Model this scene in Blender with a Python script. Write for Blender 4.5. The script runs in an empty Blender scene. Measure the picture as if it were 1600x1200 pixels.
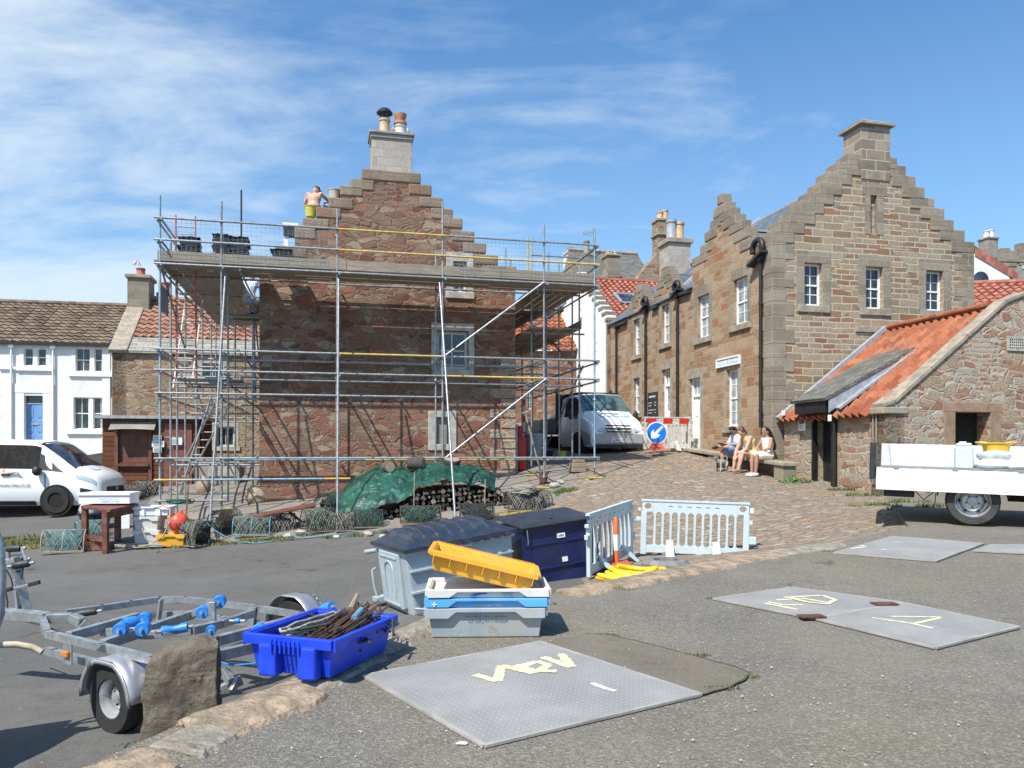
import bpy, math, random
import numpy as np
from mathutils import Vector, Matrix, noise
random.seed(11)
R = math.radians
sc = bpy.context.scene
COL = sc.collection
# ---------------------------------------------------------------- camera
CZ, FX, HY = 1.3, 1225.0, 705.0
cam = bpy.data.cameras.new('camera'); camo = bpy.data.objects.new('camera', cam); COL.objects.link(camo)
camo.location = (0, 0, CZ); camo.rotation_euler = (R(90), 0, 0)
cam.sensor_width = 36; cam.lens = 36*FX/1600; cam.shift_y = (HY-600)/1600
cam.clip_start = .05; cam.clip_end = 3000
sc.camera = camo
sc.render.resolution_x = 1024; sc.render.resolution_y = 768
sc.view_settings.view_transform = 'Standard'; sc.view_settings.look = 'None'
sc.view_settings.exposure = 0.40; sc.view_settings.gamma = 1
# ---------------------------------------------------------------- sun and sky
SUN_EL, SUN_X, SUN_Y = 53.0, -.56, -.83
sl = bpy.data.lights.new('sun', 'SUN'); sl.energy = 4.9; sl.angle = R(.5); sl.color = (1, .95, .87)
so = bpy.data.objects.new('sun', sl); COL.objects.link(so)
ce = math.cos(R(SUN_EL)); sdir = Vector((SUN_X*ce, SUN_Y*ce, math.sin(R(SUN_EL)))).normalized()
so.rotation_euler = sdir.to_track_quat('Z', 'Y').to_euler()
so.location = sdir*60
w = bpy.data.worlds.new('World'); sc.world = w; w.use_nodes = True
nt = w.node_tree; nt.nodes.clear()
def wn(t, **k):
    n = nt.nodes.new(t)
    for a, b in k.items(): setattr(n, a, b)
    return n
sky = wn('ShaderNodeTexSky', sky_type='NISHITA', sun_disc=False, sun_elevation=R(SUN_EL),
         sun_rotation=math.atan2(SUN_X, SUN_Y), air_density=1.2, dust_density=.7, ozone_density=2.5)
bg = wn('ShaderNodeBackground'); bg.inputs[1].default_value = .094
out = wn('ShaderNodeOutputWorld')
tc = wn('ShaderNodeTexCoord'); sep = wn('ShaderNodeSeparateXYZ')
nt.links.new(tc.outputs['Generated'], sep.inputs[0])
def wm(op, a, b=None, c=None):
    n = wn('ShaderNodeMath', operation=op)
    for i, x in enumerate((a, b, c)):
        if x is None: continue
        if isinstance(x, (int, float)): n.inputs[i].default_value = x
        else: nt.links.new(x, n.inputs[i])
    return n.outputs[0]
zz = wm('ADD', wm('MAXIMUM', sep.outputs[2], 0), .22)
cx = wm('DIVIDE', sep.outputs[0], zz); cy = wm('DIVIDE', sep.outputs[1], zz)
cmb = wn('ShaderNodeCombineXYZ'); nt.links.new(cx, cmb.inputs[0]); nt.links.new(cy, cmb.inputs[1])
mp = wn('ShaderNodeMapping'); mp.inputs['Rotation'].default_value = (0, 0, R(35)); mp.inputs['Scale'].default_value = (1.0, 1.9, 1)
nt.links.new(cmb.outputs[0], mp.inputs[0])
n1 = wn('ShaderNodeTexNoise'); n1.inputs['Scale'].default_value = 1.3; n1.inputs['Detail'].default_value = 9
n1.inputs['Roughness'].default_value = .58; n1.inputs['Distortion'].default_value = .8
nt.links.new(mp.outputs[0], n1.inputs[0])
n2 = wn('ShaderNodeTexNoise'); n2.inputs['Scale'].default_value = .9; n2.inputs['Detail'].default_value = 2
nt.links.new(cmb.outputs[0], n2.inputs[0])
n3 = wn('ShaderNodeTexNoise'); n3.inputs['Scale'].default_value = 5.5; n3.inputs['Detail'].default_value = 6; n3.inputs['Roughness'].default_value = .6
nt.links.new(mp.outputs[0], n3.inputs[0])
lean = wm('MULTIPLY_ADD', sep.outputs[0], -.42, .035)       # more cloud to the left
c = wm('ADD', wm('ADD', wm('MULTIPLY', n1.outputs[0], .9), wm('MULTIPLY', n2.outputs[0], .45)), lean)
c = wm('ADD', c, wm('MULTIPLY_ADD', n3.outputs[0], .34, -.05))
low = wm('MULTIPLY', sep.outputs[2], -.35)
c = wm('ADD', c, low)
mr = wn('ShaderNodeMapRange', interpolation_type='SMOOTHSTEP'); mr.inputs[1].default_value = .58; mr.inputs[2].default_value = 1.10
mr.inputs[3].default_value = 0; mr.inputs[4].default_value = .82
nt.links.new(c, mr.inputs[0])
hzn = wn('ShaderNodeMapRange'); hzn.inputs[1].default_value = .0; hzn.inputs[2].default_value = .5; hzn.inputs[3].default_value = .30; hzn.inputs[4].default_value = 0
nt.links.new(sep.outputs[2], hzn.inputs[0])
tint = wn('ShaderNodeMix', data_type='RGBA', blend_type='MULTIPLY'); tint.inputs[0].default_value = 1
nt.links.new(sky.outputs[0], tint.inputs[6]); tint.inputs[7].default_value = (.72, 1.16, 1.46, 1)
mx = wn('ShaderNodeMix', data_type='RGBA'); mx.inputs[7].default_value = (6.6, 7.6, 8.4, 1)
nt.links.new(wm('MAXIMUM', mr.outputs[0], hzn.outputs[0]), mx.inputs[0]); nt.links.new(tint.outputs[2], mx.inputs[6])
nt.links.new(mx.outputs[2], bg.inputs[0]); nt.links.new(bg.outputs[0], out.inputs[0])
sc.render.engine = 'CYCLES'
sc.cycles.max_bounces = 6

# ---------------------------------------------------------------- projection helpers
def P(px, py, Y): return Vector(((px-800)/FX*Y, Y, CZ+(HY-py)/FX*Y))
def PZ(px, py, z):
    Y = (z-CZ)*FX/(HY-py); return P(px, py, Y)
TH = R(13.3); U = Vector((math.cos(TH), math.sin(TH), 0)); V = Vector((-math.sin(TH), math.cos(TH), 0))
def on_t(O, px, py, t=0, th=TH):          # local (s,z) on plane t=const of a frame at O
    u = Vector((math.cos(th), math.sin(th), 0)); v = Vector((-math.sin(th), math.cos(th), 0))
    k = (px-800)/FX; b = O+v*t
    s = (k*b.y-b.x)/(u.x-k*u.y); Y = b.y+s*u.y
    return s, CZ+(HY-py)/FX*Y-O.z
def on_s(O, px, py, s=0, th=TH):          # local (t,z) on plane s=const
    u = Vector((math.cos(th), math.sin(th), 0)); v = Vector((-math.sin(th), math.cos(th), 0))
    k = (px-800)/FX; b = O+u*s
    t = (k*b.y-b.x)/(v.x-k*v.y); Y = b.y+t*v.y
    return t, CZ+(HY-py)/FX*Y-O.z

# ---------------------------------------------------------------- terrain
CP = [(-3.4,3.0,-.6),(-2.5,5,-.49),(-1.7,6.5,-.57),(-1.2,9.4,-.70),(.16,10.2,-.45),(1.05,10.6,-.38),(2.0,11.7,-.30),(3.5,12,-.2),
 (3.7,9.7,.0),(5.5,11.2,.2),(6.6,13,.3),(7.8,16.3,.37),(6.9,20,.73),(10,14,.33),(14,14,.3),(5.6,24.2,1.33),(3.2,26,1.36),(.3,20.8,.70),
 (2.1,19.7,.62),(.8,19.3,.36),(4.5,20,.72),(4,17.5,.42),(2,15,.0),(-2.4,17,-.24),(-4.4,17,-.38),(-6.3,16.2,-.62),(-3.8,16.7,-.43),(-6.3,19.3,.02),(-3,20,.3),
 (-8.9,15.5,-.72),(-11.6,20,-.33),(-16,15,-.85),(-17,20,-.35),(-10.6,22.5,.2),(-12,27,.75),(-7,26,.8),(-21,32,1.1),(-16,32,1.1),(-20,25,.2),
 (-5,12.4,-.69),(-9,12,-.78),(-6,8,-.66),(-3,12,-.66),(0,14,-.36),(-9,3,-.8),(-5,0,-.8),(-12,7,-.85),(2,4,-.3),(6,4,-.2),(12,6,0),
 (-30,-5,-1.2),(30,-5,0),(-30,35,1.0),(-30,60,3),(0,60,5),(30,60,5),(30,20,.6),(4,33,2.1),(8,40,3),(-10,40,3),(-3,33,2)]
_c = np.array(CP); _n = len(_c)
def _k(r2): return .5*r2*np.log(r2+1e-9)
_A = np.zeros((_n+3, _n+3)); _d = ((_c[:, None, :2]-_c[None, :, :2])**2).sum(2)
_A[:_n, :_n] = _k(_d)+np.eye(_n)*.02; _A[:_n, _n] = 1; _A[:_n, _n+1:] = _c[:, :2]; _A[_n, :_n] = 1; _A[_n+1:, :_n] = _c[:, :2].T
_W = np.linalg.solve(_A, np.concatenate([_c[:, 2], np.zeros(3)]))
def terr(X, Y):
    X = np.clip(np.asarray(X, float), -30, 30); Y = np.clip(np.asarray(Y, float), -5, 60)
    sh = X.shape; X = X.ravel(); Y = Y.ravel(); o = np.zeros(len(X))
    for i in range(0, len(X), 20000):
        x = X[i:i+20000]; y = Y[i:i+20000]
        d = (x[:, None]-_c[None, :, 0])**2+(y[:, None]-_c[None, :, 1])**2
        o[i:i+20000] = _k(d)@_W[:_n]+_W[_n]+_W[_n+1]*x+_W[_n+2]*y
    return o.reshape(sh)
def tz(x, y): return float(terr([x], [y])[0])
def qz(x, y): return -.04+.028*min(y, 16.5)
def QP(px, py):                            # pixel onto quay plane
    Y = 1.34/(.028+(py-HY)/FX); return Vector(((px-800)/FX*Y, Y, qz(0, Y)))
QEDGE = [(-3.4, -3), (-2.25, 1.5)] + [tuple(QP(*p)[:2]) for p in ((130,1200),(280,1132),(460,1070),(560,1018),(650,975),(760,947),(930,915),(1040,893),(1120,878),(1210,863),(1300,850),(1420,822))] + [(6.2,12.6),(7.0,14.6),(7.85,16.35)]
QPOLY = QEDGE + [(22, 20), (45, 20), (45, -3)]
def inpoly(x, y, poly):
    c = False; j = len(poly)-1
    for i in range(len(poly)):
        xi, yi = poly[i]; xj, yj = poly[j]
        if (yi > y) != (yj > y) and x < (xj-xi)*(y-yi)/(yj-yi)+xi: c = not c
        j = i
    return c
def gz(x, y):
    return qz(x, y) if inpoly(x, y, QPOLY) else tz(x, y)
def gp(px, py):                            # pixel onto whatever ground it meets
    Y = 2.0
    ys = np.arange(2.0, 60, .05); xs = (px-800)/FX*ys; zr = CZ+(HY-py)/FX*ys; zt = terr(xs, ys)
    for i in range(len(ys)):
        z = qz(xs[i], ys[i]) if inpoly(xs[i], ys[i], QPOLY) else zt[i]
        if zr[i] <= z: return Vector((xs[i], ys[i], z))
    return P(px, py, 60)
def nz(x, y, z=0): return noise.noise(Vector((x, y, z)))

# ---------------------------------------------------------------- mesh builder
WM = {}
class MB:
    def __init__(s): s.v = []; s.f = []; s.u = []
    def add(s, vs, fs, M=None, uv=None):
        b = len(s.v)
        for p in vs:
            p = Vector(p); s.v.append(M@p if M else p)
        for k, f in enumerate(fs):
            s.f.append([b+i for i in f]); s.u.append([uv[i] for i in f] if uv else None)
        return s
    def box(s, x0, x1, y0, y1, z0, z1, M=None):
        return s.add([(x0,y0,z0),(x1,y0,z0),(x1,y1,z0),(x0,y1,z0),(x0,y0,z1),(x1,y0,z1),(x1,y1,z1),(x0,y1,z1)],
              [(0,3,2,1),(4,5,6,7),(0,1,5,4),(1,2,6,5),(2,3,7,6),(3,0,4,7)], M)
    def hexa(s, p):     # 8 points, bottom ring then top ring
        return s.add(p, [(0,3,2,1),(4,5,6,7),(0,1,5,4),(1,2,6,5),(2,3,7,6),(3,0,4,7)])
    def beam(s, p, q, w, h, up=(0,0,1)):
        p = Vector(p); q = Vector(q); d = (q-p).normalized(); up = Vector(up)
        a = d.cross(up)
        if a.length < 1e-4: a = d.cross(Vector((1,0,0)))
        a.normalize(); b = a.cross(d).normalized(); a = a*w/2; b = b*h/2
        return s.hexa([p-a-b, p+a-b, q+a-b, q-a-b, p-a+b, p+a+b, q+a+b, q-a+b])
    def tube(s, pts, r, n=8, caps=True, closed=False):
        pts = [Vector(p) for p in pts]; m = len(pts)
        rs = r if isinstance(r, (list, tuple)) else [r]*m
        vs = []; prev = None
        for i, p in enumerate(pts):
            if closed: d = pts[(i+1) % m]-pts[i-1]
            else: d = pts[min(i+1, m-1)]-pts[max(i-1, 0)]
            if d.length < 1e-9: d = Vector((0,0,1))
            d.normalize()
            if prev is None:
                a = d.cross(Vector((0,0,1)))
                if a.length < .05: a = d.cross(Vector((1,0,0)))
            else:
                a = prev-d*prev.dot(d)
                if a.length < 1e-4: a = d.cross(Vector((0,0,1)))
            a.normalize(); prev = a; b = d.cross(a)
            for k in range(n):
                t = 2*math.pi*k/n; vs.append(p+(a*math.cos(t)+b*math.sin(t))*rs[i])
        fs = []
        for i in range(m if closed else m-1):
            j = (i+1) % m
            for k in range(n):
                l = (k+1) % n; fs.append((i*n+k, i*n+l, j*n+l, j*n+k))
        if caps and not closed: fs.append(tuple(range(n))[::-1]); fs.append(tuple((m-1)*n+k for k in range(n)))
        return s.add(vs, fs)
    def cyl(s, p, q, r0, r1=None, n=12): return s.tube([p, q], [r0, r0 if r1 is None else r1], n)
    def lathe(s, prof, M=None, n=20, cap=True):
        vs = []; fs = []; m = len(prof)
        for r, z in prof:
            for k in range(n):
                t = 2*math.pi*k/n; vs.append((r*math.cos(t), r*math.sin(t), z))
        for i in range(m-1):
            for k in range(n):
                l = (k+1) % n; fs.append((i*n+k, i*n+l, (i+1)*n+l, (i+1)*n+k))
        if cap and prof[0][0] > 1e-6: fs.append(tuple(range(n))[::-1])
        if cap and prof[-1][0] > 1e-6: fs.append(tuple((m-1)*n+k for k in range(n)))
        return s.add(vs, fs, M)
    def ball(s, c, r, n=12, jit=0, seed=0):
        c = Vector(c); r = Vector(r) if isinstance(r, (tuple, list, Vector)) else Vector((r, r, r))
        m = max(4, n//2); vs = []; fs = []
        for i in range(m+1):
            a = math.pi*i/m
            for k in range(n):
                b = 2*math.pi*k/n; d = Vector((math.sin(a)*math.cos(b), math.sin(a)*math.sin(b), math.cos(a)))
                q = 1+jit*noise.noise(d*2.2+Vector((seed*3.1, seed, 0)))
                vs.append(c+Vector((d.x*r.x, d.y*r.y, d.z*r.z))*q)
        for i in range(m):
            for k in range(n):
                l = (k+1) % n; fs.append((i*n+k, (i+1)*n+k, (i+1)*n+l, i*n+l))
        return s.add(vs, fs)
    def prism(s, poly, y0, y1, M=None):      # poly in (x,z), counter-clockwise seen from -y
        n = len(poly); vs = [(x, y0, z) for x, z in poly]+[(x, y1, z) for x, z in poly]
        fs = [tuple(range(n)), tuple(range(n, 2*n))[::-1]]+[(i, n+i, n+(i+1) % n, (i+1) % n) for i in range(n)]
        return s.add(vs, fs, M)
    def grid(s, fn, na, nb, uv=None, M=None):
        vs = [fn(i/na, j/nb) for j in range(nb+1) for i in range(na+1)]
        us = [uv(i/na, j/nb) for j in range(nb+1) for i in range(na+1)] if uv else None
        fs = [(j*(na+1)+i, j*(na+1)+i+1, (j+1)*(na+1)+i+1, (j+1)*(na+1)+i) for j in range(nb) for i in range(na)]
        return s.add(vs, fs, M, us)
    def build(s, name, mat, parent=None, world=False, smooth=None, bevel=0, label=None, cat=None, group=None, kind=None, weld=False, bseg=2):
        me = bpy.data.meshes.new(name)
        V_ = s.v
        if parent is not None and world:
            inv = WM[parent.name].inverted(); V_ = [inv@p for p in V_]
        me.from_pydata([tuple(p) for p in V_], [], s.f)
        uvl = me.uv_layers.new(name='UVMap'); k = 0
        buf = np.zeros(len(me.loops)*2)
        for f, u in zip(s.f, s.u):
            if u: 
                for q in u: buf[k] = q[0]; buf[k+1] = q[1]; k += 2
                continue
            a = V_[f[0]]; n = Vector((0,0,0))
            for i in range(1, len(f)-1): n += (V_[f[i]]-a).cross(V_[f[i+1]]-a)
            n = n.normalized() if n.length > 1e-12 else Vector((0,0,1))
            if abs(n.z) > .97: e1 = Vector((1,0,0)); e2 = Vector((0,1,0))
            else: e1 = Vector((0,0,1)).cross(n).normalized(); e2 = n.cross(e1)
            for i in f: buf[k] = V_[i].dot(e1); buf[k+1] = V_[i].dot(e2); k += 2
        uvl.data.foreach_set('uv', buf)
        if isinstance(mat, str): mat = MT[mat]
        me.materials.append(mat)
        o = bpy.data.objects.new(name, me); COL.objects.link(o)
        if parent is not None: o.parent = parent
        if smooth is not None:
            me.polygons.foreach_set('use_smooth', [True]*len(me.polygons))
            me.set_sharp_from_angle(angle=R(smooth))
        if weld:
            md = o.modifiers.new('weld', 'WELD'); md.merge_threshold = .0005
        if bevel:
            md = o.modifiers.new('bevel', 'BEVEL'); md.width = bevel; md.segments = bseg; md.limit_method = 'ANGLE'; md.angle_limit = R(40)
            if smooth is None: md.harden_normals = False
        if label: o['label'] = label
        if cat: o['category'] = cat
        if group: o['group'] = group
        if kind: o['kind'] = kind
        return o
def thing(name, label, cat, loc=(0,0,0), rz=0, group=None, kind=None, rot=None):
    o = bpy.data.objects.new(name, None); COL.objects.link(o)
    o.empty_display_size = .2
    o.location = loc; o.rotation_euler = rot if rot else (0, 0, rz)
    o['label'] = label; o['category'] = cat
    if group: o['group'] = group
    if kind: o['kind'] = kind
    WM[o.name] = Matrix.Translation(Vector(loc))@(Matrix.Rotation(rot[2], 4, 'Z')@Matrix.Rotation(rot[1], 4, 'Y')@Matrix.Rotation(rot[0], 4, 'X') if rot else Matrix.Rotation(rz, 4, 'Z'))
    return o
def kids(o): return [c for c in list(bpy.data.objects) if c.parent == o]
def dup(o, loc, rz=0, label=None, rot=None, scale=None):
    def cp(x, par):
        c = x.copy(); COL.objects.link(c)
        if par: c.parent = par
        for ch in KID.get(x.name, None) or kids(x): cp(ch, c)
        return c
    KID = {}
    r = cp(o, None); r.location = loc; r.rotation_euler = rot if rot else (0, 0, rz)
    if scale: r.scale = scale
    if label: r['label'] = label
    return r
def text(parent, name, body, size, M, mat, th=.002, align='CENTER', world=False):
    cu = bpy.data.curves.new(name, 'FONT'); cu.body = body; cu.size = size; cu.align_x = align; cu.align_y = 'CENTER'; cu.extrude = th
    o0 = bpy.data.objects.new(name, cu); dg = bpy.context.evaluated_depsgraph_get()
    COL.objects.link(o0); dg.update(); me = bpy.data.meshes.new_from_object(o0.evaluated_get(dg)); COL.objects.unlink(o0); bpy.data.objects.remove(o0)
    me.name = name
    me.materials.clear(); me.materials.append(MT[mat] if isinstance(mat, str) else mat)
    if world and parent is not None: M = WM[parent.name].inverted()@M
    me.transform(M)
    o = bpy.data.objects.new(name, me); COL.objects.link(o)
    if parent is not None: o.parent = parent
    return o
def frame3(o, x, z, y=None):                # matrix with columns x, y, z at origin o (text faces +z)
    x = Vector(x).normalized(); z = Vector(z).normalized(); y = z.cross(x)
    m = Matrix((x, y, z)).transposed().to_4x4(); m.translation = Vector(o); return m

# ---------------------------------------------------------------- materials
MT = {}
class NG:
    def __init__(s, name):
        m = bpy.data.materials.new(name); m.use_nodes = True; s.m = m; s.t = m.node_tree; s.t.nodes.clear()
        s.o = s.n('ShaderNodeOutputMaterial'); s.b = s.n('ShaderNodeBsdfPrincipled'); s.l(s.b.outputs[0], s.o.inputs[0]); MT[name] = m
    def n(s, t, **k):
        n = s.t.nodes.new(t)
        for a, b in k.items(): setattr(n, a, b)
        return n
    def l(s, a, b): s.t.links.new(a, b)
    def set(s, sock, x):
        if isinstance(x, (int, float)): sock.default_value = x
        elif isinstance(x, (tuple, list)):
            sock.default_value = tuple(x)+(1,) if len(x) == 3 and sock.type == 'RGBA' else x
        else: s.l(x, sock)
    def math(s, op, a, b=None, c=None):
        n = s.n('ShaderNodeMath', operation=op)
        for i, x in enumerate((a, b, c)):
            if x is not None: s.set(n.inputs[i], x)
        return n.outputs[0]
    def mix(s, f, a, b, mode='MIX'):
        n = s.n('ShaderNodeMix', data_type='RGBA', blend_type=mode); s.set(n.inputs[0], f); s.set(n.inputs[6], a); s.set(n.inputs[7], b); return n.outputs[2]
    def noise(s, vec, sc, det=4, rough=.55, dist=0, col=False):
        n = s.n('ShaderNodeTexNoise'); n.inputs['Scale'].default_value = sc; n.inputs['Detail'].default_value = det
        n.inputs['Roughness'].default_value = rough; n.inputs['Distortion'].default_value = dist
        if vec is not None: s.l(vec, n.inputs['Vector'])
        return n.outputs[1 if col else 0]
    def voro(s, vec, sc, feat='F1', rnd=1):
        n = s.n('ShaderNodeTexVoronoi', feature=feat); n.inputs['Scale'].default_value = sc; n.inputs['Randomness'].default_value = rnd
        s.l(vec, n.inputs['Vector']); return n
    def rng(s, x, a, b, c=0, d=1, smooth=True):
        n = s.n('ShaderNodeMapRange', interpolation_type='SMOOTHSTEP' if smooth else 'LINEAR'); s.set(n.inputs[0], x)
        for i, q in enumerate((a, b, c, d)): n.inputs[i+1].default_value = q
        return n.outputs[0]
    def ramp(s, f, stops, interp='LINEAR'):
        n = s.n('ShaderNodeValToRGB'); cr = n.color_ramp; cr.interpolation = interp
        while len(cr.elements) < len(stops): cr.elements.new(.5)
        for e, (p, c) in zip(cr.elements, stops): e.position = p; e.color = tuple(c)+(1,)
        s.set(n.inputs[0], f); return n.outputs[0]
    def vec(s, kind='UV', scale=None, rot=None):
        t = s.n('ShaderNodeTexCoord').outputs[kind] if kind != 'Position' else s.n('ShaderNodeNewGeometry').outputs['Position']
        if scale or rot:
            m = s.n('ShaderNodeMapping'); s.l(t, m.inputs[0])
            if scale: m.inputs['Scale'].default_value = scale
            if rot: m.inputs['Rotation'].default_value = rot
            t = m.outputs[0]
        return t
    def warp(s, v, sc, amt, det=2):
        n = s.noise(v, sc, det, col=True); a = s.n('ShaderNodeVectorMath', operation='SUBTRACT'); s.l(n, a.inputs[0]); a.inputs[1].default_value = (.5,.5,.5)
        b = s.n('ShaderNodeVectorMath', operation='SCALE'); s.l(a.outputs[0], b.inputs[0]); b.inputs['Scale'].default_value = amt
        c = s.n('ShaderNodeVectorMath', operation='ADD'); s.l(v, c.inputs[0]); s.l(b.outputs[0], c.inputs[1]); return c.outputs[0]
    def brick(s, v, bw, bh, ms, off=.5, sq=1, freq=2, smooth=.1):
        n = s.n('ShaderNodeTexBrick'); n.offset = off; n.squash = sq; n.squash_frequency = freq
        s.l(v, n.inputs['Vector']); n.inputs['Color1'].default_value = (0,0,0,1); n.inputs['Color2'].default_value = (1,1,1,1); n.inputs['Mortar'].default_value = (.5,.5,.5,1)
        n.inputs['Scale'].default_value = 1; n.inputs['Mortar Size'].default_value = ms; n.inputs['Mortar Smooth'].default_value = smooth
        n.inputs['Brick Width'].default_value = bw; n.inputs['Row Height'].default_value = bh
        return n.outputs['Color'], n.outputs['Fac']
    def bump(s, h, st=.5, dist=.02, nrm=None):
        n = s.n('ShaderNodeBump'); n.inputs['Strength'].default_value = st; n.inputs['Distance'].default_value = dist; s.l(h, n.inputs['Height'])
        if nrm: s.l(nrm, n.inputs['Normal'])
        return n.outputs[0]
    def fin(s, col, rough=.8, nrm=None, metal=0, spec=None):
        s.set(s.b.inputs['Base Color'], col); s.set(s.b.inputs['Roughness'], rough); s.set(s.b.inputs['Metallic'], metal)
        if nrm: s.l(nrm, s.b.inputs['Normal'])
        if spec is not None: s.b.inputs['Specular IOR Level'].default_value = spec
        return s.m
def sm(c, f): return tuple(min(1, x*f) for x in c)
def plain(name, col, rough=.6, metal=0, var=.25, sc=6, bump=.15, bsc=60, bd=.004, dirt=None, dsc=3, damt=.5, spec=None):
    g = NG(name); v = g.vec('Object')
    a = g.noise(v, sc, 5); c = g.mix(g.rng(a, .3, .7), sm(col, 1-var), sm(col, 1+var*.6))
    if dirt: c = g.mix(g.math('MULTIPLY', g.rng(g.noise(v, dsc, 6, .65), .5, .68), damt), c, dirt)
    if name[:4] in ('box_', 'bin_', 'lid_', 'barr', 'pane'):
        for q_, (k1, k2) in enumerate((((70, 9, 9), 1.9), ((9, 9, 60), 1.6), ((14, 14, 14), .45))):
            c = g.mix(g.math('MULTIPLY', g.rng(g.noise(g.vec('Object', scale=k1), 1, 4, .7), .60, .70), .28 if q_ < 2 else .5), c, sm(col, k2) if k2 < 1 or min(col) > .2 else tuple(min(1, x*k2+.03) for x in col))
    r = g.rng(g.noise(v, sc*1.7, 3), .3, .7, max(0, rough-.1), min(1, rough+.1))
    n = g.bump(g.noise(v, bsc, 3), bump, bd) if bump else None
    return g.fin(c, r, n, metal, spec)
def coursed(name, pal, bw, bh, ms, mort, warp=.05, bs=.8, bd=.02, region=None, kind='UV', sq=1, grime=.35, two=None, vor=None):
    g = NG(name); v = g.vec(kind); wv = g.warp(v, 2.2, warp); wv = g.warp(wv, 9, warp*.25)
    c, f = g.brick(wv, bw, bh, ms, sq=sq, freq=3, smooth=.25)
    if two:
        c2, f2 = g.brick(wv, two[0], two[1], ms, off=.37, smooth=.25)
        mk = g.rng(g.voro(g.vec(kind, scale=(1, 1.6, 1)), .9).outputs['Color'], .45, .5)
        c = g.mix(mk, c, c2); f = g.mix(mk, f, f2)
    if vor:
        m = g.n('ShaderNodeMapping'); g.l(g.warp(wv, 3, .1), m.inputs[0]); m.inputs['Scale'].default_value = (vor[0], vor[1], 1)
        e = g.voro(m.outputs[0], 1, 'DISTANCE_TO_EDGE', .9).outputs['Distance']; sp = g.n('ShaderNodeSeparateColor'); g.l(g.voro(m.outputs[0], 1, 'F1', .9).outputs['Color'], sp.inputs[0])
        mk = g.rng(g.noise(v, 1.1, 3, .6), .44, .5); c = g.mix(mk, c, sp.outputs[0]); f = g.mix(mk, f, g.rng(e, .02, .07, 1, 0))
    col = g.ramp(c, pal, 'CONSTANT' if len(pal) > 3 else 'LINEAR')
    col = g.mix(g.rng(g.noise(v, 11, 5, .65), .25, .75, 0, .5), col, g.mix(1, col, (.55,.5,.47), 'MULTIPLY'))
    if region:
        col = g.mix(g.math('MULTIPLY', g.rng(g.noise(v, region[1], 3), region[2], region[2]+.12), region[3]), col, region[0])
    col = g.mix(g.math('MULTIPLY', g.rng(g.noise(v, .9, 5, .6), .45, .75), grime), col, g.mix(1, col, (.45,.44,.42), 'MULTIPLY'))
    col = g.mix(f, col, mort)
    h = g.math('ADD', g.math('MULTIPLY', g.math('SUBTRACT', 1, f), .7), g.math('MULTIPLY', g.noise(v, 16, 5, .65), .5))
    h = g.math('ADD', h, g.math('MULTIPLY', g.math('MULTIPLY', c, .35), g.math('SUBTRACT', 1, f)))
    return g.fin(col, .92, g.bump(h, bs, bd), spec=.2)
def rubble(name, pal, sx, sy, mort, mw=.08, warp=.12, bs=1.0, bd=.04, kind='UV', region=None, grime=.3):
    g = NG(name); v = g.vec(kind); wv = g.warp(v, 2.5, warp); wv = g.warp(wv, 12, .03)
    m = g.n('ShaderNodeMapping'); g.l(wv, m.inputs[0]); m.inputs['Scale'].default_value = (sx, sy, 1)
    e = g.voro(m.outputs[0], 1, 'DISTANCE_TO_EDGE', .85).outputs['Distance']; vc = g.voro(m.outputs[0], 1, 'F1', .85).outputs['Color']
    sp = g.n('ShaderNodeSeparateColor'); g.l(vc, sp.inputs[0])
    col = g.ramp(sp.outputs[0], pal, 'CONSTANT')
    col = g.mix(g.math('MULTIPLY', g.rng(g.noise(v, 9, 6, .7), .3, .75), .6), col, g.mix(1, col, (.5,.45,.42), 'MULTIPLY'))
    col = g.mix(g.math('MULTIPLY', g.rng(g.noise(v, 30, 3, .7), .5, .8), .35), col, (.5,.42,.33))
    if region: col = g.mix(g.math('MULTIPLY', g.rng(g.noise(v, region[1], 3), region[2], region[2]+.15), region[3]), col, region[0])
    col = g.mix(g.math('MULTIPLY', g.rng(g.noise(v, .8, 5, .6), .45, .75), grime), col, g.mix(1, col, (.5,.48,.46), 'MULTIPLY'))
    f = g.rng(e, mw*.35, mw, 1, 0)
    col = g.mix(f, col, mort)
    h = g.math('ADD', g.rng(e, 0, .3, 0, 1), g.math('MULTIPLY', g.noise(v, 14, 6, .7), .55))
    h = g.math('ADD', h, g.math('MULTIPLY', sp.outputs[1], .3))
    return g.fin(col, .93, g.bump(h, bs, bd), spec=.2)
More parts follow.
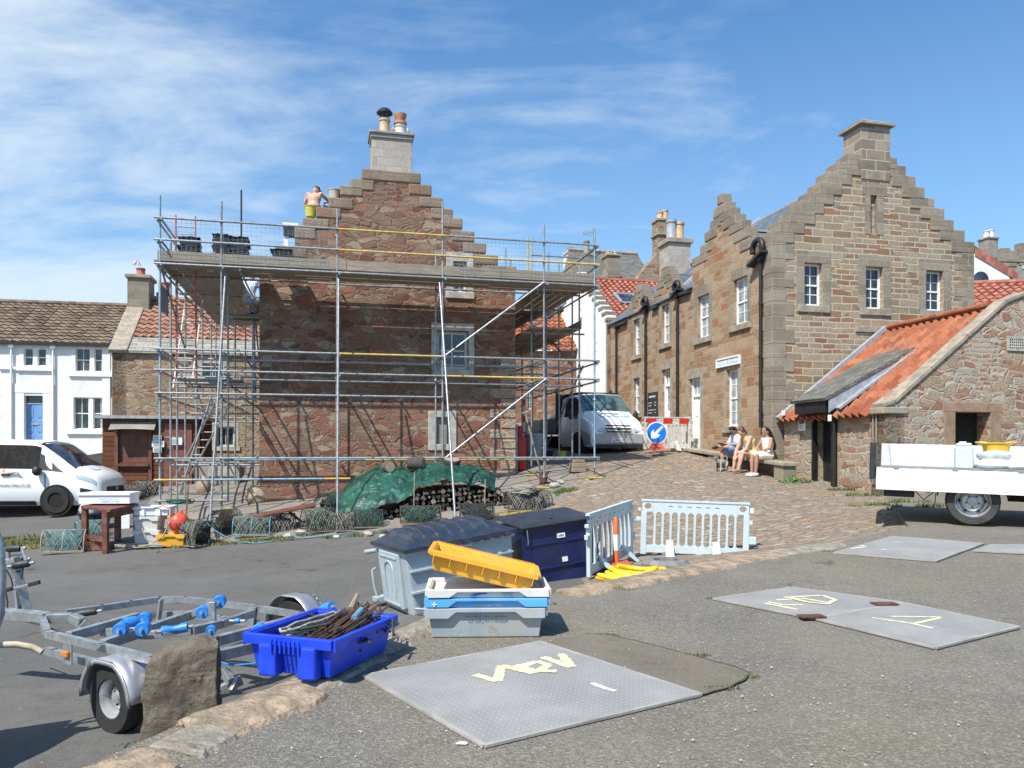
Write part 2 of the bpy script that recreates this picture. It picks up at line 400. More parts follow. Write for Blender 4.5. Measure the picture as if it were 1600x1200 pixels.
def cobbles(name):
    g = NG(name); v = g.vec('Position', rot=(0, 0, R(-13))); wv = g.warp(v, 1.6, .22)
    m = g.n('ShaderNodeMapping'); g.l(wv, m.inputs[0]); m.inputs['Scale'].default_value = (4.2, 7.0, .01)
    e = g.voro(m.outputs[0], 1, 'DISTANCE_TO_EDGE', .8).outputs['Distance']; vc = g.voro(m.outputs[0], 1, 'F1', .8).outputs['Color']
    sp = g.n('ShaderNodeSeparateColor'); g.l(vc, sp.inputs[0])
    col = g.ramp(sp.outputs[0], [(0,(.29,.215,.15)),(.18,(.34,.27,.195)),(.36,(.26,.225,.18)),(.52,(.35,.245,.165)),(.66,(.30,.255,.20)),(.8,(.41,.35,.27)),(.92,(.36,.25,.17))], 'CONSTANT')
    col = g.mix(g.rng(g.noise(v, 20, 5, .7), .3, .75, 0, .55), col, (.14,.11,.09))
    col = g.mix(g.rng(g.noise(v, .6, 4), .45, .7, 0, .4), col, (.26,.225,.19))
    col = g.mix(g.rng(e, .02, .09, .75, 0), col, (.13,.105,.08))
    h = g.math('ADD', g.rng(e, 0, .28), g.math('MULTIPLY', g.noise(v, 25, 4, .7), .25))
    h = g.math('ADD', h, g.math('MULTIPLY', sp.outputs[1], .35))
    return g.fin(col, .85, g.bump(h, .9, .03), spec=.3)
def tarmac(name, base, spk, stain, agg=90, sp_amt=.5, stone=0, warm=None):
    g = NG(name); v = g.vec('Position')
    a = g.noise(v, .55, 6, .62); b = g.noise(v, 3.2, 5, .7)
    col = g.mix(g.rng(a, .38, .66), base, stain); col = g.mix(g.rng(b, .4, .75, 0, .5), col, sm(base, .62))
    if warm: col = g.mix(g.rng(g.noise(v, .33, 4, .6), .42, .62, 0, .6), col, warm)
    vo = g.voro(v, agg); sp = g.n('ShaderNodeSeparateColor'); g.l(vo.outputs['Color'], sp.inputs[0])
    col = g.mix(g.math('MULTIPLY', g.rng(sp.outputs[0], .55, .95), sp_amt), col, spk)
    col = g.mix(g.math('MULTIPLY', g.rng(sp.outputs[1], .6, .95), sp_amt*.9), col, sm(base, .35))
    v2 = g.voro(v, 14); s2 = g.n('ShaderNodeSeparateColor'); g.l(v2.outputs['Color'], s2.inputs[0])
    pt = g.math('MULTIPLY', g.rng(v2.outputs['Distance'], .05, .12, 1, 0), g.rng(s2.outputs[0], .86, .88))
    col = g.mix(pt, col, (.55,.53,.5))
    col = g.mix(g.math('MULTIPLY', g.rng(g.noise(v, 1.15, 4, .6, .4), .62, .74), .45), col, sm(base, .5)); col = g.mix(g.math('MULTIPLY', g.rng(g.noise(v, .21, 3, .5), .5, .62), .35), col, sm(base, 1.35))
    # a few meandering cracks
    wv = g.warp(v, .8, 1.1, 4)
    e = g.voro(wv, .33, 'DISTANCE_TO_EDGE').outputs['Distance']
    ck = g.math('MULTIPLY', g.rng(e, .003, .011, 1, 0), g.rng(g.noise(v, .8, 2), .58, .64)); col = g.mix(g.math('MULTIPLY', ck, .5), col, (.03,.028,.025))
    h = g.math('ADD', g.math('MULTIPLY', vo.outputs['Distance'], .8), g.math('MULTIPLY', g.noise(v, 22, 4, .7), .9))
    return g.fin(col, .9, g.bump(g.math('SUBTRACT', h, ck), .7, .009), spec=.25)
def pantile_m(name, pal, tw=.24, tl=.3, moss=.2, mc=(.2,.17,.11)):
    g = NG(name); v = g.vec('UV'); c, f = g.brick(v, tw, tl, .0001, off=0)
    col = g.ramp(c, pal); col = g.mix(g.rng(g.noise(v, 14, 5, .7), .3, .8, 0, .45), col, sm(pal[0][1], .5))
    col = g.mix(g.math('MULTIPLY', g.rng(g.noise(v, 1.6, 6, .7), .48, .7), moss), col, mc)
    return g.fin(col, .85, g.bump(g.noise(v, 40, 4), .3, .006), spec=.25)
def slate_m(name, base, bw=.3, bh=.18, lich=None):
    g = NG(name); v = g.vec('UV'); wv = g.warp(v, 6, .015); c, f = g.brick(wv, bw, bh, .006, smooth=.0)
    col = g.mix(c, sm(base, .7), sm(base, 1.3)); col = g.mix(g.rng(g.noise(v, 5, 6, .7), .4, .75, 0, .5), col, sm(base, .5))
    if lich: col = g.mix(g.rng(g.noise(v, 7, 6, .75), .56, .66, 0, .8), col, lich)
    col = g.mix(f, col, sm(base, .3))
    h = g.math('ADD', g.math('SUBTRACT', 1, f), c)
    return g.fin(col, .6, g.bump(h, .6, .012))
# stone
coursed('red_rubble', [(0,(.27,.115,.078)),(.12,(.23,.15,.105)),(.26,(.33,.165,.11)),(.38,(.19,.085,.06)),(.5,(.31,.225,.16)),(.62,(.25,.13,.09)),(.76,(.38,.29,.21)),(.88,(.28,.125,.085))], .46, .19, .024, (.235,.165,.12), .22, .9, .03, two=(.28, .12), region=((.28,.215,.16), .45, .52, .4), grime=.75, vor=(2.5, 7.2))
coursed('tan_rubble', [(0,(.33,.25,.17)),(.14,(.41,.28,.165)),(.28,(.31,.17,.11)),(.42,(.37,.30,.22)),(.58,(.42,.31,.2)),(.72,(.27,.145,.10)),(.84,(.40,.36,.30)),(.93,(.33,.18,.12))], .42, .17, .022, (.32,.26,.19), .22, .9, .03, two=(.24, .10), grime=.4, vor=(2.7, 7.2))
coursed('hut_rubble', [(0,(.37,.285,.20)),(.14,(.41,.30,.20)),(.28,(.35,.20,.135)),(.4,(.40,.35,.28)),(.54,(.31,.17,.125)),(.66,(.43,.34,.25)),(.8,(.36,.28,.21)),(.91,(.45,.41,.35))], .38, .16, .026, (.42,.35,.275), .2, .9, .028, two=(.24, .10), grime=.35, vor=(2.8, 7.2))
coursed('facade_stone', [(0,(.30,.185,.115)),(.14,(.42,.295,.185)),(.32,(.37,.225,.13)),(.42,(.44,.33,.225)),(.6,(.38,.265,.165)),(.76,(.36,.19,.10)),(.85,(.45,.325,.215))], .62, .27, .018, (.36,.28,.21), .10, .9, .022, region=((.36,.18,.10), .75, .55, .35), two=(.42, .17))
coursed('gable_stone', [(0,(.27,.20,.125)),(.15,(.36,.285,.19)),(.35,(.32,.20,.115)),(.48,(.39,.315,.215)),(.66,(.31,.255,.18)),(.8,(.31,.165,.09)),(.87,(.40,.33,.24))], .58, .19, .02, (.46,.40,.33), .06, .8, .018, two=(.4, .14), region=((.30,.19,.12), .5, .56, .3))
coursed('ashlar', [(0,(.27,.235,.18)),(.35,(.34,.30,.235)),(.7,(.30,.255,.195)),(1,(.39,.345,.275))], .7, .32, .008, (.36,.325,.265), .015, .5, .01, grime=.55)
coursed('chimney_stone', [(0,(.25,.22,.17)),(.3,(.36,.32,.255)),(.6,(.30,.26,.20)),(.85,(.40,.355,.285))], .55, .27, .014, (.44,.40,.33), .02, .7, .012, grime=.6)
coursed('step_stone', [(0,(.25,.215,.165)),(1,(.36,.31,.24))], .62, .26, .012, (.26,.23,.19), .04, .7, .02, grime=.6)
coursed('rough_step', [(0,(.27,.20,.145)),(.5,(.33,.27,.205)),(1,(.30,.185,.135))], .5, .24, .012, (.26,.22,.17), .05, 1, .03, grime=.6)
coursed('block_stone', [(0,(.40,.35,.30)),(1,(.50,.46,.41))], .44, .215, .012, (.33,.30,.27), .01, .3, .006, grime=.15)
coursed('timber_clad', [(0,(.15,.06,.035)),(1,(.23,.095,.055))], 2.4, .14, .008, (.03,.015,.01), .01, .5, .012, grime=.4)
plain('dressing', (.34,.29,.22), .9, var=.25, sc=5, bump=.4, bsc=25, bd=.01, dirt=(.17,.15,.13), damt=.5)
plain('pale_dressing', (.45,.42,.37), .9, var=.3, sc=6, bump=.4, bsc=30, bd=.008, dirt=(.22,.18,.15), damt=.6)
plain('harl_white', (.80,.80,.78), .9, var=.05, sc=3, bump=.5, bsc=90, bd=.008, dirt=(.55,.54,.50), dsc=1.3, damt=.35)
plain('white_paint', (.82,.82,.80), .45, var=.05, sc=4, bump=.03)
plain('dirty_white', (.62,.60,.55), .7, var=.2, sc=9, bump=.2, dirt=(.3,.27,.22), damt=.6)
plain('blue_door', (.17,.33,.60), .5, var=.08)
plain('black_paint', (.018,.018,.02), .45, var=.3)
plain('black_gutter', (.02,.02,.022), .5, var=.3, sc=12)
plain('concrete', (.33,.31,.28), .9, var=.2, sc=4, bump=.5, bsc=40, bd=.006, dirt=(.16,.15,.13), damt=.4)
plain('grey_render', (.27,.25,.22), .9, var=.2, sc=2, bump=.4, bsc=40, bd=.006, dirt=(.15,.14,.12), damt=.4)
plain('terracotta', (.52,.25,.15), .8, var=.25, sc=8, dirt=(.25,.15,.1), damt=.4)
plain('buff_pot', (.55,.39,.24), .8, var=.2, sc=8, dirt=(.25,.18,.12), damt=.3)
plain('red_pot', (.42,.13,.09), .8, var=.2)
plain('lead', (.33,.35,.38), .5, var=.2)
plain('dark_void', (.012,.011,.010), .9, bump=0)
g = NG('glass'); v = g.vec('Object'); g.fin(g.mix(g.rng(g.noise(v, 2.5, 2), .35, .65), (.012,.017,.024), (.05,.065,.085)), .06, g.bump(g.noise(v, 3, 1), .05, .02)); g.b.inputs['Specular IOR Level'].default_value = .8
g = NG('pale_glass'); v = g.vec('Object'); g.fin(g.mix(g.rng(g.noise(v, 3.5, 2), .35, .65), (.22,.25,.28), (.42,.46,.49)), .12, None); g.b.inputs['Specular IOR Level'].default_value = .8
pantile_m('pantile_orange', [(0,(.24,.07,.035)),(.5,(.35,.112,.055)),(1,(.42,.17,.09))], moss=.6)
pantile_m('pantile_red', [(0,(.30,.10,.075)),(.5,(.38,.14,.10)),(1,(.46,.20,.15))], moss=.25)
pantile_m('pantile_old', [(0,(.30,.14,.09)),(.5,(.40,.20,.13)),(1,(.46,.29,.21))], moss=.4, mc=(.30,.26,.19))
pantile_m('pantile_brown', [(0,(.12,.085,.06)),(.5,(.20,.15,.105)),(1,(.28,.215,.15))], tw=.3, tl=.34, moss=.5, mc=(.17,.14,.08))
slate_m('slate_blue', (.115,.14,.175)); slate_m('slate_grey', (.15,.14,.125), lich=(.24,.22,.17)); slate_m('slate_porch', (.15,.148,.13), .22, .16, lich=(.36,.25,.09))
slate_m('stone_slab', (.33,.31,.26), .5, .14, lich=(.42,.38,.28))
cobbles('cobble')
tarmac('quay_tarmac', (.150,.138,.115), (.40,.375,.33), (.195,.175,.142), 95, .36, warm=(.185,.158,.112))
tarmac('road_tarmac', (.122,.118,.110), (.22,.215,.205), (.145,.138,.128), 130, .28)
tarmac('apron', (.215,.195,.17), (.36,.34,.31), (.26,.235,.20), 110, .3)
tarmac('patch_tarmac', (.170,.148,.115), (.28,.26,.22), (.19,.168,.13), 120, .25)
plain('galv', (.36,.38,.39), .45, .5, var=.25, sc=14, bump=.15, dirt=(.23,.25,.26), dsc=9, damt=.5)
plain('galv_dull', (.30,.31,.31), .5, .4, var=.3, sc=10, dirt=(.24,.13,.08), dsc=7, damt=.45)
plain('galv_yellow', (.58,.42,.10), .6, .0, var=.25, sc=10, dirt=(.42,.40,.36), dsc=2.2, damt=.9)
plain('galv_blue', (.25,.38,.45), .5, .2, var=.25, sc=9, dirt=(.4,.4,.38), dsc=7, damt=.6)
plain('rust', (.12,.055,.035), .85, .1, var=.4, sc=20, bump=.5)
plain('red_paint', (.55,.09,.045), .5, var=.15)
plain('red_bottle', (.50,.02,.02), .4, var=.15)
g = NG('plank'); v = g.vec('UV', scale=(1, 6, 1)); a = g.noise(v, 3, 7, .7, .6)
g.fin(g.mix(g.rng(g.noise(g.vec('Object'), .7, 3), .35, .65, 0, .5), g.ramp(a, [(.25,(.13,.10,.075)),(.5,(.29,.24,.18)),(.75,(.41,.35,.27))]), (.23,.205,.17)), .85, g.bump(a, .4, .006))
g = NG('old_wood'); v = g.vec('Object', scale=(1, 1, 5)); a = g.noise(v, 6, 7, .7, .6)
g.fin(g.ramp(a, [(.25,(.16,.11,.075)),(.5,(.30,.23,.165)),(.75,(.42,.35,.26))]), .85, g.bump(a, .5, .006))
# ================================================================ GROUND
PAVE = [tuple(gp(*p)[:2]) for p in ((205,848),(328,852),(430,846),(528,836),(650,822),(760,812),(848,800),(895,764),(902,742),(930,716))] + [(1.4,24),(-.5,34),(-14,34),(-13,24),tuple(gp(235,770)[:2])]
COBB = [tuple(gp(848,800)[:2]),tuple(gp(895,764)[:2]),tuple(gp(902,742)[:2]),tuple(gp(930,716)[:2]),(1.4,24),(-.5,34),(-6,60),(25,60),(25,19.5),(8.0,17.0),(7.8,16.0),(6.9,14.2),(6.1,12.4),(5.6,10),(1.2,6),(.9,10.5)]
def axis(lo, hi, flo, fhi, fine, grow):
    a = [flo]; x = fine
    b = list(np.arange(flo, fhi+1e-6, fine))
    l = []; p = flo; st = fine
    while p > lo: st *= grow; p -= st; l.append(p)
    h = []; p = fhi; st = fine
    while p < hi: st *= grow; p += st; h.append(p)
    return np.array(l[::-1]+b+h)
gx = axis(-900, 900, -13, 10, .12, 1.28); gy = axis(-300, 1500, 2.2, 27, .12, 1.28)
GX, GY = np.meshgrid(gx, gy); GZ = terr(GX, GY)
for j in range(len(gy)):
    for i in range(len(gx)):
        x, y = gx[i], gy[j]
        GZ[j, i] += .012*nz(x*1.3, y*1.3)+.006*nz(x*5, y*5)
        if inpoly(x, y, QPOLY): GZ[j, i] = min(GZ[j, i], qz(0, y)-.06)
nxg = len(gx)
zones = {'road': [], 'pavement': [], 'cobbled_street': []}
for j in range(len(gy)-1):
    for i in range(nxg-1):
        x = (gx[i]+gx[i+1])/2; y = (gy[j]+gy[j+1])/2
        xx = x+.14*nz(x*1.7, y*1.7, 3); yy = y+.14*nz(x*1.7, y*1.7, 9)
        k = 'cobbled_street' if inpoly(xx, yy, COBB) else 'pavement' if inpoly(xx, yy, PAVE) else 'road'
        zones[k].append((j*nxg+i, j*nxg+i+1, (j+1)*nxg+i+1, (j+1)*nxg+i))
allv = [(float(GX.flat[k]), float(GY.flat[k]), float(GZ.flat[k])) for k in range(GX.size)]
for k, fs in zones.items():
    used = sorted({i for f in fs for i in f}); mp_ = {a: b for b, a in enumerate(used)}
    me = bpy.data.meshes.new(k); me.from_pydata([allv[i] for i in used], [], [tuple(mp_[i] for i in f) for f in fs])
    me.materials.append(MT[{'road': 'road_tarmac', 'pavement': 'apron', 'cobbled_street': 'cobble'}[k]])
    me.polygons.foreach_set('use_smooth', [True]*len(me.polygons))
    o = bpy.data.objects.new(k, me); COL.objects.link(o); o['kind'] = 'structure'
# quay slab with a real edge drop
mb = MB(); n = len(QPOLY)
top = [Vector((x, y, qz(x, y))) for x, y in QPOLY]
from mathutils.geometry import tessellate_polygon
# densify by ear clipping then keep as triangles
tris = tessellate_polygon([top]); mb.add(top, [tuple(t) for t in tris])
mb.add(top+[p-Vector((0,0,1.1)) for p in top], [(i, (i+1) % n, n+(i+1) % n, n+i) for i in range(n)])
qo = mb.build('quay', 'quay_tarmac', kind='structure')
bmn = qo.data
import bmesh
bm = bmesh.new(); bm.from_mesh(bmn); bmesh.ops.recalc_face_normals(bm, faces=bm.faces); bm.to_mesh(bmn); bm.free()
# tarmac repair patch beside the near plate
mb = MB(); poly = [QP(*p)+Vector((0,0,.004)) for p in ((843,1006),(880,998),(915,991),(950,992),(1010,1006),(1080,1024),(1150,1043),(1174,1054),(1165,1062),(1130,1078),(1094,1087))]
mb.add(poly, [tuple(range(len(poly)))]); mb.build('tarmac_patch', 'patch_tarmac', kind='structure')
mb = MB(); c = [(915,991),(950,992),(1010,1006),(1080,1024),(1150,1043),(1174,1054),(1165,1062),(1130,1078),(1094,1087)]
for a, b in zip(c, c[1:]):
    A = QP(*a); B = QP(*b); ns = 7; pts = []
    for k in range(ns+1):
        q = A.lerp(B, k/ns); pts.append(q+Vector((nz(q.x*9, q.y*9)*.012, nz(q.x*9, q.y*9, 5)*.012, .0055)))
    for p, q in zip(pts, pts[1:]):
        d = (q-p).normalized(); s_ = Vector((-d.y, d.x, 0))*(.005+.005*nz(p.x*15, p.y*15, 2)); e = d*.004
        mb.add([p-s_-e, p+s_-e, q+s_+e, q-s_+e], [(0,1,2,3)])
mb.build('joint_sealant', plain('old_sealant', (.06,.055,.045), .9), kind='structure')
# kerb stones along the quay edge
kp = [QEDGE[i] for i in range(1, 14)]
segs = [((-2.25,1.5),(130,1200)),((118,1206),(240,1152)),((262,1120),(295,1100))]
kst = [((60,1235),(232,1178),.30,'warm'),((236,1176),(306,1140),.26,'grey'),((282,1133),(452,1072),.34,'warm'),((455,1070),(560,1020),.24,'grey'),((562,1018),(650,977),.22,'grey'),((652,975),(740,952),.2,'grey'),
       ((870,927),(938,913),.26,'warm'),((940,913),(1040,893),.3,'warm'),((1042,893),(1124,878),.3,'warm'),((1126,877),(1205,863),.26,'warm'),((1207,863),(1300,850),.24,'grey')]
plain('kerb_warm', (.33,.25,.17), .9, var=.4, sc=9, bump=1, bsc=30, bd=.02, dirt=(.16,.135,.095), dsc=6, damt=.6)
plain('kerb_grey', (.29,.255,.205), .9, var=.35, sc=9, bump=1, bsc=30, bd=.02, dirt=(.17,.145,.10), dsc=5, damt=.6)
for k, (a, b, wd, tone) in enumerate(kst):
    A = QP(*a); B = QP(*b); d = (B-A); L = d.length; d.normalize(); s_ = Vector((d.y, -d.x, 0))
    if s_.x < 0 and abs(s_.x) > abs(s_.y): s_ = -s_
    if s_.dot(Vector((1,-1,0))) < 0: s_ = -s_
    mb = MB(); nseg = 12; rings = []
    for i in range(nseg+1):
        t = i/nseg; c_ = A+d*L*t; sd = k*7.3
        w0 = -.05+.02*nz(t*5+sd, 1); w1 = wd+.045*nz(t*4+sd, 2)
        if i in (0, nseg): w1 -= .035; w0 += .01
        h = .022+.012*nz(t*6+sd, 4)
        z0 = qz(c_.x, c_.y)
        def q(w_, z_): p = c_+s_*w_; return Vector((p.x, p.y, qz(p.x, p.y)+z_))
        rings.append([q(w0-.0, -.7), q(w0, h-.03), q(w0+.03, h), q((w0+w1)/2, h+.008+.01*nz(t*9+sd, 5)), q(w1-.03, h-.004), q(w1, h-.035), q(w1, -.3)])
    vs = [p for r_ in rings for p in r_]; m7 = 7
    fs = [(i*m7+j, i*m7+j+1, (i+1)*m7+j+1, (i+1)*m7+j) for i in range(nseg) for j in range(m7-1)]
    fs += [tuple(range(m7)), tuple(nseg*m7+j for j in range(m7))[::-1]]
    mb.add(vs, fs)
    mb.build('kerb_stone', 'kerb_'+{'warm': 'warm', 'grey': 'grey'}[tone], smooth=40, group='edge stones along the raised quay', cat='kerb stone',
        label=['orange kerb stone in the bottom left corner of the picture','short grey kerb stone at the foot of the standing boulder','long tan kerb stone running from the boulder to the blue crate','grey kerb stone hidden mostly under the blue crate','kerb stone between the blue crate and grey wheeled bin','kerb stone directly behind the stack of fish boxes',
         'kerb stone just below the bottom corner of the navy bin','weathered kerb stone in front of the yellow hose coil','weathered kerb stone below the front feet of the plastic barrier','brown kerb stone just right of the plastic barrier feet','last kerb stone where cobbles and quay tarmac meet'][k])
# ================================================================ WALL HELPERS
I4 = Matrix.Identity(4)
MSIDE = Matrix(((0,1,0,0),(-1,0,0,0),(0,0,1,0),(0,0,0,1)))        # (a,b,c)->(b,-a,c): wall facing -x
def gridwall(mb, us, vs, top, thick=.5, M=None, holes=(), bottom=None, b0=0):
    for h in holes: us = us+[h[0], h[1]]; vs = vs+[h[2], h[3]]
    us = sorted({round(x, 4) for x in us}); vs = sorted({round(x, 4) for x in vs})
    def state(i, j):
        if i < 0 or j < 0 or i >= len(us)-1 or j >= len(vs)-1: return 0, thick
        u = (us[i]+us[i+1])/2; v = (vs[j]+vs[j+1])/2
        for h in holes:
            if h[0] < u < h[1] and h[2] < v < h[3]: return 2, (h[4] if len(h) > 4 else .22)
        return (1 if v < top(u) else 0), thick
    for i in range(len(us)-1):
        for j in range(len(vs)-1):
            if state(i, j)[0] != 1: continue
            u0, u1, v0, v1 = us[i], us[i+1], vs[j], vs[j+1]
            mb.add([(u0,b0,v0),(u1,b0,v0),(u1,b0,v1),(u0,b0,v1)], [(0,1,2,3)], M)
            for di, dj, q in ((-1,0,((u0,v0),(u0,v1))),(1,0,((u1,v1),(u1,v0))),(0,-1,((u1,v0),(u0,v0))),(0,1,((u0,v1),(u1,v1)))):
                s_, dp = state(i+di, j+dj)
                if s_ == 1: continue
                (a0, c0), (a1, c1) = q
                mb.add([(a0,b0,c0),(a1,b0,c1),(a1,b0+dp,c1),(a0,b0+dp,c0)], [(0,1,2,3)], M)
def steps_top(edges):                       # edges: sorted (u_left, z)
    def f(u):
        z = -99
        for a, b in edges:
            if u >= a: z = b
        return z
    return f
def window(house, M, a0, a1, c0, c1, b=.13, cols=2, rows=4, frame='white_paint', glass='glass', sill=None, surround=None, fw=.055, sash=True, name='window', lab=None, bar=.022, lintel=None):
    mb = MB(); e = .004
    mb.box(a0-e, a0+fw, b, b+.07, c0-e, c1+e, M); mb.box(a1-fw, a1+e, b, b+.07, c0-e, c1+e, M)
    mb.box(a0+fw, a1-fw, b, b+.07, c0-e, c0+fw*1.3, M); mb.box(a0+fw, a1-fw, b, b+.07, c1-fw, c1+e, M)
    iw = a1-a0-2*fw; cm = (c0+c1)/2
    if sash: mb.box(a0+fw, a1-fw, b+.005, b+.065, cm-.022, cm+.022, M)
    for k in range(1, cols):
        a = a0+fw+iw*k/cols; mb.box(a-bar/2, a+bar/2, b+.02, b+.05, c0+fw, c1-fw, M)
    for k in range(1, rows):
        c = c0+fw*1.3+(c1-c0-2.3*fw)*k/rows
        if sash and rows % 2 == 0 and k == rows//2: continue
        mb.box(a0+fw, a1-fw, b+.022, b+.048, c-bar/2, c+bar/2, M)
    o = mb.build(name, frame, house)
    if lab: o['label'] = lab
    MB().box(a0+.01, a1-.01, b+.034, b+.05, c0+.01, c1-.01, M).build('pane', glass, o)
    if sill:
        MB().box(a0-sill[1], a1+sill[1], -sill[2], b+.01, c0-sill[0], c0+.003, M).build('sill', sill[3], o, bevel=.008)
    if surround:
        w_, m_, pr = surround; q = MB()
        q.box(a0-w_, a0-.002, -pr, .06, c0, c1, M); q.box(a1+.002, a1+w_, -pr, .06, c0, c1, M); q.box(a0-w_, a1+w_, -pr, .06, c1+.002, c1+(lintel or w_*1.3), M)
        q.build('surround', m_, o, bevel=.006)
    return o
def pantile(mb, O, A, B, tw=.24, tl=.3, amp=.028, per=6):
    O, A, B = Vector(O), Vector(A), Vector(B); W_, L_ = A.length, B.length; a = A.normalized(); b = B.normalized(); nn = a.cross(b).normalized()
    nt_ = max(1, round(W_/tw)); nc = max(1, round(L_/tl)); tw = W_/nt_; tl = L_/nc
    prof = []
    for k in range(nt_*per+1):
        ph = (k % per)/per; h = amp*(math.sin(2*math.pi*ph)+.3*math.sin(4*math.pi*ph)); prof.append((k/per*tw, h))
    for j in range(nc):
        y0 = j*tl; y1 = y0+tl+.03; vs = []; us = []
        sg = .006*nz(j*.7, W_)
        for (x, h) in prof: vs.append(O+a*x+b*(y0-.0)+nn*(h+.07+sg+.012*nz(x*4, j*3.1))); us.append((x, y0+.01))
        for (x, h) in prof: vs.append(O+a*x+b*y1+nn*(h*.9+.012)); us.append((x, y0+tl-.02))
        for (x, h) in prof: vs.append(O+a*x+b*(y0-.0)+nn*(h+.018)); us.append((x, y0+.01))
        m = len(prof); fs = [(i, i+1, m+i+1, m+i) for i in range(m-1)]+[(2*m+i, 2*m+i+1, i+1, i) for i in range(m-1)]
        mb.add(vs, fs, None, us)
def slab(mb, O, A, B, th=.06):
    O, A, B = Vector(O), Vector(A), Vector(B); nn = A.cross(B).normalized()*th
    mb.hexa([O-nn, O+A-nn, O+A+B-nn, O+B-nn, O, O+A, O+A+B, O+B])
def ridge(mb, p, q, r=.11): 
    p, q = Vector(p), Vector(q); n = max(1, round((q-p).length/.45))
    for k in range(n):
        a = p.lerp(q, k/n); b = p.lerp(q, (k+1.06)/n); mb.tube([a, b], [r, r*.9], 8)
def chimney_pot(house, c, r, h, mat, name='chimney_pot', cowl=None):
    M = Matrix.Translation(Vector(c))
    o = MB().lathe([(r*1.05,0),(r*1.08,.05),(r*.93,.1),(r*.9,h*.85),(r*1.05,h*.87),(r*1.06,h*.94),(r*.95,h*.95),(r*.95,h),(r*.75,h),(r*.72,h-.2)], M, 16).build(name, mat, house, smooth=35)
    if cowl: 
        q = MB()
        for k in range(4): 
            t = k*math.pi/2; q.tube([Vector(c)+Vector((r*.8*math.cos(t), r*.8*math.sin(t), h-.02)), Vector(c)+Vector((r*.8*math.cos(t), r*.8*math.sin(t), h+.16))], .012, 5)
        q.lathe([(r*1.5,h+.14),(r*1.5,h+.17),(r*.9,h+.26),(.01,h+.28)], M, 14); q.build('cowl', 'black_paint', o, smooth=35)
    return o

# ================================================================ GABLE HOUSE UNDER REPAIR (centre)
O1 = Vector((-6.22, 19.3, 0))
h1 = thing('stone_house', 'red rubble stone house with stepped gable wrapped in scaffolding', 'house', O1, TH)
def G1(px, py, t=0): return on_t(O1, px, py, t)
W1 = G1(805, 600)[0]
L = [(405,412),(431,385),(460.7,355.5),(476,341),(496,324),(514.5,308.7),(534,290),(548.7,280),(566.7,264)]
Rr = [(655,273),(672.5,290),(690,310),(706,327.5),(722,342),(739.5,362.5),(758,381),(777,400),(800,417)]
edges = []
for a, b in L:
    s_, z_ = G1(a, b); edges.append((max(0, s_), z_))
rp = [G1(a, b) for a, b in Rr]
for k in range(len(rp)-1): edges.append((rp[k][0], rp[k+1][1]))
edges[0] = (0, edges[0][1])
T1 = steps_top(edges)
us = [e[0] for e in edges]+[W1]; vs = [e[1] for e in edges]+[-.8, 0]
def opening(px0, px1, py0, py1, G):          # returns a0,a1,c0,c1
    a0, c1 = G(px0, py0); a1 = G(px1, py0)[0]; c0 = G((px0+px1)/2, py1)[1]; c1 = G((px0+px1)/2, py0)[1]; return a0, a1, c0, c1
wa = opening(683, 732, 517, 578, G1); wb = opening(681, 701, 652, 694, G1); wc = opening(708, 729, 409, 457, G1)
mb = MB(); gridwall(mb, us, vs, T1, .55, None, [wa+(.25,), wb+(.12,), wc+(.22,)])
mb.build('gable_wall', 'red_rubble', h1)
window(h1, I4, *wa, b=.16, cols=2, rows=2, sash=False, surround=(.15, 'pale_dressing', .03), sill=(.17, .14, .05, 'pale_dressing'), frame='dirty_white', fw=.075, bar=.035)
window(h1, I4, *wc, b=.12, cols=2, rows=2, sash=False, surround=(.18, 'pale_dressing', .03), sill=(.16, .2, .06, 'pale_dressing'), frame='white_paint')
q = MB(); q.box(wb[0]-.2, wb[0], -.04, .1, wb[2]-.16, wb[3]+.16); q.box(wb[1], wb[1]+.2, -.04, .1, wb[2]-.16, wb[3]+.16); q.box(wb[0], wb[1], -.04, .1, wb[3], wb[3]+.16); q.box(wb[0], wb[1], -.04, .1, wb[2]-.16, wb[2])
bw_ = q.build('blocked_window', 'pale_dressing', h1, bevel=.01); MB().box(wb[0], wb[1], .06, .12, wb[2], wb[3]).build('infill_panel', 'grey_render', bw_)
# cope stones on each crow step, slightly proud, uneven
q = MB()
for k, (s_, z_) in enumerate(edges):
    s2 = edges[k+1][0] if k+1 < len(edges) else W1
    lft = k < 9
    a0, a1 = (s_-.03, s2+.28) if lft else (s_-.28, s2+.03)
    if k == 8: a0, a1 = s_-.03, s2+.03
    h = .26+.06*nz(k*3.3, 1); j = .03*nz(k, 5)
    a0 += .05*nz(k*5.1, 9); a1 += .05*nz(k*4.3, 2)
    q.box(a0, a1, -.025+j*.6, .6, z_-h, z_+.015+j)
q.build('crow_steps', 'rough_step', h1, bevel=.035)
q = MB()     # large squared corner stones and random bigger stones standing proud of the rubble
zz_ = -.3; k = 0
while zz_ < 3.6:
    hh = .26+.1*abs(nz(k*2.7, 3)); ln = (.62 if k % 2 else .36)+.12*nz(k, 8)
    q.box(W1-ln*1.1, W1+.02, -.02-.01*abs(nz(k, 2)), .3, zz_, zz_+hh-.02); zz_ += hh; k += 1
q.build('quoins', 'hut_rubble', h1, bevel=.03)
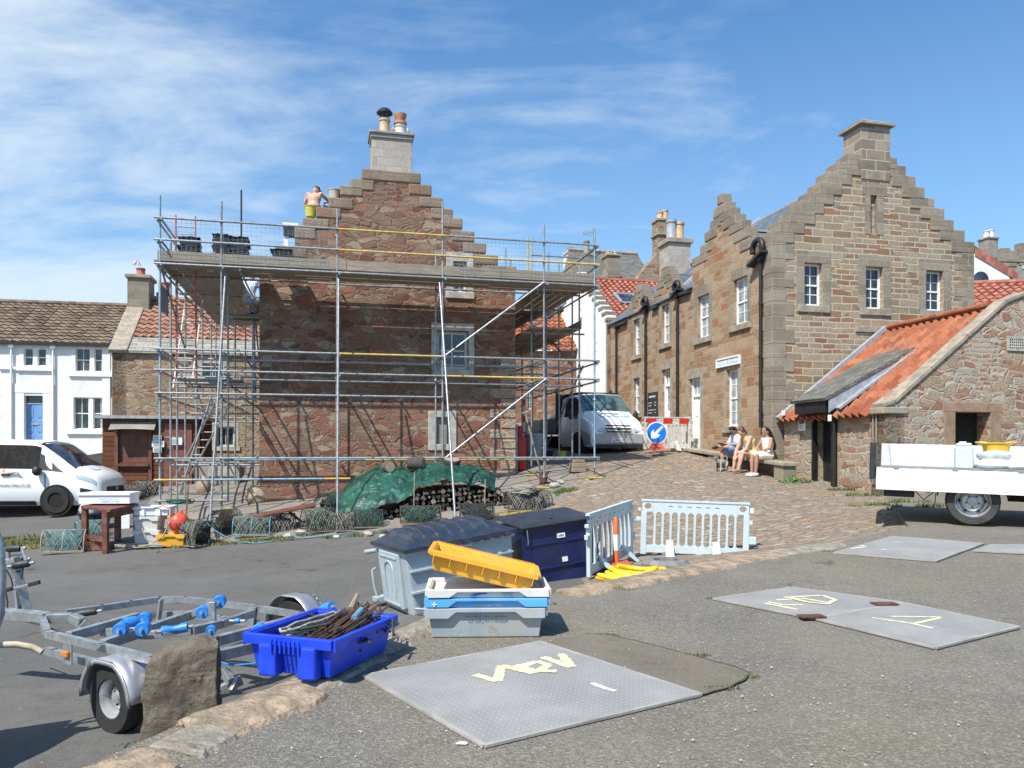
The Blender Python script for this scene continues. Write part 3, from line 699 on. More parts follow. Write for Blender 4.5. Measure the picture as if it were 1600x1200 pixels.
# chimney stack
s0, z0 = G1(581, 268, .1); s1, _ = G1(643, 268, .1); zc = G1(612, 212, .1)[1]
z0 -= .35
stk = MB().box(s0, s1, .05, .75, z0, zc).build('chimney', 'block_stone', h1, bevel=.008)
MB().box(s0-.07, s1+.07, -.03, .83, zc, zc+.07).box(s0-.03, s1+.03, .01, .79, zc-.1, zc).build('chimney_cope', 'concrete', stk, bevel=.015)
sp1 = G1(601, 200, .4)[0]; sp2 = G1(625.5, 200, .4)[0]
chimney_pot(stk, (sp1, .4, zc+.07), .14, .46, 'buff_pot', cowl=True)
chimney_pot(stk, (sp2, .4, zc+.07), .15, .33, 'dirty_white'); 
MB().lathe([(.12,.33),(.17,.36),(.17,.42),(.12,.43),(.17,.62),(.15,.62),(.1,.5)], Matrix.Translation((sp2, .4, zc+.07)), 14).build('pot_top', 'terracotta', stk, smooth=35)
q = MB()
for dx in (-1, 1): q.tube([(sp2+dx*.12, .4, zc+.23), (sp2+dx*.22, .36, zc+.29)], [.05, .06], 8)
q.build('pot_horns', 'dirty_white', stk, smooth=40)
# roof and side walls
zr = z0-.15; sm_ = (s0+s1)/2; ze = 5.25; D1 = 9.0
mb = MB(); slab(mb, (-.1, .5, ze-.15), (sm_+.1, 0, zr-ze+.1), (0, D1-.5, 0)); slab(mb, (sm_, .5, zr), (W1-sm_+.15, 0, ze-zr-.1), (0, D1-.5, 0))
bm2 = mb.build('roof', 'slate_grey', h1)
ridge(mb2 := MB(), (sm_, .5, zr+.05), (sm_, D1, zr+.05), .1); mb2.build('ridge_tiles', 'terracotta', h1, smooth=40)
mb = MB(); mb.box(0, .5, .55, D1, -.8, ze-.1); mb.box(W1-.5, W1, .55, D1, -.4, ze-.1); mb.build('side_wall', 'red_rubble', h1)

# ================================================================ STREET HOUSE (right)
O2 = Vector((6.64, 20.0, .6))
h2 = thing('sandstone_house', 'tall tan sandstone house with crow stepped gables and sash windows', 'house', O2, TH)
def G2(px, py): return on_t(O2, px, py, 0)
def F2(px, py): t, z = on_s(O2, px, py, 0); return -t, z
W2 = G2(1521, 430)[0]
L2 = [(1206,360),(1218,345),(1234,330),(1250.6,314),(1265,299.5),(1280,285),(1293,268.6),(1309,254)]
R2 = [(1414,260.5),(1429,277),(1443,294),(1458.6,311),(1474,327),(1488.5,345),(1506,361),(1520.5,379)]
ed = [(max(0, G2(*p)[0]), G2(*p)[1]) for p in L2]
ed.append((G2(1326,250)[0], G2(1323.7,240)[1])); r2 = [G2(1400, 244)]+[G2(*p) for p in R2]
for k in range(len(r2)-1): ed.append((r2[k][0], r2[k+1][1]))
ed[0] = (0, ed[0][1])
gw = [opening(1257, 1285, 411, 478, G2), opening(1353, 1380, 417, 483, G2), opening(1447, 1474, 423, 486, G2)]
slot = opening(1360, 1370, 305, 365, G2)
mb = MB(); gridwall(mb, [e[0] for e in ed]+[W2], [e[1] for e in ed]+[-.9], steps_top(ed), .5, None, [g_+(.2,) for g_ in gw]+[slot+(.12,)])
mb.build('gable_wall', 'gable_stone', h2)
for g_ in gw: window(h2, I4, *g_, b=.13, cols=2, rows=4, surround=(.24, 'ashlar', .012), sill=(.17, .2, .05, 'dressing'), lintel=.3)
q = MB(); q.box(slot[0]-.16, slot[0], -.012, .1, slot[2]-.02, slot[3]); q.box(slot[1], slot[1]+.2, -.012, .1, slot[2]-.02, slot[3]); q.box(slot[0]-.25, slot[1]+.3, -.012, .1, slot[3], slot[3]+.3)
so_ = q.build('slit_window', 'ashlar', h2); MB().box(slot[0], slot[1], .09, .11, slot[2], slot[3]).build('infill_panel', 'gable_stone', so_)
def copes(ed, W_, M, house, nleft, dp=.5, th_=.3, proud=.02, mat='step_stone', peak=None):
    q = MB()
    for k, (s_, z_) in enumerate(ed):
        s2 = ed[k+1][0] if k+1 < len(ed) else W_
        a0, a1 = (s_-.015, s2+.42) if k < nleft else (s_-.42, s2+.015)
        if peak is not None and k == peak: a0, a1 = s_-.02, s2+.02
        q.box(a0, a1, -proud-.004*(k % 3), dp, z_-th_*(1+.15*nz(k, 3)), z_+.012+.002*(k % 2), M)
    return q.build('crow_steps', mat, house, bevel=.018)
copes(ed, W2, I4, h2, 8, peak=8)
q = MB(); q2 = MB(); z_ = -.5; k = 0
while z_ < ed[0][1]-.35:
    h_ = .36; ln = .62 if k % 2 else .38; lb = .38 if k % 2 else .62
    q.box(-.014, ln, -.014, .0, z_, z_+h_-.006); q.box(-.014, .0, .0, lb, z_, z_+h_-.006)
    q2.box(W2-ln, W2+.014, -.014, .1, z_, z_+h_-.006); z_ += h_; k += 1
q.build('quoins', 'ashlar', h2, bevel=.006); q2.build('quoins', 'ashlar', h2, bevel=.006)
cs0, cz0 = G2(1345, 250); cs1 = G2(1389.5, 250)[0]; cz1 = G2(1356, 196)[1]
ck = MB().box(cs0, cs1, -.03, .72, cz0-.5, cz1).build('chimney', 'chimney_stone', h2, bevel=.01)
cc = (cs0+cs1)/2
MB().box(cs0-.1, cs1+.1, -.13, .82, cz1, cz1+.07).add([(cs0-.1,-.13,cz1+.07),(cs1+.1,-.13,cz1+.07),(cs1+.1,.82,cz1+.07),(cs0-.1,.82,cz1+.07),(cs0+.15,.1,cz1+.2),(cs1-.15,.1,cz1+.2),(cs1-.15,.6,cz1+.2),(cs0+.15,.6,cz1+.2)], [(0,1,5,4),(1,2,6,5),(2,3,7,6),(3,0,4,7),(4,5,6,7)]).build('chimney_cope', 'dressing', ck, bevel=.012)
# string sill stone and low band on the gable
a, c_ = G2(1336, 515); a1, _ = G2(1404, 515)
MB().box(a, a1, -.05, .05, c_-.06, c_+.09).build('corbel_stone', 'dressing', h2, bevel=.008)
# street front (faces left): tall wing with its own stepped gable, then lower wing with two small ones
LEN = 12.1; EV = 5.72
Ls = [(1082,405),(1095,386),(1102,365),(1110,347.5),(1115.5,329),(1122,307)]; Rs = [(1128.5,305),(1135,315),(1142,324),(1151,334),(1159,343),(1169,355),(1179,369),(1185,398)]
e1 = [F2(*p) for p in Ls]; rr = [F2(*p) for p in Rs]
for k in range(len(rr)-1): e1.append((rr[k][0], rr[k+1][1]))
def small_gable(pxc, pyt, half, n=5):
    a, z = F2(pxc, pyt); st = []; base = EV+.05
    for k in range(n): st.append((a-half+half*k/n*.92, base+(z-base)*(k+1)/n))
    for k in range(n-1, -1, -1): st.append((a+half*.08+half*(n-1-k)/n*.92, base+(z-base)*(k+.45)/n))
    return st, a+half
sgA, enA = small_gable(1040, 417, 1.15); sgB, enB = small_gable(999, 443, 1.15)
fe = [(-LEN, EV)]+sgB+[(enB, EV)]+sgA+[(enA, EV)]+e1+[(rr[-1][0], EV+.1)]
fe.sort(key=lambda x: x[0])
ops = {'w1': (1146,1168,434,507,2,4),'w2': (1090,1108,461,528,2,4),'w3': (1034,1046,476,537,2,4),'w4': (990,999.5,499,555,2,4),'g1': (1135,1153,577,667,2,4),'g2': (990,999.5,591,646,2,4)}
od = {k: opening(v[0], v[1], v[2], v[3], F2) for k, v in ops.items()}
d1 = opening(1076.5, 1094.5, 591, 703, F2); d2 = opening(1034, 1047.5, 577, 684, F2)
mb = MB(); gridwall(mb, [e[0] for e in fe]+[0], [e[1] for e in fe]+[-.9], steps_top(fe), .28, MSIDE, [v+(.2,) for v in od.values()]+[d1+(.25,), d2+(.25,)])
mb.build('street_wall', 'facade_stone', h2)
for k, v in od.items():
    window(h2, MSIDE, *v, b=.1, cols=2, rows=4, surround=(.2, 'ashlar' if k[0] == 'w' else 'dressing', .012), sill=(.16, .18, .07, 'dressing'), glass='pale_glass', lintel=.3)
copes(e1, rr[-1][0], MSIDE, h2, 6, dp=.29, peak=5, th_=.26); copes(sgA, enA, MSIDE, h2, 5, dp=.29, th_=.2, peak=4); copes(sgB, enB, MSIDE, h2, 5, dp=.29, th_=.2, peak=4)
for (a0, a1, c0, c1), nm in ((d1, 'plain'), (d2, 'glazed')):
    q = MB(); q.box(a0-.004, a0+.08, .1, .2, c0, c1+.004, MSIDE); q.box(a1-.08, a1+.004, .1, .2, c0, c1+.004, MSIDE); tr = c1-.52
    q.box(a0+.08, a1-.08, .1, .2, c1-.07, c1+.004, MSIDE); q.box(a0+.08, a1-.08, .1, .2, tr-.05, tr+.03, MSIDE)
    for k in (1, 2): a = a0+.08+(a1-a0-.16)*k/3; q.box(a-.012, a+.012, .13, .17, tr+.03, c1-.07, MSIDE)
    fr = q.build('door_frame', 'white_paint', h2)
    MB().box(a0+.08, a1-.08, .15, .16, tr+.03, c1-.07, MSIDE).build('fanlight', 'pale_glass', fr)
    q = MB().box(a0+.08, a1-.08, .15, .2, c0, tr-.05, MSIDE)
    for cc_ in ((.25, .95), (1.05, 1.75)):
        for s_ in (0, 1):
            w_ = (a1-a0-.16)/2; x0 = a0+.08+w_*s_+.07; q.box(x0, x0+w_-.14, .138, .152, c0+cc_[0], min(c0+cc_[1], tr-.12), MSIDE)
    dr = q.build('door', 'white_paint', h2, bevel=.006); MB().box(a1-.17, a1-.12, .11, .15, c0+.95, c0+1.12, MSIDE).build('handle', 'black_paint', dr)
    if nm == 'glazed':
        q = MB()
        for k in range(3): q.box(a0+.2, a1-.2, .132, .14, c0+.95+k*.27, c0+1.18+k*.27, MSIDE)
        q.build('pane', 'pale_glass', dr)
    MB().box(a0-.15, a1+.15, -.25, .2, c0-.25, c0-.003, MSIDE).build('doorstep', 'dressing', h2, bevel=.01)
    q = MB(); q.box(a0-.2, a0-.002, -.012, .05, c0, c1, MSIDE); q.box(a1+.002, a1+.2, -.012, .05, c0, c1, MSIDE); q.box(a0-.2, a1+.2, -.012, .05, c1+.002, c1+.3, MSIDE); q.build('door_surround', 'dressing', h2)
a = F2(1192, 400)[0]
def downpipe(px, ytop, ybot, kind=0):
    a, ct = F2(px, ytop); cb = F2(px, ybot)[1]; q = MB()
    q.tube([MSIDE@Vector((a,-.09,cb)), MSIDE@Vector((a,-.09,ct))], .042, 8)
    z = cb+.4
    while z < ct: q.tube([MSIDE@Vector((a,-.09,z)), MSIDE@Vector((a,-.09,z+.07))], .056, 8); z += 1.4
    q.box(a-.09, a+.09, -.17, -.01, ct-.05, ct+.14, MSIDE)
    return q.build('downpipe', 'black_gutter', h2, smooth=50)
downpipe(1193, 405, 668); downpipe(1062, 462, 672); downpipe(1012, 487, 668); downpipe(966, 512, 650)
q = None
# ornamental black gutter brackets (curved lead heads) and gutters
def gut(p0, p1, y0, y1):
    a0, z0_ = F2(p0, y0); a1, z1_ = F2(p1, y1); MB().beam(MSIDE@Vector((a0,-.07,z0_)), MSIDE@Vector((a1,-.07,z1_)), .13, .1).build('gutter', 'black_gutter', h2)
gut(1062, 1081, 461, 455); gut(1021, 1030, 483, 478); gut(962, 981, 511, 503)
def swan(pxc, pyc, r):
    a, c_ = F2(pxc, pyc); q = MB(); pts = []
    for k in range(15):
        t = math.pi*(-.15+1.25*k/14); pts.append(MSIDE@Vector((a+r*math.cos(t), -.12, c_+r*.9*math.sin(t))))
    q.tube(pts, [.075]*15, 8)
    q.beam(MSIDE@Vector((a-r*1.5,-.1,c_-r*1.5)), MSIDE@Vector((a+r*1.3,-.1,c_-r*.55)), .26, .07)
    q.build('rainwater_head', 'black_gutter', h2, smooth=50)
swan(1190, 389, .25); swan(1062, 449, .18); swan(1012, 473, .18)
# roofs
RS = W2/2; RZ = F2(1197, 300)[1]*0+8.98-.6; 
mb = MB(); zE = EV+.0
slab(mb, (.12, .3, zE+.1), (0, 5.4, 0), (RS-.12, 0, RZ-zE-.1), .05); mb2 = MB()
slab(mb, (W2-.1, .3, zE+.1), (-(W2-.1-RS), 0, RZ-zE-.1), (0, 5.4, 0), .05)
tb = -F2(1130, 400)[0]; rzd = F2(1190, 340)[1]+.25
apx = 3.6
for sgn in (-1, 1):
    mb.add([(.1, tb, rzd), (RS*.55, tb, rzd), (.35, tb+sgn*1.75, zE+.35), (.1, tb+sgn*1.75, zE+.2)], [(0,1,2,3) if sgn < 0 else (3,2,1,0)])
# lower wing
slab(mb, (-.05, 5.7, zE+.0), (0, LEN-5.8, 0), (2.7, 0, 2.2), .05); slab(mb, (5.4, 5.7, zE+.0), (-2.7, 0, 2.2), (0, LEN-5.8, 0), .05)
for (aa, en, pk) in ((sgA[4][0]+.1, enA, sgA[4][1]), (sgB[4][0]+.1, enB, sgB[4][1])):
    t_ = -aa
    for sgn in (-1, 1): mb.add([(.1, t_, pk-.15), (1.9, t_, pk-.15), (.1, t_+sgn*1.2, zE+.1)], [(0,1,2)])
mb.build('roof', 'slate_blue', h2)
q = MB(); q.beam((RS, .3, RZ+.02), (RS, 5.7, RZ+.02), .22, .08); q.beam((.3, tb, rzd+.02), (RS*.55, tb, rzd+.02), .2, .06)
q.beam((.15, 5.75, zE+.22), (RS, 5.75, RZ+.08), .3, .14)
q.build('lead_flashing', 'lead', h2)
mb = MB(); mb.box(W2-.5, W2, .5, 5.7, -.5, zE+.15); mb.box(4.9, 5.4, 5.7, LEN, -.5, zE+.1); mb.prism([(0,-.5),(5.4,-.5),(5.4,zE),(2.7,zE+2.1),(0,zE)], LEN-.4, LEN-.02); mb.build('rear_wall', 'facade_stone', h2)
# chimneys on the lower wing
def stack(house, px0, px1, py0, py1, Y, mat, depth=.9, cap='dressing', pots=(), Oh=None, th=TH, caph=.12):
    p = P(px0, py1, Y); u = (px1-px0)/FX*Y*1.0
    M = WM[house.name].inverted()@Matrix.Translation(p)@Matrix.Rotation(th, 4, 'Z'); hgt = (py1-py0)/FX*Y
    o = MB().box(0, u, 0, depth, 0, hgt, M).build('chimney', mat, house)
    MB().box(-.08, u+.08, -.08, depth+.08, hgt, hgt+caph, M).build('chimney_cope', cap, o, bevel=.01)
    for (ppx, ptop, r, m_) in pots:
        x = (ppx-px0)/FX*Y; h_ = (py0-ptop)/FX*Y-caph; chimney_pot(o, M@Vector((x, depth*.5, hgt+caph)), r, h_, m_)
    return o
stack(h2, 1046, 1082, 378, 438, 29, 'block_stone', pots=((1058,338,.2,'lead'),(1071,341,.2,'buff_pot')), caph=.16)
# ================================================================ HARBOUR HUT (right)
O3 = Vector((6.9, 20, 0))-V*3.8
hh = thing('stone_hut', 'low stone hut with orange pantile roof and black porch door', 'hut', O3, TH)
def F3(px, py): t, z = on_s(O3, px, py, 0); return -t, z
def G3(px, py): return on_t(O3, px, py, 0)
HE = 2.28; HA = (3.0, 4.52); D3 = 3.72
dh = opening(1269, 1304, 629, 756, F3)
wh = opening(1492, 1547.5, 644, 700, G3)
mb = MB(); gridwall(mb, [-D3, 0], [-.2, HE-.12], lambda u: HE-.12, .45, MSIDE, [(dh[0], dh[1], -.2, HE-.13, .4)]); mb.build('door_wall', 'hut_rubble', hh)
mb = MB(); gridwall(mb, [0, 7.2], [-.4, HE], lambda u: HE, .45, None, [wh+(.4,)], b0=0)
mb.prism([(0,HE),(7.2,HE),(3.9,HE+2.42),(3.5,HE+2.44),(3.0,HE+2.24),(1.1,HE+.75)], 0, .45); mb.build('gable_wall', 'hut_rubble', hh)
sk = [(-.08,HE-.02),(.2,HE+.06),(1.1,HE+.77),(2.0,HE+1.48),(3.0,HE+2.27),(3.5,HE+2.46),(3.9,HE+2.44),(4.4,HA[1]-.25),(7.3,HE)]
q = MB()
for a, b in zip(sk, sk[1:]): q.beam((a[0],.14,a[1]), (b[0],.14,b[1]), .36, .10)
q.box(-.1, .5, -.05, .4, HE-.2, HE-.06)
q.build('skew_stones', 'dressing', hh, bevel=.02)
q = MB(); a0, a1, c0, c1 = wh; q.box(a0-.28, a0, -.02, .1, c0-.1, c1); q.box(a1, a1+.28, -.02, .1, c0-.1, c1); q.box(a0-.3, a1+.3, -.02, .1, c1, c1+.2); q.box(a0-.3, a1+.3, -.03, .3, c0-.28, c0-.1)
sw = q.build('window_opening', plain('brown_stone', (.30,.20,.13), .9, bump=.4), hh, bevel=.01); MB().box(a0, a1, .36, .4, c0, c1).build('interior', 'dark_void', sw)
sl_ = (HA[1]-HE)/(HA[0]+.05)
mb = MB(); Bv = Vector((HA[0]+.22, 0, (HA[0]+.22)*sl_)); pantile(mb, (-.22, .36, HE-.22*sl_-.02), (0, D3-.42, 0), Bv, .235, .29, .055, 8)
for k in range(len(mb.f)): mb.f[k] = mb.f[k][::-1]; mb.u[k] = mb.u[k][::-1] if mb.u[k] else None
mb.build('roof', 'pantile_orange', hh, smooth=50)
q = MB(); q.tube([(HA[0], .4, HA[1]+.03), (HA[0], D3, HA[1]+.03)], .075, 8); q.build('ridge_tiles', 'pantile_orange', hh, smooth=50)
q = MB(); q.beam((-.2, D3-.02, HE-.16), (HA[0], D3-.02, HA[1]+.05), .14, .1); q.build('lead_flashing', 'lead', hh)
# porch: lifted slate roof over the door, leaded cheeks, dark boards
ta, tb_ = -dh[1], -dh[0]
mb = MB(); slab(mb, (-.42, ta-.22, HE+.22), (2.4, 0, 1.22), (0, tb_-ta+.5, 0), .07)
pr = mb.build('porch_roof', 'slate_porch', hh)
q = MB()
for t_ in (ta-.2, tb_+.2): q.add([(-.3,t_,HE-.12),(-.3,t_,HE+.2),(1.7,t_,HE+1.2),(1.6,t_,HE+1.12)], [(0,1,2,3)])
q.build('porch_cheeks', 'lead', pr); q = MB(); q.beam((-.1, ta-.26, HE-.02), (2.0, ta-.26, HE+1.38), .14, .05); q.build('lead_flashing', 'lead', pr)
q = MB(); q.box(-.34,-.27,ta-.14,tb_+.2,HE-.1,HE+.16); q.box(-.1,.0,ta-.1,ta,-.1,HE); q.box(-.02,.1,tb_-.06,tb_,0,HE); q.build('porch_boards', 'black_paint', pr)
dd = MB().box(.3, .36, ta, tb_, -.1, HE-.1).build('door', 'black_paint', hh)
q = MB(); q.box(.27,.3,(ta+tb_)/2-.02,(ta+tb_)/2+.02,.75,1.1); q.box(.27,.3,(ta+tb_)/2-.1,(ta+tb_)/2+.1,.93,.98); q.build('handle', 'lead', dd)
q = MB(); q.tube([(-.1, ta-.12, -.1), (-.1, ta-.12, HE)], .04, 8); q.build('downpipe', 'black_gutter', hh, smooth=50)
q = MB(); a, c_ = F3(1366, 690); c2 = F3(1366, 622)[1]
for d_ in (0, .1): q.tube([(-.03, -a-d_, .6), (-.03, -a-d_, HE-.2)], .016, 6)
q.build('conduit_pipe', 'grey_render', hh)
a, c1 = G3(1573, 525); a1, c0 = G3(1603, 549); q = MB().box(a, a1, -.03, .02, c0, c1); vg = q.build('vent_plate', 'pale_dressing', hh)
q = MB()
for i in range(7):
    for j in range(4): x = a+.05+i*.055; z = c0+.05+j*.06; q.box(x, x+.025, -.034, -.028, z, z+.03)
q.build('vent_holes', 'dark_void', vg)
def notice(px0, px1, py0, py1, Y, label, th=TH, side=False, lines=True, blue=False):
    p = P((px0+px1)/2, py1, Y); w_ = (px1-px0)/FX*Y; h_ = (py1-py0)/FX*Y
    if side: w_ *= 2.2
    t = thing('notice', label, 'notice', p, th+(R(-90) if side else 0))
    MB().box(-w_/2, w_/2, -.006, 0, 0, h_).build('sheet', 'white_paint', t)
    if lines:
        q = MB(); k = h_*.12
        while k < h_*.85: q.box(-w_*.38, w_*(.38 if int(k*100) % 2 else .2), -.009, -.0065, k, k+h_*.03); k += h_*.1
        if blue: q.box(-w_*.38, w_*.38, -.009, -.0065, h_*.45, h_*.62)
        q.build('print', 'ink', t)
    return t
plain('ink', (.10,.13,.2), .7, bump=0)
# ================================================================ WHITE HOUSES (left)
TW = R(11.5); O4 = P(172.5, 712, 32.0); O4.z = .7
wh_ = thing('white_house', 'long white harled house with brown tiled roof and blue door', 'house', O4, TW)
def G4(px, py): return on_t(O4, px, py, 0, TW)
ze4 = G4(172, 539)[1]; X0 = -17.0
w4 = [opening(37, 72, 544, 572, G4), opening(118, 169, 544, 581, G4), opening(115, 168, 621, 671, G4)]
d4 = opening(38, 67, 618, 702, G4)
w4b = (w4[1][0]-7.6, w4[1][1]-7.6, w4[1][2], w4[1][3]); w4c = (w4[2][0]-7.6, w4[2][1]-7.6, w4[2][2], w4[2][3])
mb = MB(); gridwall(mb, [X0, 0], [-.3, ze4], lambda u: ze4, .4, None, [w_+(.2,) for w_ in w4+[w4b, w4c]]+[d4+(.3,)]); mb.build('wall', 'harl_white', wh_)
for w_ in w4+[w4b, w4c]:
    a0, a1, c0, c1 = w_; m_ = (a0+a1)/2
    for s_, (x0, x1) in enumerate(((a0, m_-.08), (m_+.08, a1))):
        window(wh_, I4, x0, x1, c0, c1, b=.1, cols=1 if w_ is w4[0] else 2, rows=2, glass='glass', sill=None, fw=.035)
    MB().box(m_-.08, m_+.08, .03, .18, c0, c1).build('mullion', 'white_paint', wh_)
    MB().box(a0-.25, a1+.25, -.09, .1, c0-.2, c0+.002).build('sill', 'white_paint', wh_, bevel=.01)
    q = MB(); q.box(a0-.16, a0, -.015, .05, c0, c1).build('surround', 'white_paint', wh_); MB().box(a1, a1+.16, -.015, .05, c0, c1).build('surround', 'white_paint', wh_)
a0, a1, c0, c1 = d4
q = MB(); q.box(a0-.45, a0, -.02, .1, c0, c1+.1); q.box(a1, a1+.45, -.02, .1, c0, c1+.1); q.box(a0-.45, a1+.45, -.03, .1, c1+.1, c1+.45); q.box(a0-.9, a1+.25, -.08, .0, c1+1.02, c1+1.12); q.build('door_surround', 'white_paint', wh_, bevel=.01)
dd = MB().box(a0, a1, .2, .26, c0, c1-.32).build('door', 'blue_door', wh_)
q = MB()
for i in (0, 1):
    for j in range(3): x = a0+.08+i*(a1-a0)/2; z = c0+.12+j*.58; q.box(x, x+(a1-a0)/2-.16, .185, .2, z, z+.46)
q.build('panel', 'blue_door', dd, bevel=.01); MB().box((a0+a1)/2-.14, (a0+a1)/2+.14, .17, .186, c0+.98, c0+1.05).build('letterbox', 'lead', dd)
MB().box(a0, a1, .2, .23, c1-.3, c1).build('fanlight', 'glass', wh_)
q = MB()
for px in (19, 84):
    a = G4(px, 600)[0]; q.tube([(a, -.08, .2), (a, -.08, ze4-.2)], .04, 8); q.box(a-.09, a+.09, -.16, -.0, ze4-.2, ze4+.08)
    q.build('downpipe', 'white_paint', wh_, smooth=50); q = MB()
MB().beam((X0, -.14, ze4-.03), (0, -.14, ze4-.03), .14, .12).build('gutter', 'black_gutter', wh_)
zr4 = on_t(O4, 150, 478, 3.6, TW)[1]
mb = MB(); pantile(mb, (X0, -.2, ze4+.0), (-X0, 0, 0), (0, 3.8, zr4-ze4), .3, .34, .025, 5); mb.build('roof', 'pantile_brown', wh_, smooth=50)
MB().tube([(X0, 3.6, zr4+.05), (0, 3.6, zr4+.05)], .12, 8).build('ridge_tiles', 'pantile_brown', wh_)
mb = MB(); mb.prism([(-.05,0),(7,0),(7,ze4),(3.5,zr4-.1),(-.05,ze4)], 0, .3, Matrix.Rotation(R(90), 4, 'Z')); mb.build('end_wall', 'harl_white', wh_)
# pavement retaining wall beside shed
p0 = P(96, 715, 25.2); q = MB(); u_ = Vector((math.cos(TW), math.sin(TW), 0))
A = P(60, 723, 25.5); B = P(168, 706, 27)
q.hexa([Vector((A.x,A.y,-.6)),Vector((B.x,B.y,-.6)),Vector((B.x-.1,B.y+2.5,-.6)),Vector((A.x-.1,A.y+2.5,-.6)),A,B,B+Vector((-.1,2.5,0)),A+Vector((-.1,2.5,0))])
q.build('ramp_wall', 'grey_render', label='grey rendered ramp wall rising behind the white van towards the shed', cat='wall')
# ================================================================ STONE COTTAGE (left of scaffold)
O5 = P(175, 712, 27.3); O5.z = .3
ct = thing('stone_cottage', 'old rubble cottage with red pantile roof and stone slab eaves', 'cottage', O5, TH)
def G5(px, py): return on_t(O5, px, py, 0)
ze5 = G5(176, 545)[1]; W5 = G5(425, 600)[0]
wu = opening(318, 345, 568, 592, G5); wl = opening(338, 366, 667, 698, G5)
mb = MB(); gridwall(mb, [0, W5], [-.5, ze5], lambda u: ze5, .5, None, [wu+(.2,), wl+(.2,)]); mb.build('wall', 'tan_rubble', ct)
window(ct, I4, *wu, b=.12, cols=2, rows=2, sash=False, frame='dirty_white', surround=(.2,'pale_dressing',.015), sill=(.2,.2,.05,'pale_dressing')); window(ct, I4, *wl, b=.12, cols=2, rows=1, sash=False, frame='dirty_white', surround=(.15,'pale_dressing',.015), sill=(.15,.2,.05,'pale_dressing'))
zr5 = on_t(O5, 225, 468, 3.0)[1]; sl5 = (zr5-ze5)/3.1
mb = MB()
for k in range(5):
    y = -.12+k*.17; mb.hexa([Vector(v_) for v_ in ((.1,y,ze5+y*sl5-.04),(W5,y,ze5+y*sl5-.04),(W5,y+.3,ze5+(y+.3)*sl5-.03),(.1,y+.3,ze5+(y+.3)*sl5-.03),(.1,y,ze5+y*sl5+.05),(W5,y,ze5+y*sl5+.05),(W5,y+.3,ze5+(y+.3)*sl5+.03),(.1,y+.3,ze5+(y+.3)*sl5+.03))])
mb.build('eaves_slabs', 'stone_slab', ct)
mb = MB(); y0 = .66; pantile(mb, (.55, y0, ze5+y0*sl5+.02), (W5-.5, 0, 0), (0, 3.0-y0, (3.0-y0)*sl5), .27, .33, .035); mb.build('roof', 'pantile_old', ct, smooth=50)
q = MB(); q.beam((.22, -.15, ze5-.1), (.22, 3.1, zr5+.02), .62, .16); q.build('skew_stones', 'dressing', ct, bevel=.03)
MB().tube([(.3, 3.0, zr5+.05), (W5, 3.0, zr5+.05)], .11, 8).build('ridge_tiles', 'pantile_old', ct)
mb = MB(); mb.prism([(0,-.5),(6,-.5),(6,ze5),(3,zr5-.05),(0,ze5)], -.45, -.02, Matrix.Rotation(R(90), 4, 'Z')); mb.build('end_wall', 'tan_rubble', ct)
stack(ct, 199, 230, 433, 482, 29.6, 'step_stone', 1.0, 'dressing', ((214,414,.17,'red_pot'),))
M_ = WM[ct.name].inverted()@Matrix.Translation(P(214, 414, 30.1)); q = MB()
for k in range(8): t = k*math.pi/4; q.tube([M_@Vector((.15*math.cos(t),.15*math.sin(t),0)), M_@Vector((0,0,.2))], .012, 4)
q.build('pot_guard', 'galv_dull', ct)
stack(ct, 248, 262, 462, 480, 31, 'step_stone', .8, 'dressing', ((255,438,.17,'red_pot'),))
# ================================================================ TIMBER SHED
O6 = P(160, 768, 22.4); O6.z = -.1
sh = thing('timber_shed', 'brown weatherboard harbour shed with hatch and grey felt roof', 'shed', O6, TH)
def G6(px, py): return on_t(O6, px, py, 0)
W6 = G6(312, 700)[0]; z6 = G6(162, 654)[1]
hb = opening(186, 233, 668, 722, G6); db = opening(257, 300, 662, 764, G6)
mb = MB(); gridwall(mb, [0, W6], [0, z6], lambda u: z6, .1, None, [hb+(.08,)]); mb.box(0, .06, .1, 2.4, 0, z6); mb.box(W6-.06, W6, .1, 2.4, 0, z6); mb.build('wall', 'timber_clad', sh)
mb = MB(); mb.box(-.15, W6+.15, -.2, 2.5, z6+.003, z6+.09); mb.build('roof', 'lead', sh)
MB().box(hb[0], hb[1], .05, .08, hb[2], hb[3]).build('hatch', plain('brown_board', (.16,.07,.045), .7, var=.3, sc=5), sh)
q = MB(); q.grid(lambda a, b: (hb[0]-.2+a*(hb[1]-hb[0]+.4), -.02-b*.34, hb[3]+.16-b*.15-.06*math.sin(b*1.5)-.1*((a-.5)**2)*b), 10, 5); q.build('awning', 'grey_render', sh)
q = MB(); 
for x in (hb[0]-.06, hb[1]+.04): q.box(x-.05, x+.04, -.05, 0, .15, hb[3]+.05)
q.box(hb[0]-.03, hb[1], -.1, 0, hb[2]-.12, hb[2]-.04); q.build('hatch_frame', 'brown_board', sh)
dd = MB().box(db[0], db[1], -.04, -.003, .12, db[3]).build('door', plain('red_brown', (.21,.075,.05), .65, var=.2, sc=6), sh)
q = MB()
for c_ in (.35, z6-.55): q.box(db[0]+.02, db[0]+.5, -.055, -.04, c_, c_+.04)
q.build('hinges', 'galv_dull', dd)
notice(239.5, 252, 680, 689, 22.6, 'small white notice pinned highest on the brown shed'); notice(238, 256, 689, 698.5, 22.6, 'wider white notice in the middle of three on shed'); notice(239.5, 252, 699, 707, 22.6, 'small white notice lowest of three beside shed hatch')
notice(267, 284, 684, 695, 22.75, 'white notice pinned on the red brown shed door')
notice(1249, 1257.5, 648, 673, 19.15, 'poster with blue picture on the hut wall left of porch', side=True, blue=True)
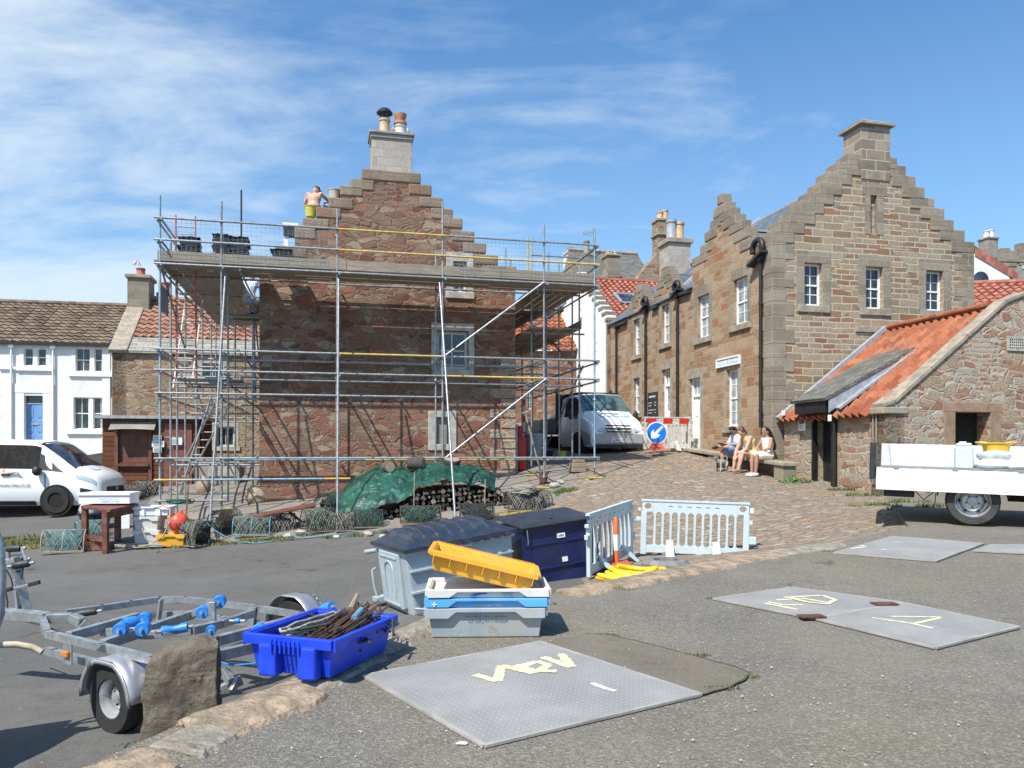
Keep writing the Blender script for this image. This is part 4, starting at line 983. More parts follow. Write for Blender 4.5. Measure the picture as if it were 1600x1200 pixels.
t = notice(1294.5, 1298.5, 648, 658, 17.7, 'little white card fixed inside the black hut porch', side=True, lines=False)
t = notice(1220.5, 1227, 641, 649, 19.7, 'small white plate on sandstone corner above the hut eave', lines=False)

# ================================================================ BACKGROUND HOUSES
def bghouse(name, label, O, th, build):
    t = thing(name, label, 'house', O, th); build(t, O); return t
# white crow-stepped house up the street: gable faces the street (-u), pantile slope faces us
O7 = P(950, 705, 33.0); O7.z = 1.2
wg = thing('white_gable_house', 'white harled gable house with red pantile roof at street top', 'house', O7, TH)
z7e = 5.6; z7r = 8.55; T7 = 8.4
st = []; nst = 10
for k in range(nst): st.append((-T7+T7/2*k/nst, z7e+(z7r-z7e)*(k+1)/nst))
for k in range(nst): st.append((-T7/2+.2+T7/2*k/nst, z7r-(z7r-z7e)*(k+.6)/nst))
mb = MB(); gridwall(mb, [a for a, b in st]+[0], [b for a, b in st]+[-.6], steps_top(st), .45, MSIDE, []); mb.build('street_gable', 'harl_white', wg)
def F7(px, py): t, z = on_s(O7, px, py, 0); return -t, z
for (a_, b_, c_, d_, cl, rw) in ((866,872.5,540,556,2,3),(882,887,550,565,1,1),(905.5,909,481,494,1,1),(931.5,935,533,562,1,2),(869,877,590,618,2,4)):
    o_ = opening(a_, b_, c_, d_, F7); window(wg, MSIDE, *o_, b=-.03, cols=cl, rows=rw, sash=rw > 1, glass='glass', sill=(.1,.08,.08,'white_paint'))
mb = MB(); mb.box(0, 9, .0, .35, -.6, z7e); mb.build('front_wall', 'tan_rubble', wg)
mb = MB(); pantile(mb, (.42, -.2, z7e+.02), (9, 0, 0), (0, T7/2+.1, z7r-.35-z7e), .27, .33, .035); ro = mb.build('roof', 'pantile_red', wg, smooth=50)
ridge(q := MB(), (.4, T7/2, z7r-.28), (9.4, T7/2, z7r-.28), .14); q.build('ridge_tiles', 'pantile_orange', wg)
q = MB(); Bn = Vector((0, T7/2+.1, z7r-.35-z7e)).normalized(); nn = Vector((1,0,0)).cross(Bn).normalized()
def skyl(x, b, w_, l_): 
    p = Vector((x, -.2, z7e+.02))+Bn*b+nn*.09; q.beam(p, p+Vector((w_,0,0)), .1, .08); q.beam(p+Bn*l_, p+Bn*l_+Vector((w_,0,0)), .1, .08); q.beam(p, p+Bn*l_, .1, .08); q.beam(p+Vector((w_,0,0)), p+Bn*l_+Vector((w_,0,0)), .1, .08); return p
pk = skyl(1.15, 1.9, .9, 1.15); sk_ = q.build('skylight', 'lead', wg); MB().add([pk, pk+Vector((.9,0,0)), pk+Vector((.9,0,0))+Bn*1.15, pk+Bn*1.15], [(0,1,2,3)]).build('pane', 'glass', sk_)
copes_ = MB()
for k, (a, b) in enumerate(st):
    if k < nst: continue
    copes_.box(a-.12, (st[k+1][0] if k+1 < len(st) else 0)+.01, -.03, .45, b-.12, b+.02, MSIDE)
copes_.build('crow_steps', 'step_stone', wg, bevel=.01)
# white section + red stone wall seen through the right of scaffold, orange pantiles above
O8 = P(822, 705, 37.0); O8.z = 1.0
rh = thing('red_stone_house', 'red stone house with orange pantile roof seen under the scaffold boards', 'house', O8, R(4))
z8 = 1.3+(705-548)/FX*37-1.0; W8 = 2.6
w8 = opening(824, 832, 600, 640, lambda a, b: on_t(O8, a, b, 0, R(4)))
mb = MB(); gridwall(mb, [-1.5, W8], [-.5, z8], lambda u: z8, .4, None, [w8+(.2,)]); mb.build('wall', 'red_rubble', rh); window(rh, I4, *w8, cols=2, rows=4, frame='white_paint')
mb = MB(); pantile(mb, (-1.5, -.2, z8), (W8+1.5, 0, 0), (0, 3.4, 2.6), .3, .36, .04); mb.build('roof', 'pantile_orange', rh, smooth=50)
stack(rh, 862, 884, 440, 478, 39.5, 'grey_render', .9, 'grey_render', ())
# far roofs and chimneys above the street
def farhouse(label, px0, px1, pye, pyr, Y, wall, roof, base=1.0, depth=3.5, name='far_house', chims=(), th=TH, skl=None):
    O = P(px0, pye, Y); u = (px1-px0)/FX*Y/math.cos(th); O = Vector((O.x, O.y, base)); ze = CZ+(HY-pye)/FX*Y-base; zr = CZ+(HY-pyr)/FX*(Y+depth)-base
    t = thing(name, label, 'house', O, th)
    MB().box(0, u, 0, .4, -1, ze).box(0, .4, .4, depth*2, -1, ze).box(u-.4, u, .4, depth*2, -1, ze).build('wall', wall, t)
    mb = MB()
    if roof.startswith('pan'): pantile(mb, (0, -.2, ze), (u, 0, 0), (0, depth+.2, zr-ze), .3, .36, .035, 5)
    else: slab(mb, (0, -.2, ze), (u, 0, 0), (0, depth+.2, zr-ze), .08)
    mb.build('roof', roof, t, smooth=50 if roof.startswith('pan') else None)
    mb = MB(); mb.prism([(0,ze),(depth,zr-.08),(depth*2,ze)], -.35, -.02, Matrix.Rotation(R(90), 4, 'Z')); mb.prism([(0,ze),(depth,zr-.08),(depth*2,ze)], -u+.02, -u+.35, Matrix.Rotation(R(90), 4, 'Z')); mb.build('gable', wall, t)
    MB().tube([(0, depth, zr+.04), (u, depth, zr+.04)], .12, 8).build('ridge_tiles', 'dressing' if not roof.startswith('pan') else roof, t)
    for c_ in chims: stack(t, *c_)
    return t
fh1 = farhouse('far slate roofed house with rubble gable above the pantile roof', 925, 1048, 470, 392, 45, 'tan_rubble', 'slate_grey', 1.5, 4.5, chims=((950,970,399,432,46,'step_stone',1.0,'dressing',((955,389,.16,'buff_pot'),(960,390,.16,'buff_pot'),(966,390,.16,'dirty_white'))),))
# tall rubble gable with chimney at (1035,330)
O9 = P(1020, 500, 40); O9.z = 3
tg = thing('rubble_gable_house', 'tall tan rubble gable with chimney rising behind the street dormers', 'house', O9, TH)
def G9(px, py): return on_t(O9, px, py, 0)
pl = [G9(*p) for p in ((1000,520),(1110,520),(1110,470),(1060,412),(1050,392),(1030,392),(1003,425),(990,445))]
mb = MB(); mb.prism(pl, 0, .6); mb.build('gable_wall', 'tan_rubble', tg)
a, c0 = G9(1029, 400); a1, c1 = G9(1050, 345); ckk = MB().box(a, a1, .02, .8, c0-.3, c1).build('chimney', 'tan_rubble', tg); MB().box(a-.08, a1+.08, -.06, .88, c1-.75, c1-.65).box(a-.06, a1+.06, -.04, .86, c1, c1+.1).build('chimney_cope', 'dressing', ckk)
for px, tp in ((1036, 328), (1044, 325)): x, z = G9(px, tp); chimney_pot(ckk, (x, .4, c1+.1), .17, z-c1-.1, 'buff_pot')
# white chimney stack house behind scaffold right
wc_ = farhouse('far house with white chimney stack behind right scaffold rails', 880, 935, 470, 428, 50, 'harl_white', 'slate_grey', 2, 3.5, chims=((887,901,395,450,50,'harl_white',.9,'dirty_white',((894,384,.2,'terracotta'),)),(914,925,398,450,49,'buff_pot',.7,'dressing',((919.5,374,.2,'grey_render'),)),(903,914,424,455,49.3,'step_stone',.8,'dressing',())))
# aerial on far chimney
q = MB(); p = P(927, 400, 49); q.tube([p, P(927, 355, 49)], .03, 6); q.tube([P(911, 365, 49), P(929, 362, 49)], .02, 5)
for k in range(6): q.tube([P(912+k*2.6, 360, 49), P(912+k*2.6, 369, 49)], .014, 4)
q.build('tv_aerial', 'galv_dull', label='thin television aerial standing above the far buff chimney', cat='aerial')
# right side background
rr_ = farhouse('house with red pantile roof behind the hut at right edge', 1517, 1720, 497, 447, 27, 'tan_rubble', 'pantile_red', .5, 3.0, th=R(-10))
wr = P(1519, 500, 40); wr.z = 2
wt = thing('white_end_house', 'white rounded gable with red roof beyond the sandstone gable', 'house', wr, R(6))
def GA(px, py): return on_t(wr, px, py, 0, R(6))
mb = MB(); pts = [GA(*p) for p in ((1500,470),(1585,470),(1575,423),(1568,419),(1560,412),(1552,406),(1544,400),(1536,396),(1530,393),(1524,398),(1521,404),(1519,412),(1500,420))]
mb.prism(pts, 0, .4); mb.build('gable_wall', 'harl_white', wt)
mb = MB(); A_ = GA(1522, 384); B_ = GA(1590, 424); mb.add([(A_[0],-.05,A_[1]),(B_[0],-.05,B_[1]-.1),(B_[0]+2.5,4,B_[1]+.2),(A_[0]+.3,4,A_[1]+.1),(A_[0],-.05,A_[1]-.5),(B_[0],-.05,B_[1]-.5)], [(0,1,2,3),(4,5,1,0)]); mb.build('roof', 'pantile_red', wt)
a = GA(1532, 428)
M_ = Matrix.Translation((a[0], -.02, a[1]-.3))@Matrix.Rotation(R(90), 4, 'X')
MB().lathe([(.01,0),(.42,0),(.42,.03),(.01,.03)], M_, 20).build('round_window', 'glass', wt)
tw = P(1535, 500, 60); tw.z = 3
to = thing('castellated_tower', 'grey stone building with battlements and chimney at far right', 'building', tw, R(5))
def GB(px, py): return on_t(tw, px, py, 0, R(5))
x0, zt_ = GB(1535, 398); x1 = GB(1700, 398)[0]
mb = MB(); mb.box(x0, x1, 0, .6, -3, zt_); mb.build('wall', 'grey_render', to)
q = MB(); k = 0
pts = [(1535,404,1549,393),(1565,400,1578,388),(1578,400,1588,392),(1592,398,1606,380),(1612,396,1626,378)]
for a_, b_, c_, d_ in pts: xa, za = GB(a_, b_); xb, zb = GB(c_, d_); q.box(xa, xb, -.05, .5, za-.8, zb)
q.box(x0-.1, x1, -.1, .6, zt_-.5, zt_-.3); q.build('battlements', 'step_stone', to)
a, b = GB(1596, 410), GB(1604, 402)
MB().box(a[0], a[0]+1.2, -.04, 0, a[1]-.5, b[1]).build('window', 'pale_glass', to)
stack(to, 1544, 1563, 372, 402, 58, 'grey_render', .9, 'dressing', ((1550,358,.22,'dirty_white'),(1558.5,356,.24,'dirty_white')))
# more stone ground-level wall under white house end (tan strip between white gable and street house)
# street lamp on bracket
q0 = P(858, 480, 27)
lp = thing('street_lamp', 'grey bell shaped street lamp hanging from curved bracket by scaffold', 'street lamp', q0)
q = MB(); q.tube([Vector((-.35,0,.1)), Vector((-.3,0,.4)), Vector((-.15,0,.52)), Vector((0,0,.45)), Vector((.02,0,.28))], .035, 8); q.tube([Vector((-.35,0,.1)), Vector((-1.0,0,.1))], .035, 8); q.build('bracket', 'galv_dull', lp, smooth=50)
MB().lathe([(.05,.3),(.09,.22),(.16,.1),(.34,-.08),(.36,-.12),(.3,-.1)], None, 20).build('lamp_shade', 'lead', lp, smooth=60)
MB().lathe([(.27,-.1),(.2,-.3),(.05,-.42),(.001,-.42)], None, 16).build('lens', 'pale_glass', lp, smooth=60)
# plaque and blackboard on the street wall
a0, a1, c0, c1 = opening(1122, 1158, 566, 571, F2); a0 = F2(1121.5, 570)[0]; a1 = F2(1158, 560)[0]; c0 = F2(1140, 572)[1]; c1 = F2(1140, 558)[1]
pq = WM[h2.name]@MSIDE@Vector((a0, -.05, c0))
pt = thing('street_plaque', 'white framed name plaque above the ground floor sash window', 'sign', pq, TH-R(90))
w_, h_ = a1-a0, c1-c0
q = MB(); q.box(0, w_, -.02, .035, 0, .04); q.box(0, w_, -.02, .035, h_-.04, h_); q.box(0, .04, -.02, .035, .04, h_-.04); q.box(w_-.04, w_, -.02, .035, .04, h_-.04); q.build('frame', 'white_paint', pt)
MB().box(.04, w_-.04, 0, .03, .04, h_-.04).build('board', plain('pale_blue_board', (.50,.60,.66), .6, bump=0), pt)
text(pt, 'lettering', 'HARBOUR GRANNIES', .13, Matrix.Translation((w_/2, -.003, h_/2-.01))@Matrix.Rotation(R(90), 4, 'X'), 'white_paint')
a0 = F2(1014, 640)[0]; a1 = F2(1028, 640)[0]; c0 = F2(1021, 651)[1]; c1 = F2(1021, 613)[1]
bq = thing('chalk_board', 'tall black price board with white chalk lines on street wall', 'board', WM[h2.name]@MSIDE@Vector((a0, -.04, c0)), TH-R(90))
w_, h_ = a1-a0, c1-c0
MB().box(0, w_, -.0, .03, 0, h_).build('board', 'black_paint', bq); q = MB(); rs = random.Random(3); z = .12
while z < h_-.3: 
    l_ = rs.uniform(.3, .6)*w_; q.box(.06, .06+l_, -.005, -.001, z, z+.028); 
    if rs.random() < .6: q.box(w_-.2, w_-.08, -.005, -.001, z, z+.028)
    z += rs.choice((.07, .1, .15))
q.box(.1, w_-.12, -.005, -.001, h_-.18, h_-.12); q.build('chalk_lines', 'dirty_white', bq)
# ================================================================ SCAFFOLD
scf = thing('scaffolding', 'tube and board scaffold wrapped around the red stone house', 'scaffold', O1, TH)
rs = random.Random(21)
def GS(px, py, t=-1.5): return on_t(O1, px, py, t)
def gl(s_, t_): p = O1+U*s_+V*t_; return gz(p.x, p.y)
TM = ['galv']*6+['galv_dull']*2+['galv_blue']
def clamp(p, ax, nm='coupler'):
    return None
CB = MB()
def pole(kind, a, b, mat=None, r=.0243, couple=()):
    o = MB().tube([a, b], r, 8).build(kind, mat or rs.choice(TM), scf, smooth=50); return o
def coupler(p): CB.ball(p, (.045,.045,.045), 6)
SX = [GS(px, 600)[0] for px in (250, 346, 527, 691.5, 850, 929)]
SI = [GS(px, 600, -.3)[0] for px in (SX and (268, 362, 527, 680, 828, 905))]
SI = [SX[0]+.0, SX[1], SX[2], SX[3], SX[4]-.05, SX[5]-.3]
SI[5] = SX[5]; 
zP = GS(250, 410)[1]-.03                      # platform level (under boards)
tops = [GS(252, 305)[1], GS(349, 315)[1], GS(526, 326)[1], GS(693, 315)[1], GS(850, 350)[1], GS(928, 357)[1]]
LV = {'rail1': GS(252, 341)[1], 'rail2': GS(252, 375)[1], 'a': GS(250, 545)[1], 'b': GS(250, 578)[1], 'c': GS(250, 614)[1], 'd': 1.14, 'e': GS(250, 750)[1], 'f': GS(250, 783)[1]}
front, inner = -1.5, -.28
bases = MB()
for k, s_ in enumerate(SX):
    z0 = gl(s_, front); o = pole('standard', (s_, front, z0+.25), (s_, front, tops[k]), ['galv_blue','galv_dull','galv','galv','galv','galv_blue'][k])
    MB().tube([(s_, front, z0+.02), (s_, front, z0+.4)], .016, 6).build('jack', 'rust', o)
    MB().box(s_-.16, s_+.16, front-.12, front+.12, z0+.0, z0+.035).build('sole_board', 'galv_yellow', o)
    for z in LV.values(): coupler((s_, front, z))
    coupler((s_, front, zP)); 
    if k < 5 or True:
        z0 = gl(s_, inner); top_ = zP+.05 if 1 < k < 5 else zP+.8
        o = pole('standard', (s_, inner, z0+.2), (s_, inner, top_)); MB().box(s_-.14, s_+.14, inner-.1, inner+.1, z0, z0+.035).build('sole_board', 'galv_yellow', o)
        for nm in ('a', 'b', 'd'): coupler((s_, inner, LV[nm]))
def ledger(t, s0, s1, z, mats=None, name='ledger'):
    # one run made of tubes joined end to end
    cuts = [s0]; x = s0
    while s1-x > 5.2: x += rs.uniform(3.2, 5); cuts.append(x)
    cuts.append(s1)
    for i in range(len(cuts)-1):
        m_ = mats[i % len(mats)] if mats else None
        MB().tube([(cuts[i]+.004, t, z), (cuts[i+1]-.004, t, z)], .0243, 8).build(name, m_ or rs.choice(TM+['galv_yellow']), scf, smooth=50)
        if i: MB().tube([(cuts[i]-.07, t, z), (cuts[i]+.07, t, z)], .034, 8).build('sleeve', 'galv_dull', scf, smooth=50)
e = .12; f = front-.05
ledger(f, SX[0]-e, SX[2], LV['rail1'], ['galv_dull','galv']); ledger(f, SX[2], SX[3]+.1, LV['rail1'], ['galv_yellow']); ledger(f, SX[3]+.1, SX[5]+e, LV['rail1'], ['galv'])
ledger(f, SX[0]-e, SX[2], LV['rail2'], ['galv','galv_dull']); ledger(f, SX[2], SX[3], LV['rail2'], ['galv_yellow']); ledger(f, SX[3], SX[5]+e, LV['rail2'], ['galv_yellow','galv'])
ledger(f, SX[0]-e, SX[2], zP, ['galv','galv_yellow']); ledger(f, SX[2], SX[5]+e, zP, ['galv'])
ledger(f, SX[0]-e, SX[2], LV['a'], ['galv']); ledger(f, SX[2], SX[3], LV['a'], ['galv_yellow']); ledger(f, SX[3], SX[5]+e, LV['a'], ['galv'])
ledger(f, SX[0]-e, SX[3], LV['b'], ['galv']); ledger(f, SX[3], SX[4], LV['b'], ['galv_yellow']); ledger(f, SX[4], SX[5]+e, LV['b'], ['galv'])
ledger(f, SX[0]-e, SX[2], LV['c'], ['galv']); ledger(f, SX[2], SX[3], LV['c'], ['galv','galv_yellow'])
ledger(f, SX[0]-e, SX[1], LV['d']+.0, ['galv_dull']); ledger(f, SX[1], SX[5]+e, LV['d'], ['galv_blue','galv','galv'])
ledger(f, SX[0]-e, SX[1]-.6, LV['e'], ['galv_yellow']); ledger(f, SX[1]-.6, SX[2]-.3, LV['e'], ['galv_blue']); ledger(f, SX[2]-.3, SX[2]+.3, LV['e'], ['galv_yellow'])
ledger(f, SX[0]-e, SX[1]+.1, LV['f'], ['galv_dull'])
for nm in ('a', 'b', 'd'): ledger(inner+.05, -1.98, SX[5]+e, LV[nm]-.06, None)
ledger(inner+.05, SX[0], SX[5], zP-.0, ['galv_dull'])
ledger(inner+.05, SX[4], SX[5], LV['rail1']); ledger(inner+.05, SX[4], SX[5], LV['rail2'])
for k, s_ in enumerate(SX):          # transoms
    for z in (zP-.05, LV['a']-.05, LV['b']-.05, LV['d']-.05)+((LV['rail1']-.05, LV['rail2']-.05) if k in (0, 5) else ()):
        pole('transom', (s_+.05, front-.18, z), (s_+.05, inner+.2, z))
# return at left going back along the house, return at right
tl = [1.7, 4.6, 7.5]; sA, sB = SX[0], -.3
for t in tl:
    for s_ in (sA, sB):
        z0 = gl(s_, t); pole('standard', (s_, t, z0+.02), (s_, t, zP+(1.3 if s_ == sA and t < 6 else .3)))
    for z in (zP-.05, LV['a']-.05, LV['c']-.3): pole('transom', (sA-.15, t+.05, z), (sB+.2, t+.05, z))
for z in (zP, LV['a'], LV['c'], LV['rail1'], LV['rail2'], LV['d']):
    pole('ledger', (sA-.05, front-.1, z-.05), (sA-.05, 7.8 if z < zP+.1 else 4.9, z-.05))
for z in (zP, LV['a'], LV['c']): pole('ledger', (sB, front, z-.05), (sB, 7.8, z-.05))
for t in (1.6, 4.6):
    for s_ in (SX[5], SX[5]-1.45):
        z0 = gl(s_, t); pole('standard', (s_, t, z0+.02), (s_, t, zP+(1.3 if t < 3 else .4)), 'galv_dull' if t > 3 else None)
    for z in (zP-.05, LV['a']-.05, LV['b']-.05, LV['d']-.05): pole('transom', (SX[5]+.15, t+.05, z), (SX[5]-1.6, t+.05, z))
for z in (LV['rail1'], LV['rail2'], zP, LV['a'], LV['b'], LV['d']):
    pole('ledger', (SX[5]+.05, front-.1, z-.05), (SX[5]+.05, 4.8, z-.05), 'galv_dull' if z < zP else None)
    if z < zP: pole('ledger', (SX[5]-1.45, front, z-.05), (SX[5]-1.45, 4.8, z-.05), 'galv_dull')
for t in (.2, 3.1, 6.0): 
    z0 = gl(-.9, t); pole('standard', (-.9, t, z0+.02), (-.9, t, zP-.05)); pole('standard', (sA+.06, t, gl(sA, t)+.02), (sA+.06, t, zP+.1))
for z in (LV['b'], LV['c'], LV['e']+.3): pole('ledger', (-.95, inner, z), (-.95, 7.4, z), 'galv_dull'); pole('transom', (sA-.1, 3.1, z), (sB+.3, 3.1, z), 'galv_dull'); pole('transom', (sA-.1, .2, z), (sB+.3, .2, z))
for t in (.4, 3.0):
    pole('standard', (SX[5]-.75, t, gl(SX[5]-.75, t)+.02), (SX[5]-.75, t, zP-.05), 'galv_dull'); pole('standard', (SX[5]+.02, t, gl(SX[5], t)+.02), (SX[5]+.02, t, zP+1.0 if t < 1 else zP))
# boards: front platform (5 boards wide, runs of about 3.9 m)
def boards(s0, s1, t0, t1, z, along='s', name='board', gap=.022, bw=.225):
    n = max(1, round(((t1-t0) if along == 's' else (s1-s0))/bw)); 
    for i in range(n):
        L0, L1 = (s0, s1) if along == 's' else (t0, t1); x = L0-rs.uniform(0, .1)
        while x < L1-.3:
            x2 = min(L1+rs.uniform(-.03, .1), x+3.9); dz = rs.uniform(0, .03)
            if along == 's': y0 = t0+i*(t1-t0)/n; mb = MB().box(x, x2-.01, y0+gap/2, y0+(t1-t0)/n-gap/2, z+dz, z+.038+dz)
            else: y0 = s0+i*(s1-s0)/n; mb = MB().box(y0+gap/2, y0+(s1-s0)/n-gap/2, x, x2-.01, z+dz, z+.038+dz)
            mb.build(name, 'plank', scf); x = x2
zb = zP+.03
boards(SX[0]-.1, SX[5]+.1, front+.02, inner-.02, zb, 's')
boards(SX[0]+.03, sB-.1, inner+.0, 7.6, zb+.001, 't')
boards(SX[5]-1.4, SX[5]-.05, inner+.0, 4.6, zb+.001, 't')
zl = LV['a']+.35
zl = on_s(O1, 919, 512, SX[5]-.05)[1]
boards(SX[5]-1.45, SX[5]-.1, -.6, 4.4, zl, 't'); boards(SX[5]-1.45, SX[5]-.8, .3, 4.4, zl+.62, 't'); boards(sA+.1, sB-.2, .2, 1.5, GS(262, 588)[1]+.05, 's')
for z in (zl-.06,): 
    for t in (-.4, 1.6, 4.2): pole('transom', (SX[5]-1.6, t, z), (SX[5]+.1, t, z))
pole('transom', (sA-.1, .2, GS(262, 588)[1]), (sB+.1, .2, GS(262, 588)[1])); pole('transom', (sA-.1, 1.45, GS(262, 588)[1]), (sB+.1, 1.45, GS(262, 588)[1]))
# toe boards
def toe(s0, s1, t0, t1, z, m='plank'):
    MB().beam((s0, t0, z+.1125), (s1, t1, z+.1125), .038, .225).build('toe_board', m, scf)
ft = front+.005
zt2 = zb+.042
toe(SX[0]-.05, SX[1], ft, ft, zt2); toe(SX[1]+.02, SX[2]+.2, ft, ft, zt2); toe(SX[2]+.22, SX[2]+3.9, ft, ft, zt2); toe(SX[2]+3.92, SX[5], ft, ft, zt2)
toe(SX[0]-.02, SX[0]-.02, ft+.05, 4.5, zt2); toe(SX[5]+.0, SX[5]+.0, ft+.05, 4.4, zt2); toe(SX[5]-.08, SX[5]-.08, -.65, 3.4, zl+.04); 
# diagonal braces and rakers
def br(px0, py0, px1, py1, t0=front-.1, t1=None, m='galv'):
    a = GS(px0, py0, t0); t1 = t0 if t1 is None else t1; b = GS(px1, py1, t1); pole('brace', (a[0], t0, a[1]), (b[0], t1, b[1]), m)
br(850, 441, 694, 557); br(853, 592, 694, 717)
def raker(px0, py0, px1, py1, t0=front-.08):
    a = GS(px0, py0, t0); g_ = gp(px1, py1); lw = WM[scf.name].inverted()@g_
    pole('raker', (a[0], t0, a[1]), tuple(lw), 'galv')
raker(352, 432, 326, 851); raker(529, 436, 527, 833); raker(687, 442, 712, 818)
br(929, 388, 873, 430, front+.05, inner, 'galv_dull'); 
pole('brace', (SX[5]+.1, inner, LV['a']), (SX[5]+.1, 3.4, gl(SX[5], 3.4)+.2), 'galv_dull'); pole('brace', (SX[5]-.2, 1.6, zl), (SX[5]-.2, -.3, LV['a']), 'galv_dull')
pole('brace', (sA, front, zP), (sA, 4.6, LV['c']), 'galv_dull'); pole('brace', (sB, 1.7, zP), (sB, 7.5, LV['d']), 'galv_dull'); pole('brace', (sA+.2, inner, .3), (sA+.9, inner, LV['c']), 'galv')
# short uprights sticking up
for px, y0, y1 in ((377, 370, 297),): a = GS(px, y0, 3.5); b = GS(px, y1, 3.5); pole('standard', (a[0], 3.5, zP), (b[0], 3.5, b[1]), 'black_gutter')
for px, y1, t in ((790, 388, .4),(825, 373, -.1),(831, 372, .2),(857, 394, .5),(480, 390, .1),(681, 392, -.2)):
    b = GS(px, y1, t); pole('guard_post', (b[0], t, zP), (b[0], t, b[1]), rs.choice(['galv','galv_yellow']))
CB.build('couplers', 'galv_dull', scf, smooth=60)
# red ladder frame at left, grey ladder at foot
def ladder(label, a0, b0, w_, wd, mat, m2, n, rr=.018, name='ladder'):
    t = thing(name, label, 'ladder', a0); a0, b0 = Vector(a0), Vector(b0); s_ = Vector(wd).normalized()*w_/2
    for k in (-1, 1): MB().tube([a0+s_*k, b0+s_*k], rr, 8).build('stile', mat, t, world=True)
    for k in range(n): p = a0.lerp(b0, (k+.5)/n); MB().tube([p-s_, p+s_], rr*.7, 6).build('rung', m2, t, world=True)
    return t
def WS(px, py, t): a = GS(px, py, t); return O1+U*a[0]+V*t+Vector((0,0,a[1]))
ladder('tall red painted ladder standing inside the left scaffold bay', WS(291, 592, -.6), WS(290, 337, -.6), .43, U, 'red_paint', 'galv', 22)
ladder('white timber ladder leaning towards the cottage eaves behind red ladder', WS(285, 575, .6)+Vector((0,0,-.5)), WS(310, 420, 2.6), .42, U, 'dirty_white', 'old_wood', 12, .022)
# plank-like alloy ladder leaning at the foot
a = gp(272, 772); b = WS(347, 632, -.2); d_ = (b-a)
t = thing('alloy_ladder', 'grey alloy ladder section leaning from the ground by the shed door', 'ladder', a)
for s_ in (-.17, .17): MB().beam(a+U*s_+Vector((0,0,.03)), b+U*s_, .03, .07, up=U.cross(d_)).build('stile', 'galv', t, world=True)
for k in range(12): p = a.lerp(b, (k+.6)/12); MB().tube([p-U*.17, p+U*.17], .016, 6).build('rung', 'galv_dull', t, world=True)
# wire mesh guards on the rail
def mesh_guard(s0, s1, z0, z1, label):
    o_ = O1+U*((s0+s1)/2)+V*(front-.02)+Vector((0,0,z0)); mb = MB(); w_ = (s1-s0)/2; h_ = z1-z0
    x = -w_
    while x <= w_: mb.tube([(x,0,0),(x,0,h_)], .0022, 3, caps=False); x += .1
    z = 0
    while z <= h_: mb.tube([(-w_,0,z),(w_,0,z)], .0022, 3, caps=False); z += .1
    t = thing('mesh_guard', label, 'mesh guard', o_, TH, group='wire guards on the scaffold rail'); mb.build('wire_mesh', 'galv_blue', t)
mesh_guard(SX[0]+.05, SX[1]-.05, zb+.1, LV['rail1'], 'wire mesh guard in the end bay of scaffold by shed side')
mesh_guard(SX[1]+.05, SX[1]+2.35, zb+.1, LV['rail1'], 'wire mesh guard in front of the stacked dark slates')
mesh_guard(SX[3]+.4, SX[4]-.05, zb+.1, LV['rail1'], 'wire mesh guard beside the attic window end of the platform')
mesh_guard(SX[4]+.05, SX[5]-.05, zb+.1, LV['rail1'], 'wire mesh guard in the last bay over the street')
# blue grey sign on the left end
a = WS(245, 441, -1.5); b = WS(235, 435, -1.1)
sO = O1+U*(SX[0]-.03)+V*(-1.45); sz0 = CZ+(HY-482)/FX*17.4
sg = thing('hanging_sign', 'blue grey company board tied to the left scaffold standard', 'sign', Vector((sO.x, sO.y, sz0)), TH-R(90))
MB().box(-1.0, -.0, -.012, .012, 0, .58).build('board', plain('blue_grey_board', (.22,.28,.38), .5, bump=0), sg)
text(sg, 'lettering', 'MS', .24, Matrix.Translation((-.5, -.013, .36))@Matrix.Rotation(R(90), 4, 'X'), 'ink'); text(sg, 'lettering', 'SCAFFOLD', .13, Matrix.Translation((-.5, -.013, .16))@Matrix.Rotation(R(90), 4, 'X'), 'ink')
# stacks of dark slates, bags, buckets on the platform
def Wp(px, py, t): return WS(px, py, t)
def slatestack(px0, px1, py0, t, label, seed, nw=1):
    p0 = WS(px0, 400, t); p1 = WS(px1, 400, t); w_ = (p1-p0).length; top_ = GS(px0, py0, t)[1]; h_ = top_-zb-.05
    r_ = random.Random(seed); root = thing('slate_stack', label, 'slate stack', (p0+p1)/2*1.0, TH, group='stacks of dark slates on the platform'); root.location.z = zb+.045; WM[root.name] = Matrix.Translation(root.location)@Matrix.Rotation(TH, 4, 'Z')
    mb = MB(); n_ = int(h_/.035)
    for k in range(n_):
        dx = r_.uniform(-.05, .05); M = Matrix.Rotation(R(r_.uniform(-5, 5)), 4, 'Z'); zz = k*.035; s2 = w_/2*r_.uniform(.86, 1.05); mb.box(-s2+dx, s2+dx, -.22, .22, zz, zz+.028, M)
    mb.build('slates', 'black_slate', root)
    mb = MB(); mb.grid(lambda a, b: ((a-.5)*w_*1.1, (b-.5)*.5, n_*.035+.01+.03*nz(a*4+seed, b*4)), 8, 5); mb.build('top_sheet', 'black_slate', root)
plain('black_slate', (.03,.032,.038), .5, var=.4, sc=9, bump=.5)
slatestack(281, 313, 371, -.7, 'stack of dark slates at the left end of the platform', 1); slatestack(334, 358, 367, -.7, 'taller slate stack beside the second scaffold standard', 2); slatestack(360, 388, 371, -.7, 'wide slate stack right of the second scaffold standard', 3); slatestack(424, 456, 391, -.6, 'low dark slate pile beneath the white post', 4)
p = WS(447, 402, .3); wp_ = thing('white_post', 'white flue post standing behind the platform boards', 'post', p, TH); MB().box(-.06,.06,-.06,.06,0,.75).build('shaft', 'white_paint', wp_); MB().box(-.06,.4,-.1,.1,.52,.75).build('dark_box', 'black_slate', wp_); MB().box(-.08,.3,-.1,.12,.75,.85).build('cap', 'white_paint', wp_)
